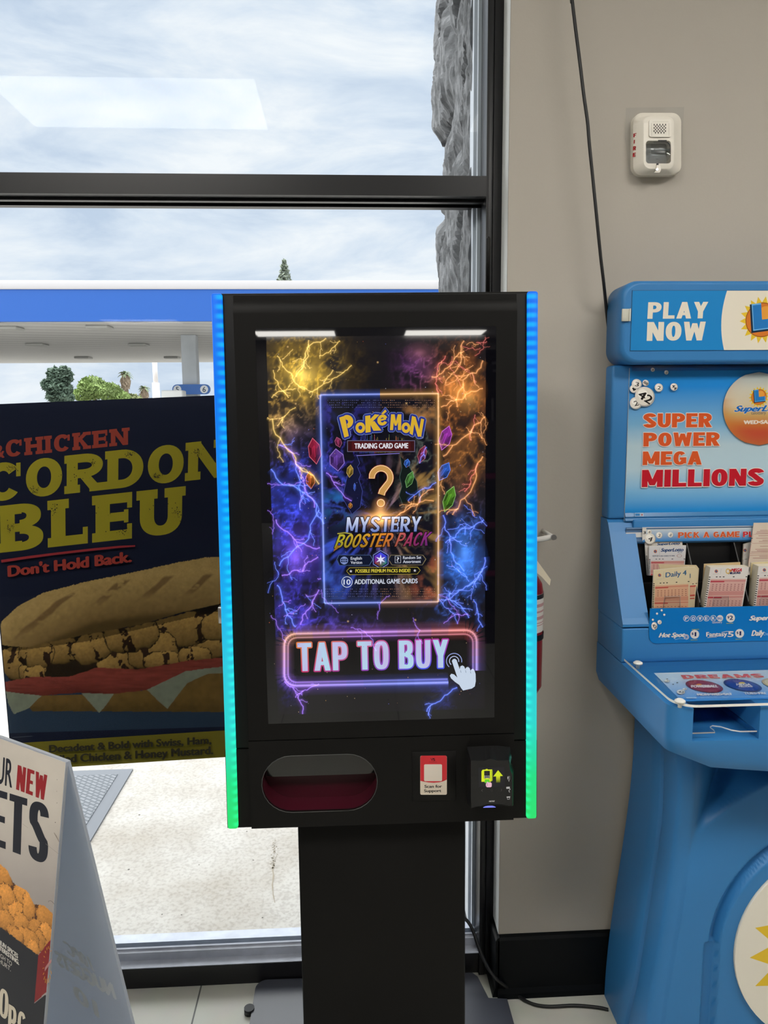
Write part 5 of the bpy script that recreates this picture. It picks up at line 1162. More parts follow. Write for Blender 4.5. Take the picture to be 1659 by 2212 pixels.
pic.line([q8(596, 1080), q8(606, 1130), q8(594, 1142)], .6, lint((110, 60, 80)))
gr = lambda y: tuple(np.array(lint((214, 226, 30)))*max(.08, 1-(y-950)/140) if y > 950 else np.array(lint((214, 226, 30))))
pic.poly([q8(795, 858), q8(882, 962), q8(708, 972)], lint((206, 222, 30))); pic.poly([q8(760, 965), q8(832, 965), q8(832, 1080), q8(760, 1082)], [gr(960), gr(960), gr(1080), gr(1080)])
IC = lint((96, 92, 88))
for L in ([(520, 1200), (496, 1222), (520, 1242)], [(846, 1194), (864, 1212), (846, 1232)]): pic.line([q8(*p) for p in L], .5, IC)
for y in (1198, 1216, 1234): pic.line([q8(656, y), q8(704, y-1)], .5, lint((62, 58, 56)))
IW = lint((170, 168, 164))
pic.line([q8(*p) for p in ((972, 968), (1000, 966), (1000, 1030), (972, 1032))], .7, IW, closed=True); pic.poly([q8(*p) for p in ((962, 975), (982, 973), (982, 1010), (962, 1012))], IW); pic.line([q8(988, 1032), q8(988, 1062)], .9, IW)
pic.poly([q8(*p) for p in ((942, 1156), (1004, 1152), (1004, 1188), (942, 1192))], IW); pic.line([q8(975, 1180), q8(1015, 1195), q8(985, 1225), q8(1000, 1255)], 1.2, IW)
pic.poly([q8(*p) for p in ((946, 1330), (1012, 1326), (1008, 1348), (950, 1350))], IW); pic.line([q8(*p) for p in ((960, 1350), (962, 1380), (998, 1378), (1000, 1348))], .8, IW)
pic.text('NAYAX', q8(632, 1427), q8(730, 1424), q8(638, 1400), lint((176, 172, 166)), bold=.012)
pic.poly([q8(*p) for p in ((522, 1526), (560, 1503), (610, 1493), (690, 1492), (728, 1502), (756, 1520), (748, 1524), (530, 1530))], lint((122, 130, 236)))
pic.build('reader_screen', M_screen, rd)
m = KB(); m.use(pmat('teal_reader_edge', (0.01, 0.10, 0.085), .4)); tl = [Fr.px(*q8(*p)) for p in ((985, 680), (1020, 590), (1030, 640), (1006, 760))]
m.prism(tl, lambda p: (p[0]+.001, -.047, p[1]), lambda p: (p[0]+.001, -.043, p[1])); m.done('reader_trim', rd)
# small hardware
fl_ = kf(.02).px(473, 1345)
m = KB(); m.use(M_steel).box((fl_[0]-.001, .02, fl_[1]-.002), (-.296, .034, kf(.02).px(473, 1312)[1]), .001); m.done('side_latch', ks)
at_, ab_ = kf(.12).px(1054.5, 512), kf(.12).px(1053, 628)
m = KB(); m.use(M_black); m.tube([(ab_[0], .118, ab_[1]-.02), (at_[0], .118, at_[1]-.004), (at_[0], .118, at_[1])], [.0045, .0043, .002], 14); m.done('antenna', ks)

# ================================================================== CABLES
def spline(pts, n=8):
    P = [np.array(p, float) for p in pts]; out_ = []
    for i in range(len(P)-1):
        p0, p1, p2, p3 = P[max(i-1, 0)], P[i], P[i+1], P[min(i+2, len(P)-1)]
        for k in range(n):
            t_ = k/n; out_.append(.5*((2*p1)+(-p0+p2)*t_+(2*p0-5*p1+4*p2-p3)*t_*t_+(-p0+3*p1-3*p2+p3)*t_**3))
    out_.append(P[-1]); return out_
M_cord = pmat('black_cord', (0.008, 0.008, 0.009), 0.45, spec=.4)
cz = [onY(1010, 1990, 1.60), onY(1040, 2062, 1.625), onY(1066, 2108, 1.645), onZ(1100, 2136, .016), onZ(1140, 2164, .006), onZ(1180, 2174, .006), onZ(1240, 2172, .006), onZ(1290, 2176, .006), onZ(1330, 2186, .006)]
cz = cz[:-1]+[onZ(1314, 2181, .006)]; cz = [np.array([.19, 1.50, .42])]+cz
m = MB(); m.use(M_cord).tube(spline(cz), .0040, 10)
tag(m.build('power_cord'), 'black power cord drooping from behind the kiosk pole across the floor tiles', 'cord')
cz = [onY(1230, -60, 1.665), onY(1236, 0, 1.662), onY(1243, 60, 1.66), onY(1252, 130, 1.657), onY(1261, 205, 1.655), onY(1269, 262, 1.655), onY(1273, 310, 1.655), onY(1281, 390, 1.657), onY(1289, 470, 1.658), onY(1297, 550, 1.662), onY(1304, 610, 1.668), onY(1308.5, 655, 1.695), onY(1312, 690, 1.712), onY(1315, 712, 1.713)]
cz = [np.array([cz[0][0]-.060, 1.675, CEIL-.001])]+cz
m = MB(); m.use(M_cord).tube(spline(cz), .0036, 10)
tag(m.build('hanging_cable'), 'black cable hanging from the ceiling in front of the wall down behind the blue stand', 'cable')

# ================================================================== FIRE ALARM
al = thing('fire_alarm', (.706, WALLY, 2.087), 'off-white wall fire alarm with strobe lens and red FIRE lettering', 'fire alarm')
def ap_(x, y, Y): p = onY(1310+x/8.732, 210+y/8.732, Y); return (p[0], p[2])
def quadring(P, Y): return [(x, Y, z) for x, z in P]
def rr_q(x0, y0, x1, y1, r, Y, n=6):  # rounded rect in the zoomed picture's units put on plane Y
    return [ap_(*p, Y) for p in rrect((x0+x1)/2, (y0+y1)/2, x1-x0, y1-y0, r, n)]
m = MB(); m.use(M_whitepl)
R0 = rr_q(452, 345, 1352, 1510, 175, WALLY); R1 = [((x-.706)*.995+.706, (z-2.087)*.995+2.087) for x, z in R0]
R2 = rr_q(672, 345, 1285, 1378, 150, WALLY-.040); R3 = rr_q(700, 375, 1262, 1350, 135, WALLY-.0415)
m.loft([quadring(R0, WALLY-.0002), quadring(R1, WALLY-.016)], caps=False); m.loft([quadring(R1, WALLY-.016), quadring(rr_q(500, 365, 1335, 1480, 170, WALLY-.020), WALLY-.021)], caps=False)
m.loft([quadring(rr_q(500, 365, 1335, 1480, 170, WALLY-.020), WALLY-.021), quadring(R2, WALLY-.040), quadring(R3, WALLY-.0425)], caps=False)
RI = rr_q(745, 820, 1215, 1250, 60, WALLY-.0425); 
pts = R3+RI; tri = tessellate_polygon([[Vector((x, z, 0)) for x, z in R3], [Vector((x, z, 0)) for x, z in RI]])
m.faces([(x, WALLY-.0425, z) for x, z in pts], [tuple(t) for t in tri]); m.loft([quadring(RI, WALLY-.0425), quadring(RI, WALLY-.018)], caps=False)
hs = m.build('housing', al, auto=38)
m = MB(); m.use(M_whitepl); G0 = rr_q(792, 425, 1222, 755, 45, WALLY-.0435)
m.loft([quadring(G0, WALLY-.0425), quadring([((x-.71)*.97+.71, z) for x, z in G0], WALLY-.0455)], smooth=False); gr_ = m.build('speaker_grille', al)
pic = Pic(planeY(WALLY-.0456), dh=2e-5); zz = lambda x, y: (1310+x/8.732, 210+y/8.732)
for r_ in range(6):
    for c_ in range(5 if r_ % 2 == 0 else 4):
        x = 900+c_*54+(27 if r_ % 2 else 0)-r_*1.0; y = 520+r_*30; pic.disc(zz(x, y), 1.05, lint((38, 34, 30)), 10, ry=2.5)
for k in range(13):
    for (x, y) in ((850, 500+k*19), (1176, 500+k*19)): pic.disc(zz(x, y), .45, lint((150, 140, 124)), 6, ry=.8)
    pic.disc(zz(880+k*23, 466), .4, lint((150, 140, 124)), 6, ry=.8)
pic.build('grille_holes', M_paper, gr_)
m = MB(); m.use(pmat('strobe_reflector', (0.60, 0.60, 0.58), .22, metal=.35)); 
Q = rr_q(752, 832, 1208, 1242, 50, WALLY-.03); m.loft([quadring(Q, WALLY-.019), quadring([((x-.7065)*.6+.7065, (z-2.083)*.55+2.083) for x, z in Q], WALLY-.024)], smooth=False)
c0, c1 = ap_(890, 1005, WALLY-.03), ap_(1185, 1005, WALLY-.03); m.tube([(c0[0], WALLY-.034, c0[1]), (c1[0], WALLY-.034, c1[1])], .0022, 10)
rfl = m.build('strobe_reflector', al)
m = MB(); m.use(clear_mat('strobe_plastic', (.90, .92, .94), 1.55, .02))
Q2 = rr_q(768, 842, 1200, 1205, 90, WALLY-.045); cx_ = sum(p[0] for p in Q2)/len(Q2); cz_ = sum(p[1] for p in Q2)/len(Q2)
m.loft([quadring(Q2, WALLY-.0425), quadring([((x-cx_)*.86+cx_, (z-cz_)*.86+cz_) for x, z in Q2], WALLY-.054), quadring([((x-cx_)*.5+cx_, (z-cz_)*.55+cz_) for x, z in Q2], WALLY-.057)], caps=True, smooth=False); m.build('strobe_lens', al)
m = MB(); m.use(M_whitepl); a = ap_(950, 1400, WALLY-.045)
m.prism([ap_(*p, WALLY-.043) for p in ((938, 1290), (1000, 1290), (1016, 1380), (990, 1432), (890, 1432), (925, 1385))], lambda p: (p[0], WALLY-.0425, p[1]), lambda p: (p[0], WALLY-.047, p[1]))
m.use(M_steel); b_ = ap_(952, 1366, WALLY-.047); m.cyl((b_[0], WALLY-.0465, b_[1]), (b_[0], WALLY-.0485, b_[1]), .0032, 14); m.build('screw_tab', al)
m = MB(); m.use(pmat('dark_slot', (.02, .02, .02), .6)); s_ = [ap_(*p, WALLY-.0428) for p in ((975, 808), (1138, 808), (1134, 832), (972, 830))]
m.prism(s_, lambda p: (p[0], WALLY-.0425, p[1]), lambda p: (p[0], WALLY-.0432, p[1])); m.build('latch_slot', al); m = MB(); m.use(MATS['dark_slot'])
s_ = [ap_(*p, WALLY-.0428) for p in ((944, 1250), (984, 1250), (984, 1290), (940, 1290))]; m.prism(s_, lambda p: (p[0], WALLY-.0425, p[1]), lambda p: (p[0], WALLY-.0432, p[1])); m.build('latch_slot', al)
# red lettering lies on the sloping left flank
pa_, pb_ = np.array([*ap_(500, 900, WALLY-.021)]), np.array([*ap_(672, 900, WALLY-.040)])
e1 = np.array([pb_[0]-pa_[0], -.0190, 0.0]); e1 /= np.linalg.norm(e1); nn_ = np.cross(e1, [0, 0, 1.]); nn_ /= np.linalg.norm(nn_); nn_ = nn_ if nn_[1] < 0 else -nn_
pic = Pic(Frame(np.array([pa_[0], WALLY-.021, pa_[1]])+nn_*.0007, e1, (0, 0, 1), nn_), dh=2e-5)
RD = lint((168, 34, 42))
for ch, y0, y1, x0 in (('F', 758, 675, 506), ('I', 880, 800, 512), ('R', 1005, 918, 498), ('E', 1128, 1042, 494)):
    pic.block(ch, zz(x0, y0), zz(x0+(20 if ch == 'I' else 56), y0-12), zz(x0+4, y1+12), RD, w=.62, t=.24, th=.2)
pic.build('fire_lettering', M_paper, al)

# ================================================================== EXTINGUISHER AND WALL BRACKET
EX, EY, ER = .408, 1.664, .047
ex_ = thing('fire_extinguisher', (EX, EY, .84), 'red fire extinguisher on the wall mostly hidden behind the kiosk right edge', 'fire extinguisher')
m = MB(); m.use(pmat('extinguisher_red', (0.20, 0.008, 0.016), .3, spec=.5))
pr_ = [(.001, .842), (ER*.8, .842), (ER, .86), (ER, 1.085), (ER*.93, 1.105), (ER*.7, 1.122), (ER*.35, 1.132), (.001, 1.134)]
m.loft([[(EX+r*math.cos(2*math.pi*k/32), EY+r*math.sin(2*math.pi*k/32), z) for k in range(32)] for r, z in pr_], caps=False); m.build('tank', ex_)
def sleeve(m, z0, z1, rr, n=32): m.loft([[(EX+rr*math.cos(2*math.pi*k/n), EY+rr*math.sin(2*math.pi*k/n), z) for k in range(n)] for z in (z0, z1)], caps=False)
zq = lambda v: onY(1168, v, EY-.03)[2]
m = MB(); m.use(pmat('label_white', (.62, .60, .56), .5)); sleeve(m, zq(1365), zq(1283), ER+.0006); lb = m.build('label', ex_)
m = MB(); m.use(pmat('label_black', (.012, .012, .012), .4)); sleeve(m, zq(1293), zq(1283.5), ER+.0010); m.use(pmat('label_print', (.42, .24, .24), .5))
for k, (v0, v1) in enumerate(((1310, 1303), (1322, 1318), (1337, 1330), (1345, 1343), (1350, 1348))): 
    zz0, zz1 = zq(v0), zq(v1); rr = ER+.001; n0 = -9+k; m.loft([[(EX+rr*math.cos(math.radians(q_)), EY+rr*math.sin(math.radians(q_)), z) for q_ in range(-80, -12, 6)] for z in (zz0, zz1)], close=False, caps=False)
m.build('label_bands', lb)
m = MB(); m.use(M_rubber); sleeve(m, zq(1382), zq(1370), ER+.0025); m.box((EX-.012, EY+ER-.002, zq(1382)), (EX+.012, WALLY-.0002, zq(1370))); m.build('strap', ex_)
m = MB(); m.use(M_black).cyl((EX, EY, 1.13), (EX, EY, 1.165), .014, 16); m.box((EX-.03, EY-.012, 1.165), (EX+.012, EY+.012, 1.185), .003); m.box((EX-.055, EY-.008, 1.192), (EX+.01, EY+.008, 1.200), .002)
m.tube(spline([(EX-.012, EY, 1.16), (EX-.045, EY-.005, 1.13), (EX-.058, EY-.01, 1.05), (EX-.055, EY-.01, .95)]), .008, 10); m.build('valve_and_hose', ex_)
m = MB(); m.use(pmat('kraft_tag', (.80, .72, .56), .7)); tg = [onY(u, v, 1.60)[[0, 2]] for u, v in ((1150, 1202), (1161, 1212), (1177, 1234), (1190, 1252), (1187.5, 1265), (1170, 1246), (1158, 1236), (1146, 1220))]
m.prism([tuple(p) for p in tg], lambda p: (p[0], 1.600, p[1]), lambda p: (p[0], 1.6006, p[1])); m.tube([(EX+.01, EY-.01, 1.18), tuple(onY(1156, 1212, 1.601))], .0008, 6); m.build('inspection_tag', ex_)
br_ = thing('wall_bracket', (.46, WALLY, 1.205), 'pale grey metal bracket arm sticking out behind the kiosk right side', 'bracket')
m = MB(); m.use(pmat('bracket_grey', (.72, .70, .67), .35)); pl = [onY(u, v, 1.64) for u, v in ((1140, 1170), (1196, 1159.5))]
m.tube([pl[0], pl[1]], .0062, 10); m.tube([pl[1]+np.array([-.002, .0, 0]), pl[1]+np.array([-.002, WALLY-1.64-.0002, .0])], .005, 10); m.build('arm', br_)
m = MB(); m.use(M_steel); m.cyl(tuple(pl[1]+np.array([-.002, -.004, 0])), tuple(pl[1]+np.array([-.002, -.010, 0])), .0065, 14); m.build('end_cap', br_)

# ================================================================== LOTTERY PLAY STATION
LX0, LX1, LC = .600, 1.540, 1.070
BK = 1.700
ls = thing('lottery_stand', (LC, 1.55, 0), 'blue moulded plastic lottery play stand against the wall right of kiosk', 'lottery stand')
# pedestal: rings at rising heights
def ped_ring(z):
    Xb = .648+.052*sstep(0, .70, z); Yg = 1.530+.030*sstep(.22, 0, z)+.014*sstep(.55, .78, z)
    L_ = [(Xb, BK), (Xb, Yg+.060), (Xb+.0005, Yg+.013), (Xb+.003, Yg+.010), (Xb+.022, Yg+.005), (Xb+.022, Yg-.003), (Xb+.003, Yg-.006), (Xb+.0015, Yg-.010)]
    cy = 1.455+.035*sstep(.70, .83, z)
    for k in range(0, 8):
        a = math.radians(90*k/7); L_.append((Xb+.006+.030*(1-math.cos(a)), cy+.022-.022*math.sin(a)))
    xs = np.linspace(Xb+.038, LC, 130); zz_ = max(z, .325)
    d = np.hypot(xs-LC, zz_-.325)
    Y = 1.570+0*xs
    Y = Y+(cy-1.570)*sstep(Xb+.17, Xb+.030, xs)              # corner post runs back to the hollow
    dome = sstep(.432, .412, d); dy_ = 1.440+.018*sstep(.31, .43, d); Y = Y*(1-dome)+np.minimum(dy_, Y)*dome
    Y = Y+.016*sstep(.40, .31, d)*sstep(.262, .275, d)*0.5
    grv = sstep(.290, .284, d)*sstep(.268, .274, d); Y = Y+.018*grv
    ringp = sstep(.272, .268, d); Y = Y*(1-ringp)+1.438*ringp
    if z < .338:
        dr_ = sstep(.2985, .2965, np.abs(xs-LC))*(1-ringp); Y = Y*(1-dr_)+1.458*dr_
    return L_+list(zip(xs, Y))
zs = np.concatenate([np.linspace(0.0, .32, 50), np.linspace(.3255, .350, 8), np.linspace(.356, .855, 80)])
rings = []
for z in zs:
    H = ped_ring(float(z)); rings.append([(x, y, z) for x, y in H]+[(2*LC-x, y, z) for x, y in H[-2::-1]])
m = MB(); m.use(M_blue).loft(rings, close=False, caps=False); m.build('pedestal', ls)
# white medallion low on the pedestal
def sun_logo(pic, c, R_, ang=0):
    """round yellow sun, orange disc and blue slab letter; c and R_ in plane metres"""
    K_ = 18; pts = []
    for k in range(K_*2):
        a = 2*math.pi*k/(2*K_)+.06; r_ = R_*(1.0 if k % 2 == 0 else .74); pts.append((c[0]+r_*math.cos(a), c[1]+r_*math.sin(a)))
    pic.poly(pts, lint((222, 186, 50))); pic.disc(c, R_*.74, lint((150, 84, 30))); pic.disc(c, R_*.70, lint((204, 116, 40))); pic.disc((c[0]+R_*.16, c[1]+R_*.22), R_*.36, lint((222, 152, 60)))
    def Lp(s_, dx, dy): return [(c[0]+R_*(x*s_*math.cos(.12)-y*s_*math.sin(.12)+dx), c[1]+R_*(x*s_*math.sin(.12)+y*s_*math.cos(.12)+dy)) for x, y in ((-.42, .72), (.0, .72), (.0, .0), (.62, .0), (.62, -.42), (-.42, -.42))]
    pic.poly(Lp(1.07, -.05, -.06), lint((20, 44, 66))); pic.poly(Lp(1.0, .0, .0), lint((104, 170, 220))); pic.poly(Lp(.90, .0, .01), lint((36, 116, 184)))
m = MB(); m.use(pmat('medallion_white', (.74, .70, .61), .45)); m.cyl((LC, 1.441, .325), (LC, 1.430, .325), .2375, 72); md = m.build('medallion', ls)
pic = Pic(planeY(1.4298), px=False, dh=4e-5); sun_logo(pic, (LC, .325), .205); pic.build('sun_logo', M_vinyl, md)
# shelf: rounded plan, belly rising towards the back
plan = [(LX0, BK), (LX0, 1.322)]
for k in range(1, 9): a = math.radians(90*k/8); plan.append((LX0+.034-.034*math.cos(a), 1.322-.034*math.sin(a)))
plan += [(x, 1.287-.006*math.sin(math.pi*(x-.66)/.82)) for x in np.linspace(.68, 1.46, 14)]
for k in range(0, 9): a = math.radians(90*(8-k)/8); plan.append((LX1-.034+.034*math.cos(a), 1.322-.034*math.sin(a)))
plan += [(LX1, 1.322), (LX1, BK)]
fq = planeY(1.287); nx0, nx1 = fq.px(1497, 1560)[0], fq.px(1641, 1560)[0]; nz0 = fq.px(1500, 1601)[1]
SH = .948
m = MB(); m.use(M_blue)
zbot = lambda x, y: .852-.030*sstep(.60, .70, x)*sstep(1.60, 1.54, x)-.018*sstep(.66, .95, x)*sstep(1.48, 1.2, x)
inset = lambda x, y, k: (LC+(x-LC)*(1-k*.03), y+(1.70-y)*k*.06)
ringA = [(*inset(x, y, .5), zbot(x, y)) for x, y in plan]; ringB = [(x, y, zbot(x, y)+.022) for x, y in plan]; ringC = [(x, y, nz0) for x, y in plan]
m.loft([ringA, ringB, ringC], caps=False, smooth=True)
t2 = tessellate_polygon([[Vector((p[0], p[1], 0)) for p in ringA]]); m.faces(ringA, [tuple(t) for t in t2])
t2 = tessellate_polygon([[Vector((p[0], p[1], 0)) for p in ringC]]); m.faces(ringC, [tuple(t) for t in t2])
i_f = [i for i, p in enumerate(plan) if p[1] < 1.2895 and .675 < p[0] < 1.47]
notch = [(nx0, 1.287), (nx0, 1.43), (nx1, 1.43), (nx1, 1.287)]
plan2 = []
done_ = False
for p in plan:
    if nx0-.001 < p[0] < nx1+.001 and p[1] < 1.2885: continue
    if not done_ and p[0] > nx1 and p[1] < 1.2885: plan2 += notch; done_ = True
    plan2.append(p)
m.prism(plan2, lambda p: (*p, nz0), lambda p: (*p, SH)); m.build('shelf', ls, auto=35)
# clear flap in the slot of the shelf
fz = .896; m = MB(); m.use(M_acryl)
fl = [(nx0+.001, 1.42), (nx0+.001, 1.292), (nx0+.046, 1.292), (nx0+.049, 1.302), (nx0+.048, 1.316), (nx0+.056, 1.322), (nx0+.070, 1.316), (nx0+.082, 1.300), (nx0+.095, 1.293), (nx1-.001, 1.292), (nx1-.001, 1.42)]
m.prism(fl, lambda p: (*p, fz), lambda p: (*p, fz+.0025)); m.use(M_edge)
for i in range(1, len(fl)-2): m.box((0, 0, 0), (0, 0, 0)) if False else m.faces([(*fl[i], fz), (*fl[i+1], fz), (*fl[i+1], fz+.0025), (*fl[i], fz+.0025)], [(0, 1, 2, 3)])
m.build('slot_flap', ls)
# printed insert and clear acrylic cover
CZ0 = .9535; fi = planeZ(.9492); zt = lambda x, y: (1330+x/5.0426, 1390+y/5.0426)
pic = Pic(fi, dh=2.5e-5)
iA, iB = fi.px(*zt(415, 322)), fi.px(*zt(720, 632)); iC = (1.50, iA[1]); iD = (1.50, iB[1]); pic.pxm = False
SKYT, SKYB = lint((224, 236, 242)), lint((34, 140, 218))
pic.poly([iA, iC, iD, iB], [SKYT, SKYT, SKYB, SKYB]); pic.pxm = True
pic.block('DREAMS START', zt(740, 392), zt(2420, 362), zt(706, 352), lint((214, 66, 58)), outline=(lint((240, 234, 228)), .004, .05), w=.72, t=.26, th=.22, gap=.12)
def ball(pic, c, rx_, ry_, rot, cols):
    for k, (s_, cc) in enumerate(cols): pic.disc((c[0]-rx_*.12*(1-s_), c[1]-ry_*.2*(1-s_)), rx_*s_, cc, 40, ry=ry_*s_, rot=rot)
ball(pic, zt(966, 475), 41, 12.2, .16, ((1.0, lint((112, 26, 50))), (.85, lint((136, 32, 60)))))
ball(pic, zt(1384, 464), 42, 11.8, .18, ((1.0, lint((24, 52, 120))), (.85, lint((30, 66, 150)))))
ball(pic, zt(1805, 460), 43, 11.5, .2, ((1.0, lint((190, 170, 130))), (.85, lint((214, 200, 170)))))
pic.poly([zt(*p) for p in ((870, 470), (880, 452), (905, 446), (930, 450), (945, 468))], lint((230, 150, 60)))
pic.text('POWERBALL', zt(826, 490), zt(1112, 487), zt(822, 464), lint((226, 220, 222)), bold=.02)
pic.disc(zt(1372, 440), 7, lint((230, 200, 90)), 12, ry=2.2); pic.text('MEGA', zt(1318, 468), zt(1472, 468), zt(1312, 446), lint((236, 230, 226)), bold=.02); pic.text('MILLIONS', zt(1345, 486), zt(1490, 486), zt(1342, 470), lint((206, 200, 214)), bold=.02)
pic.text('MON\u2022WED\u2022SAT', zt(896, 578), zt(1274, 572), zt(884, 556), lint((222, 224, 228)), bold=.014); pic.text('TUES\u2022FRI', zt(1402, 566), zt(1632, 562), zt(1392, 544), lint((222, 224, 228)), bold=.014)
for y in (596, 606): pic.line([zt(920, y), zt(2300, y-14)], .5, lint((150, 190, 222)))
pic.rect(*zt(765, 596), *zt(880, 611), lint((170, 200, 226)))
def lotto_ball(pic, c, r_, tx=None, rot=0, ry=None):
    ry = ry or r_; pic.disc(c, r_, lint((170, 166, 160)), 24, ry=ry); pic.disc((c[0]-r_*.08, c[1]-ry*.08), r_*.94, lint((222, 216, 206)), 24, ry=ry*.94); pic.disc((c[0]-r_*.25, c[1]-ry*.3), r_*.5, lint((240, 236, 228)), 20, ry=ry*.5)
    if tx:
        ca, sa_ = math.cos(rot), math.sin(rot); f_ = lambda x, y: (c[0]+x*ca*r_-y*sa_*r_, c[1]+x*sa_*ry+y*ca*ry)
        w_ = .36*len(tx); pic.text(tx, f_(-w_+.05, .42), f_(w_+.05, .42), f_(-w_+.05, -.42), lint((26, 24, 24)), bold=.03)
lotto_ball(pic, zt(710, 540), 9, '42', .35, 5); lotto_ball(pic, zt(560, 420), 6, '2', .3, 2.6); lotto_ball(pic, zt(752, 510), 5, '3', .3, 2.4)
for (x, y) in ((560, 400), (625, 458), (670, 440)): pic.disc(zt(x, y), 2.2, lint((60, 60, 66)), 10, ry=.9)
pic.build('printed_insert', M_vinyl, ls)
m = MB(); m.use(M_acryl)
cov = [(.606, 1.5555), (.606, 1.320)]
for k in range(1, 9): a = math.radians(90*k/8); cov.append((.606+.042-.042*math.cos(a), 1.320-.042*math.sin(a)))
for k in range(0, 9): a = math.radians(90*(8-k)/8); cov.append((1.534-.042+.042*math.cos(a), 1.320-.042*math.sin(a)))
cov += [(1.534, 1.320), (1.534, 1.5555)]
tr = tessellate_polygon([[Vector((x, y, 0)) for x, y in cov]])
for z in (CZ0, CZ0+.005): m.faces([(x, y, z) for x, y in cov], [tuple(t) for t in tr])
m.box((.612, 1.5555, CZ0+.004), (1.522, 1.5600, CZ0+.030))
m.use(M_edge)
for i in range(len(cov)-1): m.faces([(*cov[i], CZ0), (*cov[i+1], CZ0), (*cov[i+1], CZ0+.005), (*cov[i], CZ0+.005)], [(0, 1, 2, 3)])
lip = [(.606, CZ0+.004), (.606, CZ0+.022), (.609, CZ0+.028), (.616, CZ0+.031), (1.518, CZ0+.031), (1.528, CZ0+.022), (1.528, CZ0+.004)]
for i in range(len(lip)-1):
    (xa, za), (xb, zb) = lip[i], lip[i+1]; m.faces([(xa, 1.5553, za), (xb, 1.5553, zb), (xb, 1.5600, zb), (xa, 1.5600, za)], [(0, 1, 2, 3)])
m.faces([(.612, 1.5553, CZ0+.004), (1.528, 1.5553, CZ0+.004), (1.528, 1.5560, CZ0+.0056), (.612, 1.5560, CZ0+.0056)], [(0, 1, 2, 3)])
m.build('clear_cover', ls)
for (u, v) in ((1378, 1431.5), (1469, 1513.5)):
    p = onZ(u, v, CZ0+.0075); m = MB(); m.use(pmat('white_stud', (.72, .71, .66), .4)); m.cyl((p[0], p[1], SH), (p[0], p[1], CZ0+.006), .004, 12)
    m.loft([[(p[0]+r*math.cos(2*math.pi*k/24), p[1]+r*math.sin(2*math.pi*k/24), z) for k in range(24)] for r, z in ((.010, CZ0+.0052), (.0098, CZ0+.008), (.006, CZ0+.0105))]); m.build('stud', ls)
# upper body: column, bin housing and header
CFY = 1.655
m = MB(); m.use(M_blue).box((LX0, CFY, 1.2525), (LX1, BK, 1.600), .006, 3); m.build('back_column', ls)
def cheek(x0, x1):
    P = [(BK, 1.0275), (BK, 1.252), (1.662, 1.252), (1.652, 1.245), (1.640, 1.225), (1.548, 1.048), (1.541, 1.036), (1.541, 1.030), (1.548, 1.0275)]
    t_ = tessellate_polygon([[Vector((y, z, 0)) for y, z in P]]); a, b_ = [(x0, y, z) for y, z in P], [(x1, y, z) for y, z in P]
    m.loft([a, b_], caps=False, smooth=False); m.faces(a, [tuple(t) for t in t_]); m.faces(b_, [tuple(t) for t in t_])
m = MB(); m.use(M_blue)
BXL = planeY(1.548).px(1402, 1310)[0]
cheek(LX0, BXL); cheek(2*LC-BXL, LX1)
m.box((BXL-.004, 1.640, 1.196), (2*LC-BXL+.004, BK, 1.2515), .003)
m.build('bin_housing', ls)
m = MB(); m.use(M_blue)
m.box((LX0, 1.542, SH), (LX1, BK, 1.0265), .004, 3)
m.build('shelf_upstand', ls)
hd = rrect((LX0+LX1)/2, (1.600+1.776)/2, LX1-LX0, .176, .034, 8)
m = MB(); m.use(M_blue)
rg = []
for (dy, s_) in ((BK, 0), (1.618, 0), (1.611, .0025), (1.608, .008)):
    rg.append([((x-LC)*(1-s_/.47)+LC, dy, (z-1.688)*(1-s_/.088)+1.688) for x, z in hd])
m.loft(rg, caps=True, smooth=True); m.build('header', ls)
# header sign
SY = 1.6068; fs = planeY(SY); s1_, s2_, s3_ = fs.px(1367, 628), fs.px(1362, 757), fs.px(1659, 627)
m = MB(); m.use(pmat('sign_edge_blue', (.02, .10, .22), .4)); m.box((s2_[0]-.001, SY, s2_[1]-.001), (2*LC-s2_[0]+.001, 1.609, s1_[1]+.001)); sp_ = m.build('header_sign', ls)
pic = Pic(planeY(SY-.0002), dh=3e-5); BL_ = lint((30, 128, 194)); z4 = lambda x, y: (1290+x/3.881, 580+y/3.881)
pic.pxm = False; pic.poly([(s2_[0], s2_[1]), (2*LC-s2_[0], s2_[1]), (2*LC-s2_[0], s1_[1]), (s2_[0], s1_[1])], BL_)
lx = fs.px(*z4(1040, 450))[0]; lc = fs.px(1640, 692); A_ = []
for k in range(13):
    zz_ = s2_[1]+(s1_[1]-s2_[1])*k/12; A_.append((lx+.9*(zz_-(s1_[1]+s2_[1])/2-.0)**2*2.6, zz_))
WT = lint((222, 214, 198)); pic.poly([(LC+.05, s2_[1])]+A_+[(LC+.05, s1_[1])], WT); pic.poly([(LC+.049, s2_[1]), (2*LC-s2_[0], s2_[1]), (2*LC-s2_[0], s1_[1]), (LC+.049, s1_[1])], BL_)
sun_logo(pic, (lc[0]+.006, lc[1]+.001), .050); pic.pxm = True
pic.block('PLAY', z4(420, 422), z4(922, 418), z4(428, 283), WT, w=.66, t=.25, th=.2, gap=.09, p=2.2); pic.block('NOW', z4(414, 607), z4(905, 603), z4(420, 449), WT, w=.62, t=.24, th=.2, gap=.07, p=2.2)
pic.build('sign_print', M_vinyl, sp_)
c0, c1 = planeY(1.604).px(1343.5, 694), planeY(1.604).px(1363, 667)
m = MB(); m.use(pmat('clip_clear', (.55, .55, .48), .15, spec=.6)); m.box((c0[0], 1.6035, c0[1]), (c1[0]-.003, 1.6085, c1[1]), .0008); m.use(pmat('clip_ridge', (.72, .71, .64), .2)); m.box((c1[0]-.0035, 1.600, c0[1]), (c1[0]-.0015, 1.6065, c1[1])); m.build('sign_clip', ls)
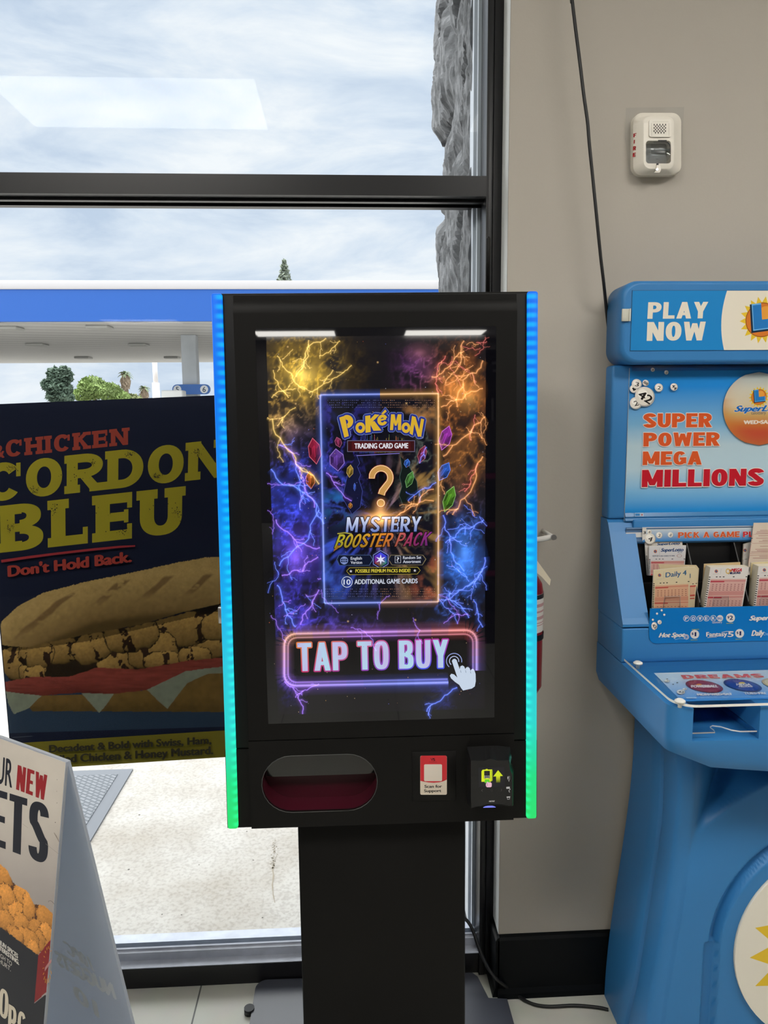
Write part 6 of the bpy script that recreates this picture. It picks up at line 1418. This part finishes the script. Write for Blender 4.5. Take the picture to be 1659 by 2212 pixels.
# game poster in its channels
GYP = CFY-.0025; fg = planeY(GYP); g1, g2 = fg.px(1361, 795), fg.px(1349, 1126)
m = MB(); m.use(pmat('poster_card', (.5, .5, .5), .6)); m.box((g2[0]-.0005, GYP, g2[1]), (2*LC-g2[0], CFY+.0005, g1[1])); gp = m.build('game_poster', ls)
pic = Pic(planeY(GYP-.0002), dh=3e-5); pic.pxm = False
xl, xr, zt_, zb_ = g2[0], 2*LC-g2[0], g1[1], g2[1]; stops = ((0, (34, 130, 200)), (.12, (30, 128, 204)), (.36, (116, 168, 204)), (.50, (174, 196, 206)), (.66, (176, 200, 212)), (.80, (122, 176, 214)), (.93, (36, 134, 204)), (1, (30, 128, 198)))
for (a, ca), (b_, cb) in zip(stops[:-1], stops[1:]):
    za, zb = zt_+(zb_-zt_)*a, zt_+(zb_-zt_)*b_; pic.poly([(xl, zb), (xr, zb), (xr, za), (xl, za)], [lint(cb), lint(cb), lint(ca), lint(ca)])
pic.pxm = True
OR_, RDD, WB = lint((206, 84, 38)), lint((184, 26, 42)), lint((226, 216, 210))
for tx, bl_, br2, tl_, c in (('SUPER', (384, 1334), (956, 1330), (386, 1216), OR_), ('POWER', (384, 1492), (1020, 1486), (386, 1377), OR_), ('MEGA', (377, 1648), (872, 1644), (380, 1534), OR_), ('MILLIONS', (368, 1832), (1388, 1818), (372, 1688), RDD)):
    pic.block(tx, z4(*bl_), z4(*br2), z4(*tl_), c, outline=(WB, .009 if tx != 'MILLIONS' else .005, .05), w=.74, t=.29, th=.22, gap=.07, p=2.2)
# large printed ball
bc, brr = z4(1352, 1175), 79
pic.up(); nb = 44
for j in range(26):
    v0, v1 = -1+2*j/26, -1+2*(j+1)/26
    def colb(v):
        st = ((-1, (150, 176, 184)), (-.55, (196, 192, 176)), (-.1, (206, 190, 160)), (.15, (196, 160, 100)), (.42, (190, 108, 52)), (.62, (184, 76, 50)), (1, (176, 52, 54)))
        for (a, ca), (b_, cb) in zip(st[:-1], st[1:]):
            if a <= v <= b_+1e-6: k = (v-a)/(b_-a); return np.array(lin(ca))*(1-k)+np.array(lin(cb))*k
        return np.array(lin(st[-1][1]))
    for i in range(16):
        x0, x1 = -1+2*i/16, -1+2*(i+1)/16; pp_ = []; cc_ = []
        for (x, v) in ((x0, v0), (x1, v0), (x1, v1), (x0, v1)):
            hw_ = math.sqrt(max(0, 1-v*v)); pp_.append((bc[0]+brr*x*hw_*.985, bc[1]+brr*v)); r2 = x*x*hw_*hw_+v*v; edge_ = np.array(lin((190, 130, 60))); k = .55*max(0, r2-.45)/.55*(1 if v > -.3 else .35)
            cc_.append(tuple(colb(v)*(1-k)+edge_*k*np.array((1, .9, .9))))
        pic._tri([pic.q(p) for p in pp_], cc_, False)
pic.pxm = False; lc2 = fg.px(*z4(1348, 1078)); sun_logo(pic, lc2, .024); pic.pxm = True
pic.text('SuperLotto', z4(1142, 1200), z4(1580, 1193), z4(1160, 1150), lint((18, 98, 176)), bold=.012, shear=.22, outline=(lint((226, 206, 184)), .006, .10))
pic.text('calottery', z4(1284, 1224), z4(1406, 1221), z4(1284, 1196), lint((84, 84, 96))); pic.text('WED\u2022SAT', z4(1222, 1304), z4(1452, 1300), z4(1224, 1274), lint((222, 206, 192)), bold=.02)
for (x, y, r_, tx, ro) in ((460, 850, 17, '8', .3), (574, 872, 18, '2', .5), (300, 1010, 34, '1', -.5), (326, 970, 42, '3', .2), (400, 960, 26, '88', .6), (300, 1130, 50, '2', -.2), (394, 1076, 82, '42', .55), (510, 1000, 35, '2', .1), (637, 994, 31, '44', .9)):
    if x-r_ < 268: x = 268+r_
    lotto_ball(pic, z4(x, y), r_/3.881, tx, ro)
pic.rect(*z4(308, 2046), *z4(382, 2076), lint((170, 196, 216))); pic.rect(*z4(312, 2052), *z4(350, 2072), lint((60, 130, 190))); pic.disc(z4(368, 2062), 2, lint((190, 110, 110)), 10)
pic.build('poster_print', M_vinyl, gp)
m = MB(); m.use(pmat('channel_blue', (0.030, 0.175, .40), .18, spec=.6)); zc0, zc1 = fg.px(1350, 1108)[1], fg.px(1350, 1127)[1]
P = [(CFY, zc1), (GYP-.004, zc1), (GYP-.006, zc1+.003), (GYP-.003, zc1+.008), (GYP-.005, zc1+.012), (GYP-.0015, zc0), (CFY, zc0)]
m.loft([[(x, y, z) for y, z in P] for x in (xl, xr)], smooth=False); m.build('poster_channel', ls)
m = MB(); m.use(clear_mat('channel_clear', (.80, .90, .97), 1.45, .05)); zc0, zc1 = fg.px(1362, 790)[1], fg.px(1362, 801.5)[1]; m.box((xl+.004, GYP-.003, zc1), (xr-.004, GYP-.0015, zc0)); m.build('poster_channel', ls)
# strip holder with printed strip
ST_Y = 1.6385; fz_ = planeY(ST_Y); z1s, z0s = fz_.px(1352, 1140)[1], fz_.px(1352, 1171.5)[1]; xs0 = fz_.px(1352, 1150)[0]; xs1 = fz_.px(1387, 1150)[0]
m = MB(); m.use(pmat('strip_channel', (.09, .17, .30), .25, spec=.6)); P = [(ST_Y+.002, z0s), (ST_Y-.002, z0s), (ST_Y-.003, z0s+.004), (ST_Y, z0s+.006), (ST_Y, z1s-.005), (ST_Y-.003, z1s-.003), (ST_Y-.002, z1s), (ST_Y+.002, z1s)]
m.loft([[(x, y, z) for y, z in P] for x in (xs0, 2*LC-xs0)], smooth=False)
m.use(pmat('strip_white', (.62, .62, .62), .4)); m.box((xs0, ST_Y-.0008, z0s+.0115), (xs1, ST_Y, z0s+.0225)); stp = m.build('strip_holder', ls)
pic = Pic(planeY(ST_Y-.0032), dh=3e-5); z6 = lambda x, y: (1370+x/5.74, 1120+y/5.74); pic.pxm = False
ca, cb = lint((196, 206, 212)), lint((30, 122, 192)); pic.poly([(xs1, z0s+.001), (2*LC-xs0, z0s+.001), (2*LC-xs0, z1s-.004), (xs1, z1s-.004)], [cb, cb, ca, ca]); pic.pxm = True
pic.line([z6(100, 112), z6(1700, 92)], 1.2, lint((212, 212, 208)))
pic.poly([z6(100, 118), z6(150, 118), z6(148, 235), z6(100, 278)], lint((214, 210, 202)))
lotto_ball(pic, z6(188, 168), 5, '8', .4); lotto_ball(pic, z6(310, 208), 7, '2', 0); lotto_ball(pic, z6(450, 203), 6, '5', .8); lotto_ball(pic, z6(196, 252), 12, '4', .4); pic.text('3', z6(112, 192), z6(142, 190), z6(112, 158), lint((30, 30, 30)), bold=.04)
pic.block('PICK A GAME', z6(541, 240), z6(1303, 228), z6(541, 170), lint((206, 88, 44)), outline=(lint((226, 214, 206)), .004, .05), w=.7, t=.23, th=.2, gap=.1); pic.block('PLAY', z6(1345, 228), z6(1625, 222), z6(1345, 162), lint((190, 32, 42)), outline=(lint((226, 214, 206)), .01, .05), w=.7, t=.23, th=.2, gap=.1)
pic.build('strip_print', M_vinyl, stp)
# black bins
M_bin = pmat('black_bin_plastic', (.010, .010, .011), .35, spec=.4)
bx = [BXL+.002]+[planeY(1.57).px(u, 1290)[0] for u in (1510, 1615)]; step_ = bx[2]-bx[1]
while bx[-1]+step_ < 2*LC-BXL: bx.append(bx[-1]+step_)
m = MB(); m.use(M_bin); m.box((BXL, 1.652, 1.026), (2*LC-BXL, 1.658, 1.1965)); m.box((BXL, 1.560, 1.0268), (2*LC-BXL, 1.652, 1.031)); m.build('bin_back', ls)
for x in bx[1:]:
    m = MB(); m.use(M_bin); P = [(1.652, 1.195), (1.64, 1.195), (1.565, 1.075), (1.565, 1.031), (1.652, 1.031)]; m.prism(P, lambda p: (x-.0012, p[0], p[1]), lambda p: (x+.0012, p[0], p[1])); m.build('bin_divider', ls)
m = MB(); m.use(M_bin); m.box((BXL, 1.606, 1.031), (2*LC-BXL, 1.609, 1.112)); m.build('bin_step', ls)
# price panel
PPY = 1.5405; fp_ = planeY(PPY); p1, p2 = fp_.px(1403, 1313), fp_.px(1404, 1389); 
PX0 = fp_.px(1404, 1330)[0]; PZ1 = fp_.px(1500, 1312.5)[1]; PZ0 = fp_.px(1500, 1388)[1]
pp2 = [(PX0, PZ1), (PX0-.001, PZ0+.030)]+[(PX0+.016-.016*math.cos(math.radians(a)), PZ0+.018-.018*math.sin(math.radians(a))) for a in range(10, 91, 16)]
pp2 += [(2*LC-x, z) for x, z in pp2[::-1]]
m = MB(); m.use(pmat('panel_blue_edge', (.01, .12, .30), .35)); m.prism(pp2, lambda p: (p[0], PPY, p[1]), lambda p: (p[0], PPY+.0025, p[1])); pn = m.build('price_panel', ls)
pic = Pic(planeY(PPY-.0002), dh=2.5e-5); pic.pxm = False; pic.poly(pp2, lint((4, 112, 184))); pic.pxm = True
WP = lint((214, 210, 204)); NVY = lint((28, 40, 88))
def dollar(c, r_, n_):
    pic.disc(c, r_, WP); pic.text('$', (c[0]-r_*.68, c[1]+r_*.10), (c[0]-r_*.28, c[1]+r_*.08), (c[0]-r_*.68, c[1]-r_*.40), NVY, bold=.06); w1_ = (.02, .30, .22) if n_ == '1' else (-.20, .52, .08); pic.text(n_, (c[0]+r_*w1_[0], c[1]+r_*.45), (c[0]+r_*w1_[1], c[1]+r_*.43), (c[0]+r_*w1_[0], c[1]-r_*.48), NVY, bold=w1_[2])
for ch, x in zip('POWER', (646, 732, 816, 896, 980)):
    c = z6(x, 1240-(x-646)*.012); pic.disc(c, 6.6, WP, r_in=5.6); pic.text(ch, (c[0]-2.9, c[1]+3.6), (c[0]+2.9, c[1]+3.5), (c[0]-2.9, c[1]-3.4), WP, bold=.07)
pic.disc(z6(1063, 1236), 6.8, WP); pic.text('BALL', (z6(1063, 1236)[0]-5, z6(0, 1252)[1]), (z6(1063, 0)[0]+5, z6(0, 1251)[1]), (z6(1063, 0)[0]-5, z6(0, 1222)[1]), lint((20, 104, 176)), bold=.02)
pic.text('calottery', z6(966, 1300), z6(1088, 1296), z6(966, 1272), WP); dollar(z6(1193, 1231), 9.6, '2'); dollar(z6(749, 1435), 9.6, '1'); dollar(z6(1305, 1424), 9.6, '1')
YT = lint((186, 184, 80))
for x0, y0, x1 in ((1140, 1300, 1224), (712, 1376, 802), (698, 1506, 782), (1254, 1496, 1336)): pic.line([z6(x0, y0), z6(x1, y0-3)], .9, YT)
pic.text('Hot Spot', z6(304, 1472), z6(612, 1466), z6(318, 1418), WP, bold=.018, shear=.18); pic.disc(z6(644, 1468), 5.6, WP, r_in=4.2); pic.disc(z6(644, 1468), 3.0, WP, r_in=2.0); pic.line([z6(500, 1500), z6(560, 1488), z6(640, 1494)], 1.3, lint((120, 170, 214)))
pic.text('Fantasy', z6(893, 1462), z6(1148, 1456), z6(893, 1408), WP, bold=.014); pic.text('5', z6(1158, 1466), z6(1224, 1464), z6(1162, 1402), WP, bold=.06); pic.line([z6(905, 1476), z6(960, 1470), z6(1020, 1466)], 1.0, WP); pic.line([z6(1080, 1412), z6(1140, 1398), z6(1228, 1400)], 1.1, WP)
pic.text('SuperLotto', z6(1424, 1262), z6(1880, 1252), z6(1440, 1204), WP, bold=.014, shear=.2); pic.text('Daily', z6(1452, 1452), z6(1596, 1448), z6(1462, 1386), WP, bold=.03, shear=.15); pic.text('Derby', z6(1602, 1448), z6(1720, 1444), z6(1602, 1410), lint((130, 176, 216)), bold=.01)
lotto_ball(pic, z6(247, 1332), 6.4, '42', .6, 8.5); lotto_ball(pic, z6(312, 1284), 4.6, '2', .3)
for (x, y) in ((338, 1137), (280, 1178), (370, 1192), (228, 1254)): lotto_ball(pic, z6(x, y), 2.4)
pic.build('panel_print', M_vinyl, pn)
# ------------------------------------------------------------------ play slips standing in the bins
M_slip = pmat('slip_paper_edge', (.66, .60, .47), .8)
GRP = 'lottery play slips in the bins of the blue stand'
def slip(label, Y, quad, thick, body, art, lean=.0):
    """pad of slips: quad in photo pixels (TL, TR, BR, BL) put on plane Y, thick metres deep"""
    f_ = planeY(Y); Q = [f_.px(*p) for p in quad]
    o = thing('play_slip', (sum(p[0] for p in Q)/4, Y+thick/2, min(p[1] for p in Q)), label, 'lottery slip', GRP)
    m = MB(); m.use(body); m.loft([[(x, Y, z) for x, z in Q], [(x+.0004, Y+thick, z+thick*.02) for x, z in Q]], smooth=False); pad = m.build('paper', o)
    pic = Pic(planeY(Y-.0002), dh=1.5e-5); art(pic); pic.build('print', M_paper, o); return o
PAPER, PINK, RED_, INK = lint((212, 206, 200)), lint((204, 160, 150)), lint((176, 60, 72)), lint((24, 22, 22))
def lerp(a, b_, t_): return (a[0]+(b_[0]-a[0])*t_, a[1]+(b_[1]-a[1])*t_)
def slip_art(TL, TR, BR, BL, paper, title, tcol, red, pink, head=.25, logo=True, rows=True, dot=INK, mega=False):
    Q = lambda x, y: lerp(lerp(TL, TR, x), lerp(BL, BR, x), y)
    def art(pic):
        pic.poly([TL, TR, BR, BL], paper)
        if logo:
            c = Q(.17, head*.42); pic.disc(c, 3.6, lint((188, 96, 50)), 16); pic.poly([(c[0]-1.6, c[1]-2.6), (c[0]+.2, c[1]-2.7), (c[0]+.3, c[1]-.1), (c[0]+2.4, c[1]-.3), (c[0]+2.2, c[1]+1.8), (c[0]-1.6, c[1]+2)], lint((36, 100, 150)))
            pic.line([Q(.285, head*.15), Q(.285, head*.75)], .4, lint((150, 146, 142))); pic.line([Q(.09, head*.72), Q(.25, head*.71)], .7, lint((170, 164, 158)))
        title(pic, Q)
        pic.pxm = True
        for k in range(14):
            y = head*1.0+(1-head)*k/14; pic.poly([Q(0, y), Q(.045, y), Q(.045, y+.022), Q(0, y+.022)], dot)
        for x in (.18, .27, .36, .62, .95): pic.poly([Q(x, head*.98), Q(x+.045, head*.98), Q(x+.045, head*.98+.02), Q(x, head*.98+.02)], dot)
        if rows:
            pic.poly([Q(.06, head+.06), Q(.97, head+.06), Q(.97, 1), Q(.06, 1)], pink)
            for (y0, y1) in ((head+.10, head+.14), (head+.50, head+.54)): pic.poly([Q(.06, y0), Q(.42, y0), Q(.42, y1), Q(.06, y1)], red); pic.poly([Q(.42, y0), Q(.97, y0), Q(.97, y0+.012), Q(.42, y0+.012)], red)
            pic.poly([Q(.06, head+.37), Q(.97, head+.36), Q(.97, head+.46), Q(.06, head+.47)], tuple(np.array(red)*.35+np.array(pink)*.65))
            for ry_ in [head+.19+.045*i for i in range(4)]+[head+.60+.05*i for i in range(6)]:
                if ry_ < .97:
                    for c_ in range(9): pic.poly([Q(.12+.095*c_, ry_), Q(.16+.095*c_, ry_), Q(.16+.095*c_, ry_+.012), Q(.12+.095*c_, ry_+.012)], tuple(np.array(dot)*.5+np.array(red)*.3))
    return art
def t_super(sm=1.0):
    def f_(pic, Q): pic.text('SuperLotto', Q(.32, .20*sm), Q(.92, .195*sm), Q(.33, .085*sm), lint((34, 70, 116)), bold=.012, shear=.2); pic.text('PLUS', Q(.78, .26*sm), Q(.90, .258*sm), Q(.78, .215*sm), lint((34, 70, 116))); pic.text('NOW GET A 2ND CHANCE TO WIN!', Q(.10, .37*sm), Q(.70, .365*sm), Q(.10, .325*sm), lint((60, 80, 110)), bold=.002); pic.disc(Q(.83, .345*sm), 5.5, lint((150, 90, 90)), 14, ry=3.2, r_in=4.6)
    return f_
def t_daily(pic, Q): pic.text('Daily 4', Q(.34, .215), Q(.91, .19), Q(.34, .09), lint((34, 86, 128)), bold=.008)
def t_mega(pic, Q):
    pic.text('MEGA', Q(.55, .115), Q(.82, .11), Q(.56, .035), lint((180, 44, 56)), bold=.03, shear=.12); pic.text('MILLIONS', Q(.50, .175), Q(.80, .168), Q(.50, .122), lint((40, 44, 80)), bold=.02, shear=.1); pic.disc(Q(.47, .10), 5, lint((206, 170, 90)), 14, ry=6, r_in=3); pic.disc(Q(.53, .085), 2.6, lint((190, 120, 60)), 12)
def t_none(pic, Q): pass
w6 = lambda *P: [z6(*p) for p in P]
q1 = w6((130, 289), (598, 266), (596, 700), (160, 705)); slip('white slip, rearmost of the two in the left back bin', 1.640, q1, .004, M_slip, slip_art(*q1, PAPER, t_super(.62), lint((34, 70, 116)), RED_, PINK, head=.42))
q2 = w6((186, 340), (646, 334), (618, 705), (176, 705)); slip('white slip with blue title and small oval logo, in front in the left back bin', 1.632, q2, .003, M_slip, slip_art(*q2, lint((206, 204, 206)), t_super(1.0), lint((34, 70, 116)), RED_, PINK, head=.45))
kq = w6((300, 566), (772, 580), (803, 622), (770, 1110), (470, 1110), (310, 600))
o = thing('play_slip', (.75, 1.585, 1.04), 'tan kraft slip with clipped corner, hindmost in the front left bin', 'lottery slip', GRP); f_ = planeY(1.5855)
m = MB(); m.use(pmat('kraft_paper', (.56, .45, .28), .8)); m.prism([f_.px(*p) for p in kq], lambda p: (p[0], 1.5855, p[1]), lambda p: (p[0], 1.5875, p[1])); m.build('paper', o)
q3 = w6((560, 612), (752, 602), (790, 640), (744, 1112), (560, 1112))
TAN, TPK, TRD = lint((206, 190, 156)), lint((206, 158, 128)), lint((186, 84, 70))
def art_back(pic):
    pic.poly(q3, TAN); pic.line([z6(694, 684), z6(694, 738)], 1.6, lint((34, 86, 128))); pic.poly(w6((760, 802), (782, 800), (780, 808), (760, 809)), INK); pic.poly(w6((720, 806), (738, 805), (738, 814), (720, 815)), INK)
    pic.poly(w6((690, 832), (766, 826), (760, 848), (690, 850)), TRD); pic.poly(w6((690, 945), (752, 940), (750, 966), (690, 968)), TRD); pic.poly(w6((690, 985), (748, 980), (746, 998), (690, 1000)), TRD); pic.poly(w6((690, 850), (758, 848), (748, 940), (690, 944)), TPK)
f_ = planeY(1.580); o = thing('play_slip', (.76, 1.581, 1.05), 'cream slip with red blocks peeping out right of the front left slip', 'lottery slip', GRP)
m = MB(); m.use(M_slip); m.prism([f_.px(*p) for p in q3], lambda p: (p[0], 1.580, p[1]), lambda p: (p[0], 1.5825, p[1])); m.build('paper', o); pic = Pic(planeY(1.5798), dh=2e-5); art_back(pic); pic.build('print', M_paper, o)
q4 = [z6(240, 640), z6(688, 600), z6(682, 1112), z6(222, 1112)]; slip('cream slip with large blue title and numeral, front of the left bin', 1.573, q4, .004, M_slip, slip_art(*q4, TAN, t_daily, None, TRD, TPK, head=.35))
q5 = w6((866, 566), (1316, 543), (1330, 1100), (832, 1100)); slip('tan backing sheet behind the thick pad in the middle bin', 1.6025, q5, .003, pmat('kraft_paper', (.5, .4, .25), .8), lambda pic: pic.poly(q5, lint((206, 180, 136))))
q6 = w6((944, 606), (1424, 602), (1340, 1100), (862, 1100)); 
o6 = slip('thick pad of white slips with pink number grids, middle bin', 1.574, q6, .022, M_slip, slip_art(*q6, PAPER, t_mega, None, RED_, PINK, head=.235))
q7 = w6((1360, 320), (1470, 284), (1470, 700), (1335, 700)); slip('white slips in the right back bin behind the tall upside-down slip', 1.642, q7, .005, M_slip, slip_art(*q7, PAPER, t_none, None, RED_, PINK, head=.5, logo=True, rows=False))
q8_ = w6((1482, 56), (1950, 48), (1950, 600), (1412, 600))
def art_up(pic):
    PP = lint((208, 192, 176)); RL = lint((160, 84, 84)); pic.poly(q8_, PP)
    pic.line(w6((1474, 190), (1454, 300), (1470, 310), (1900, 300)), .6, RL); pic.line(w6((1450, 318), (1428, 425), (1440, 432), (1900, 424)), .6, RL); pic.line(w6((1432, 462), (1412, 560)), .6, RL); pic.line(w6((1432, 455), (1900, 448)), .6, RL); pic.line(w6((1486, 196), (1900, 190)), .6, RL)
    for y, x0 in ((148, 1560), (165, 1520), (182, 1508), (215, 1540), (245, 1510), (270, 1590), (286, 1545), (345, 1560), (382, 1500), (400, 1520), (414, 1450), (470, 1550), (492, 1470)): pic.line([z6(x0, y), z6(1900, y-6)], .9, tuple(np.array(RL)*.8+.05))
    pic.poly(w6((1453, 243), (1470, 243), (1469, 251), (1452, 251)), INK)
slip('tall slip standing upside down with red-outlined text boxes, right edge', 1.628, q8_, .002, M_slip, art_up)
q9 = w6((1450, 548), (1960, 520), (1960, 1090), (1420, 1090)); slip('tan sheets behind the pad in the rightmost bin shown', 1.600, q9, .004, M_slip, lambda pic: pic.poly(q9, lint((208, 192, 150))))
q10 = w6((1542, 592), (2000, 580), (1960, 1090), (1478, 1090)); slip('thick pad of white slips in the rightmost bin shown', 1.574, q10, .024, M_slip, slip_art(*q10, PAPER, t_mega, None, RED_, PINK, head=.23))
# clear fronts of the bins
for k, (x0, y0, x1) in enumerate(((380, 968, 570), (986, 968, 1170), (1575, 955, 1760))):
    f_ = planeY(1.5685); P = [f_.px(*z6(x, y)) for x, y in ((x0, y0), (x1, y0-6), (x1-4, 1112), (x0-22, 1112))]; m = MB(); m.use(M_acryl); m.prism(P, lambda p: (p[0], 1.5685, p[1]), lambda p: (p[0], 1.5700, p[1]))
    m.use(pmat('clear_rim', (.35, .32, .30), .3)); m.tube([(p[0], 1.5685, p[1]) for p in (P[3], P[0], P[1], P[2])], .0005, 6); m.build('bin_front_clip', ls)

# ================================================================== SHELVING BEHIND THE PHOTOGRAPHER (dark units added to dim the low wall; right one mirrored in screen)
for x0, x1, y0, lab in ((.75, 3.6, -2.7, 'dark double-sided shop shelving with magenta shelf edges mirrored in the right of the screen'), (-4.4, -1.1, -2.9, 'dark double-sided shop shelving added out of view at left to dim the low wall'), (-.9, 3.6, -5.4, 'dark unseen shop shelving added farther back in front of the freezer case')):
    sh = thing('shop_shelving', ((x0+x1)/2, y0, 0), lab, 'shelving')
    m = MB(); m.use(pmat('shelf_dark', (.022, .021, .022), .6)); m.box((x0, y0-.02, .0), (x1, y0+.02, 1.55)); m.build('back_panel', sh)
    m = MB(); m.use(MATS['shelf_dark']); m.box((x0, y0-.42, 0), (x1, y0+.42, .14)); m.build('base', sh)
    for z in (.48, .82, 1.16):
        m = MB(); m.use(MATS['shelf_dark']); m.box((x0, y0-.36, z), (x1, y0+.36, z+.02)); sf = m.build('shelf', sh)
        m = MB(); m.use(pmat('magenta_price_rail', (.20, .01, .07), .4)); m.box((x0, y0+.3602, z-.012), (x1, y0+.366, z+.026)); m.build('price_rail', sf)
# ================================================================== FREEZER WALL (seen mirrored in the screen)
fz = thing('freezer_case', (1.3, -8.6, 0), 'dark upright freezer case along the back wall under a FROZEN sign', 'freezer')
m = MB(); m.use(M_black); m.box((-.2, -9.1, 0), (3.4, -8.45, 2.1)); m.build('cabinet', fz)
for k in range(5):
    x0 = -.15+k*.70; m = MB(); m.use(pmat('freezer_glass', (.02, .02, .025), .05, spec=.5)); m.box((x0+.05, -8.449, .25), (x0+.62, -8.43, 1.95)); d_ = m.build('door', fz)
    m = MB(); m.use(M_steel); m.box((x0+.01, -8.449, .22), (x0+.04, -8.42, 1.98)); m.build('door_handle', d_)
fl_ = thing('frozen_sign', (1.28, -8.4, 2.25), 'white FROZEN letters on the back wall above the freezer case', 'sign')
m = MB(); m.use(pmat('sign_backing', (.05, .05, .055), .6)); m.box((-.2, -9.1, 2.1001), (3.4, -8.44, 2.7)); m.build('backing', fl_)
for k, ch in enumerate('FROZEN'):
    pic = Pic(Frame((0, -8.43, 0), (-1, 0, 0), (0, 0, 1), (0, 1, 0)), px=False, dh=1e-3); x_ = -2.15+k*.28; pic.block(ch, (x_, 2.26), (x_+.19, 2.26), (x_, 2.52), lint((225, 225, 225)), w=.62, t=.2, th=.16); pic.build('letter', M_paper, fl_)
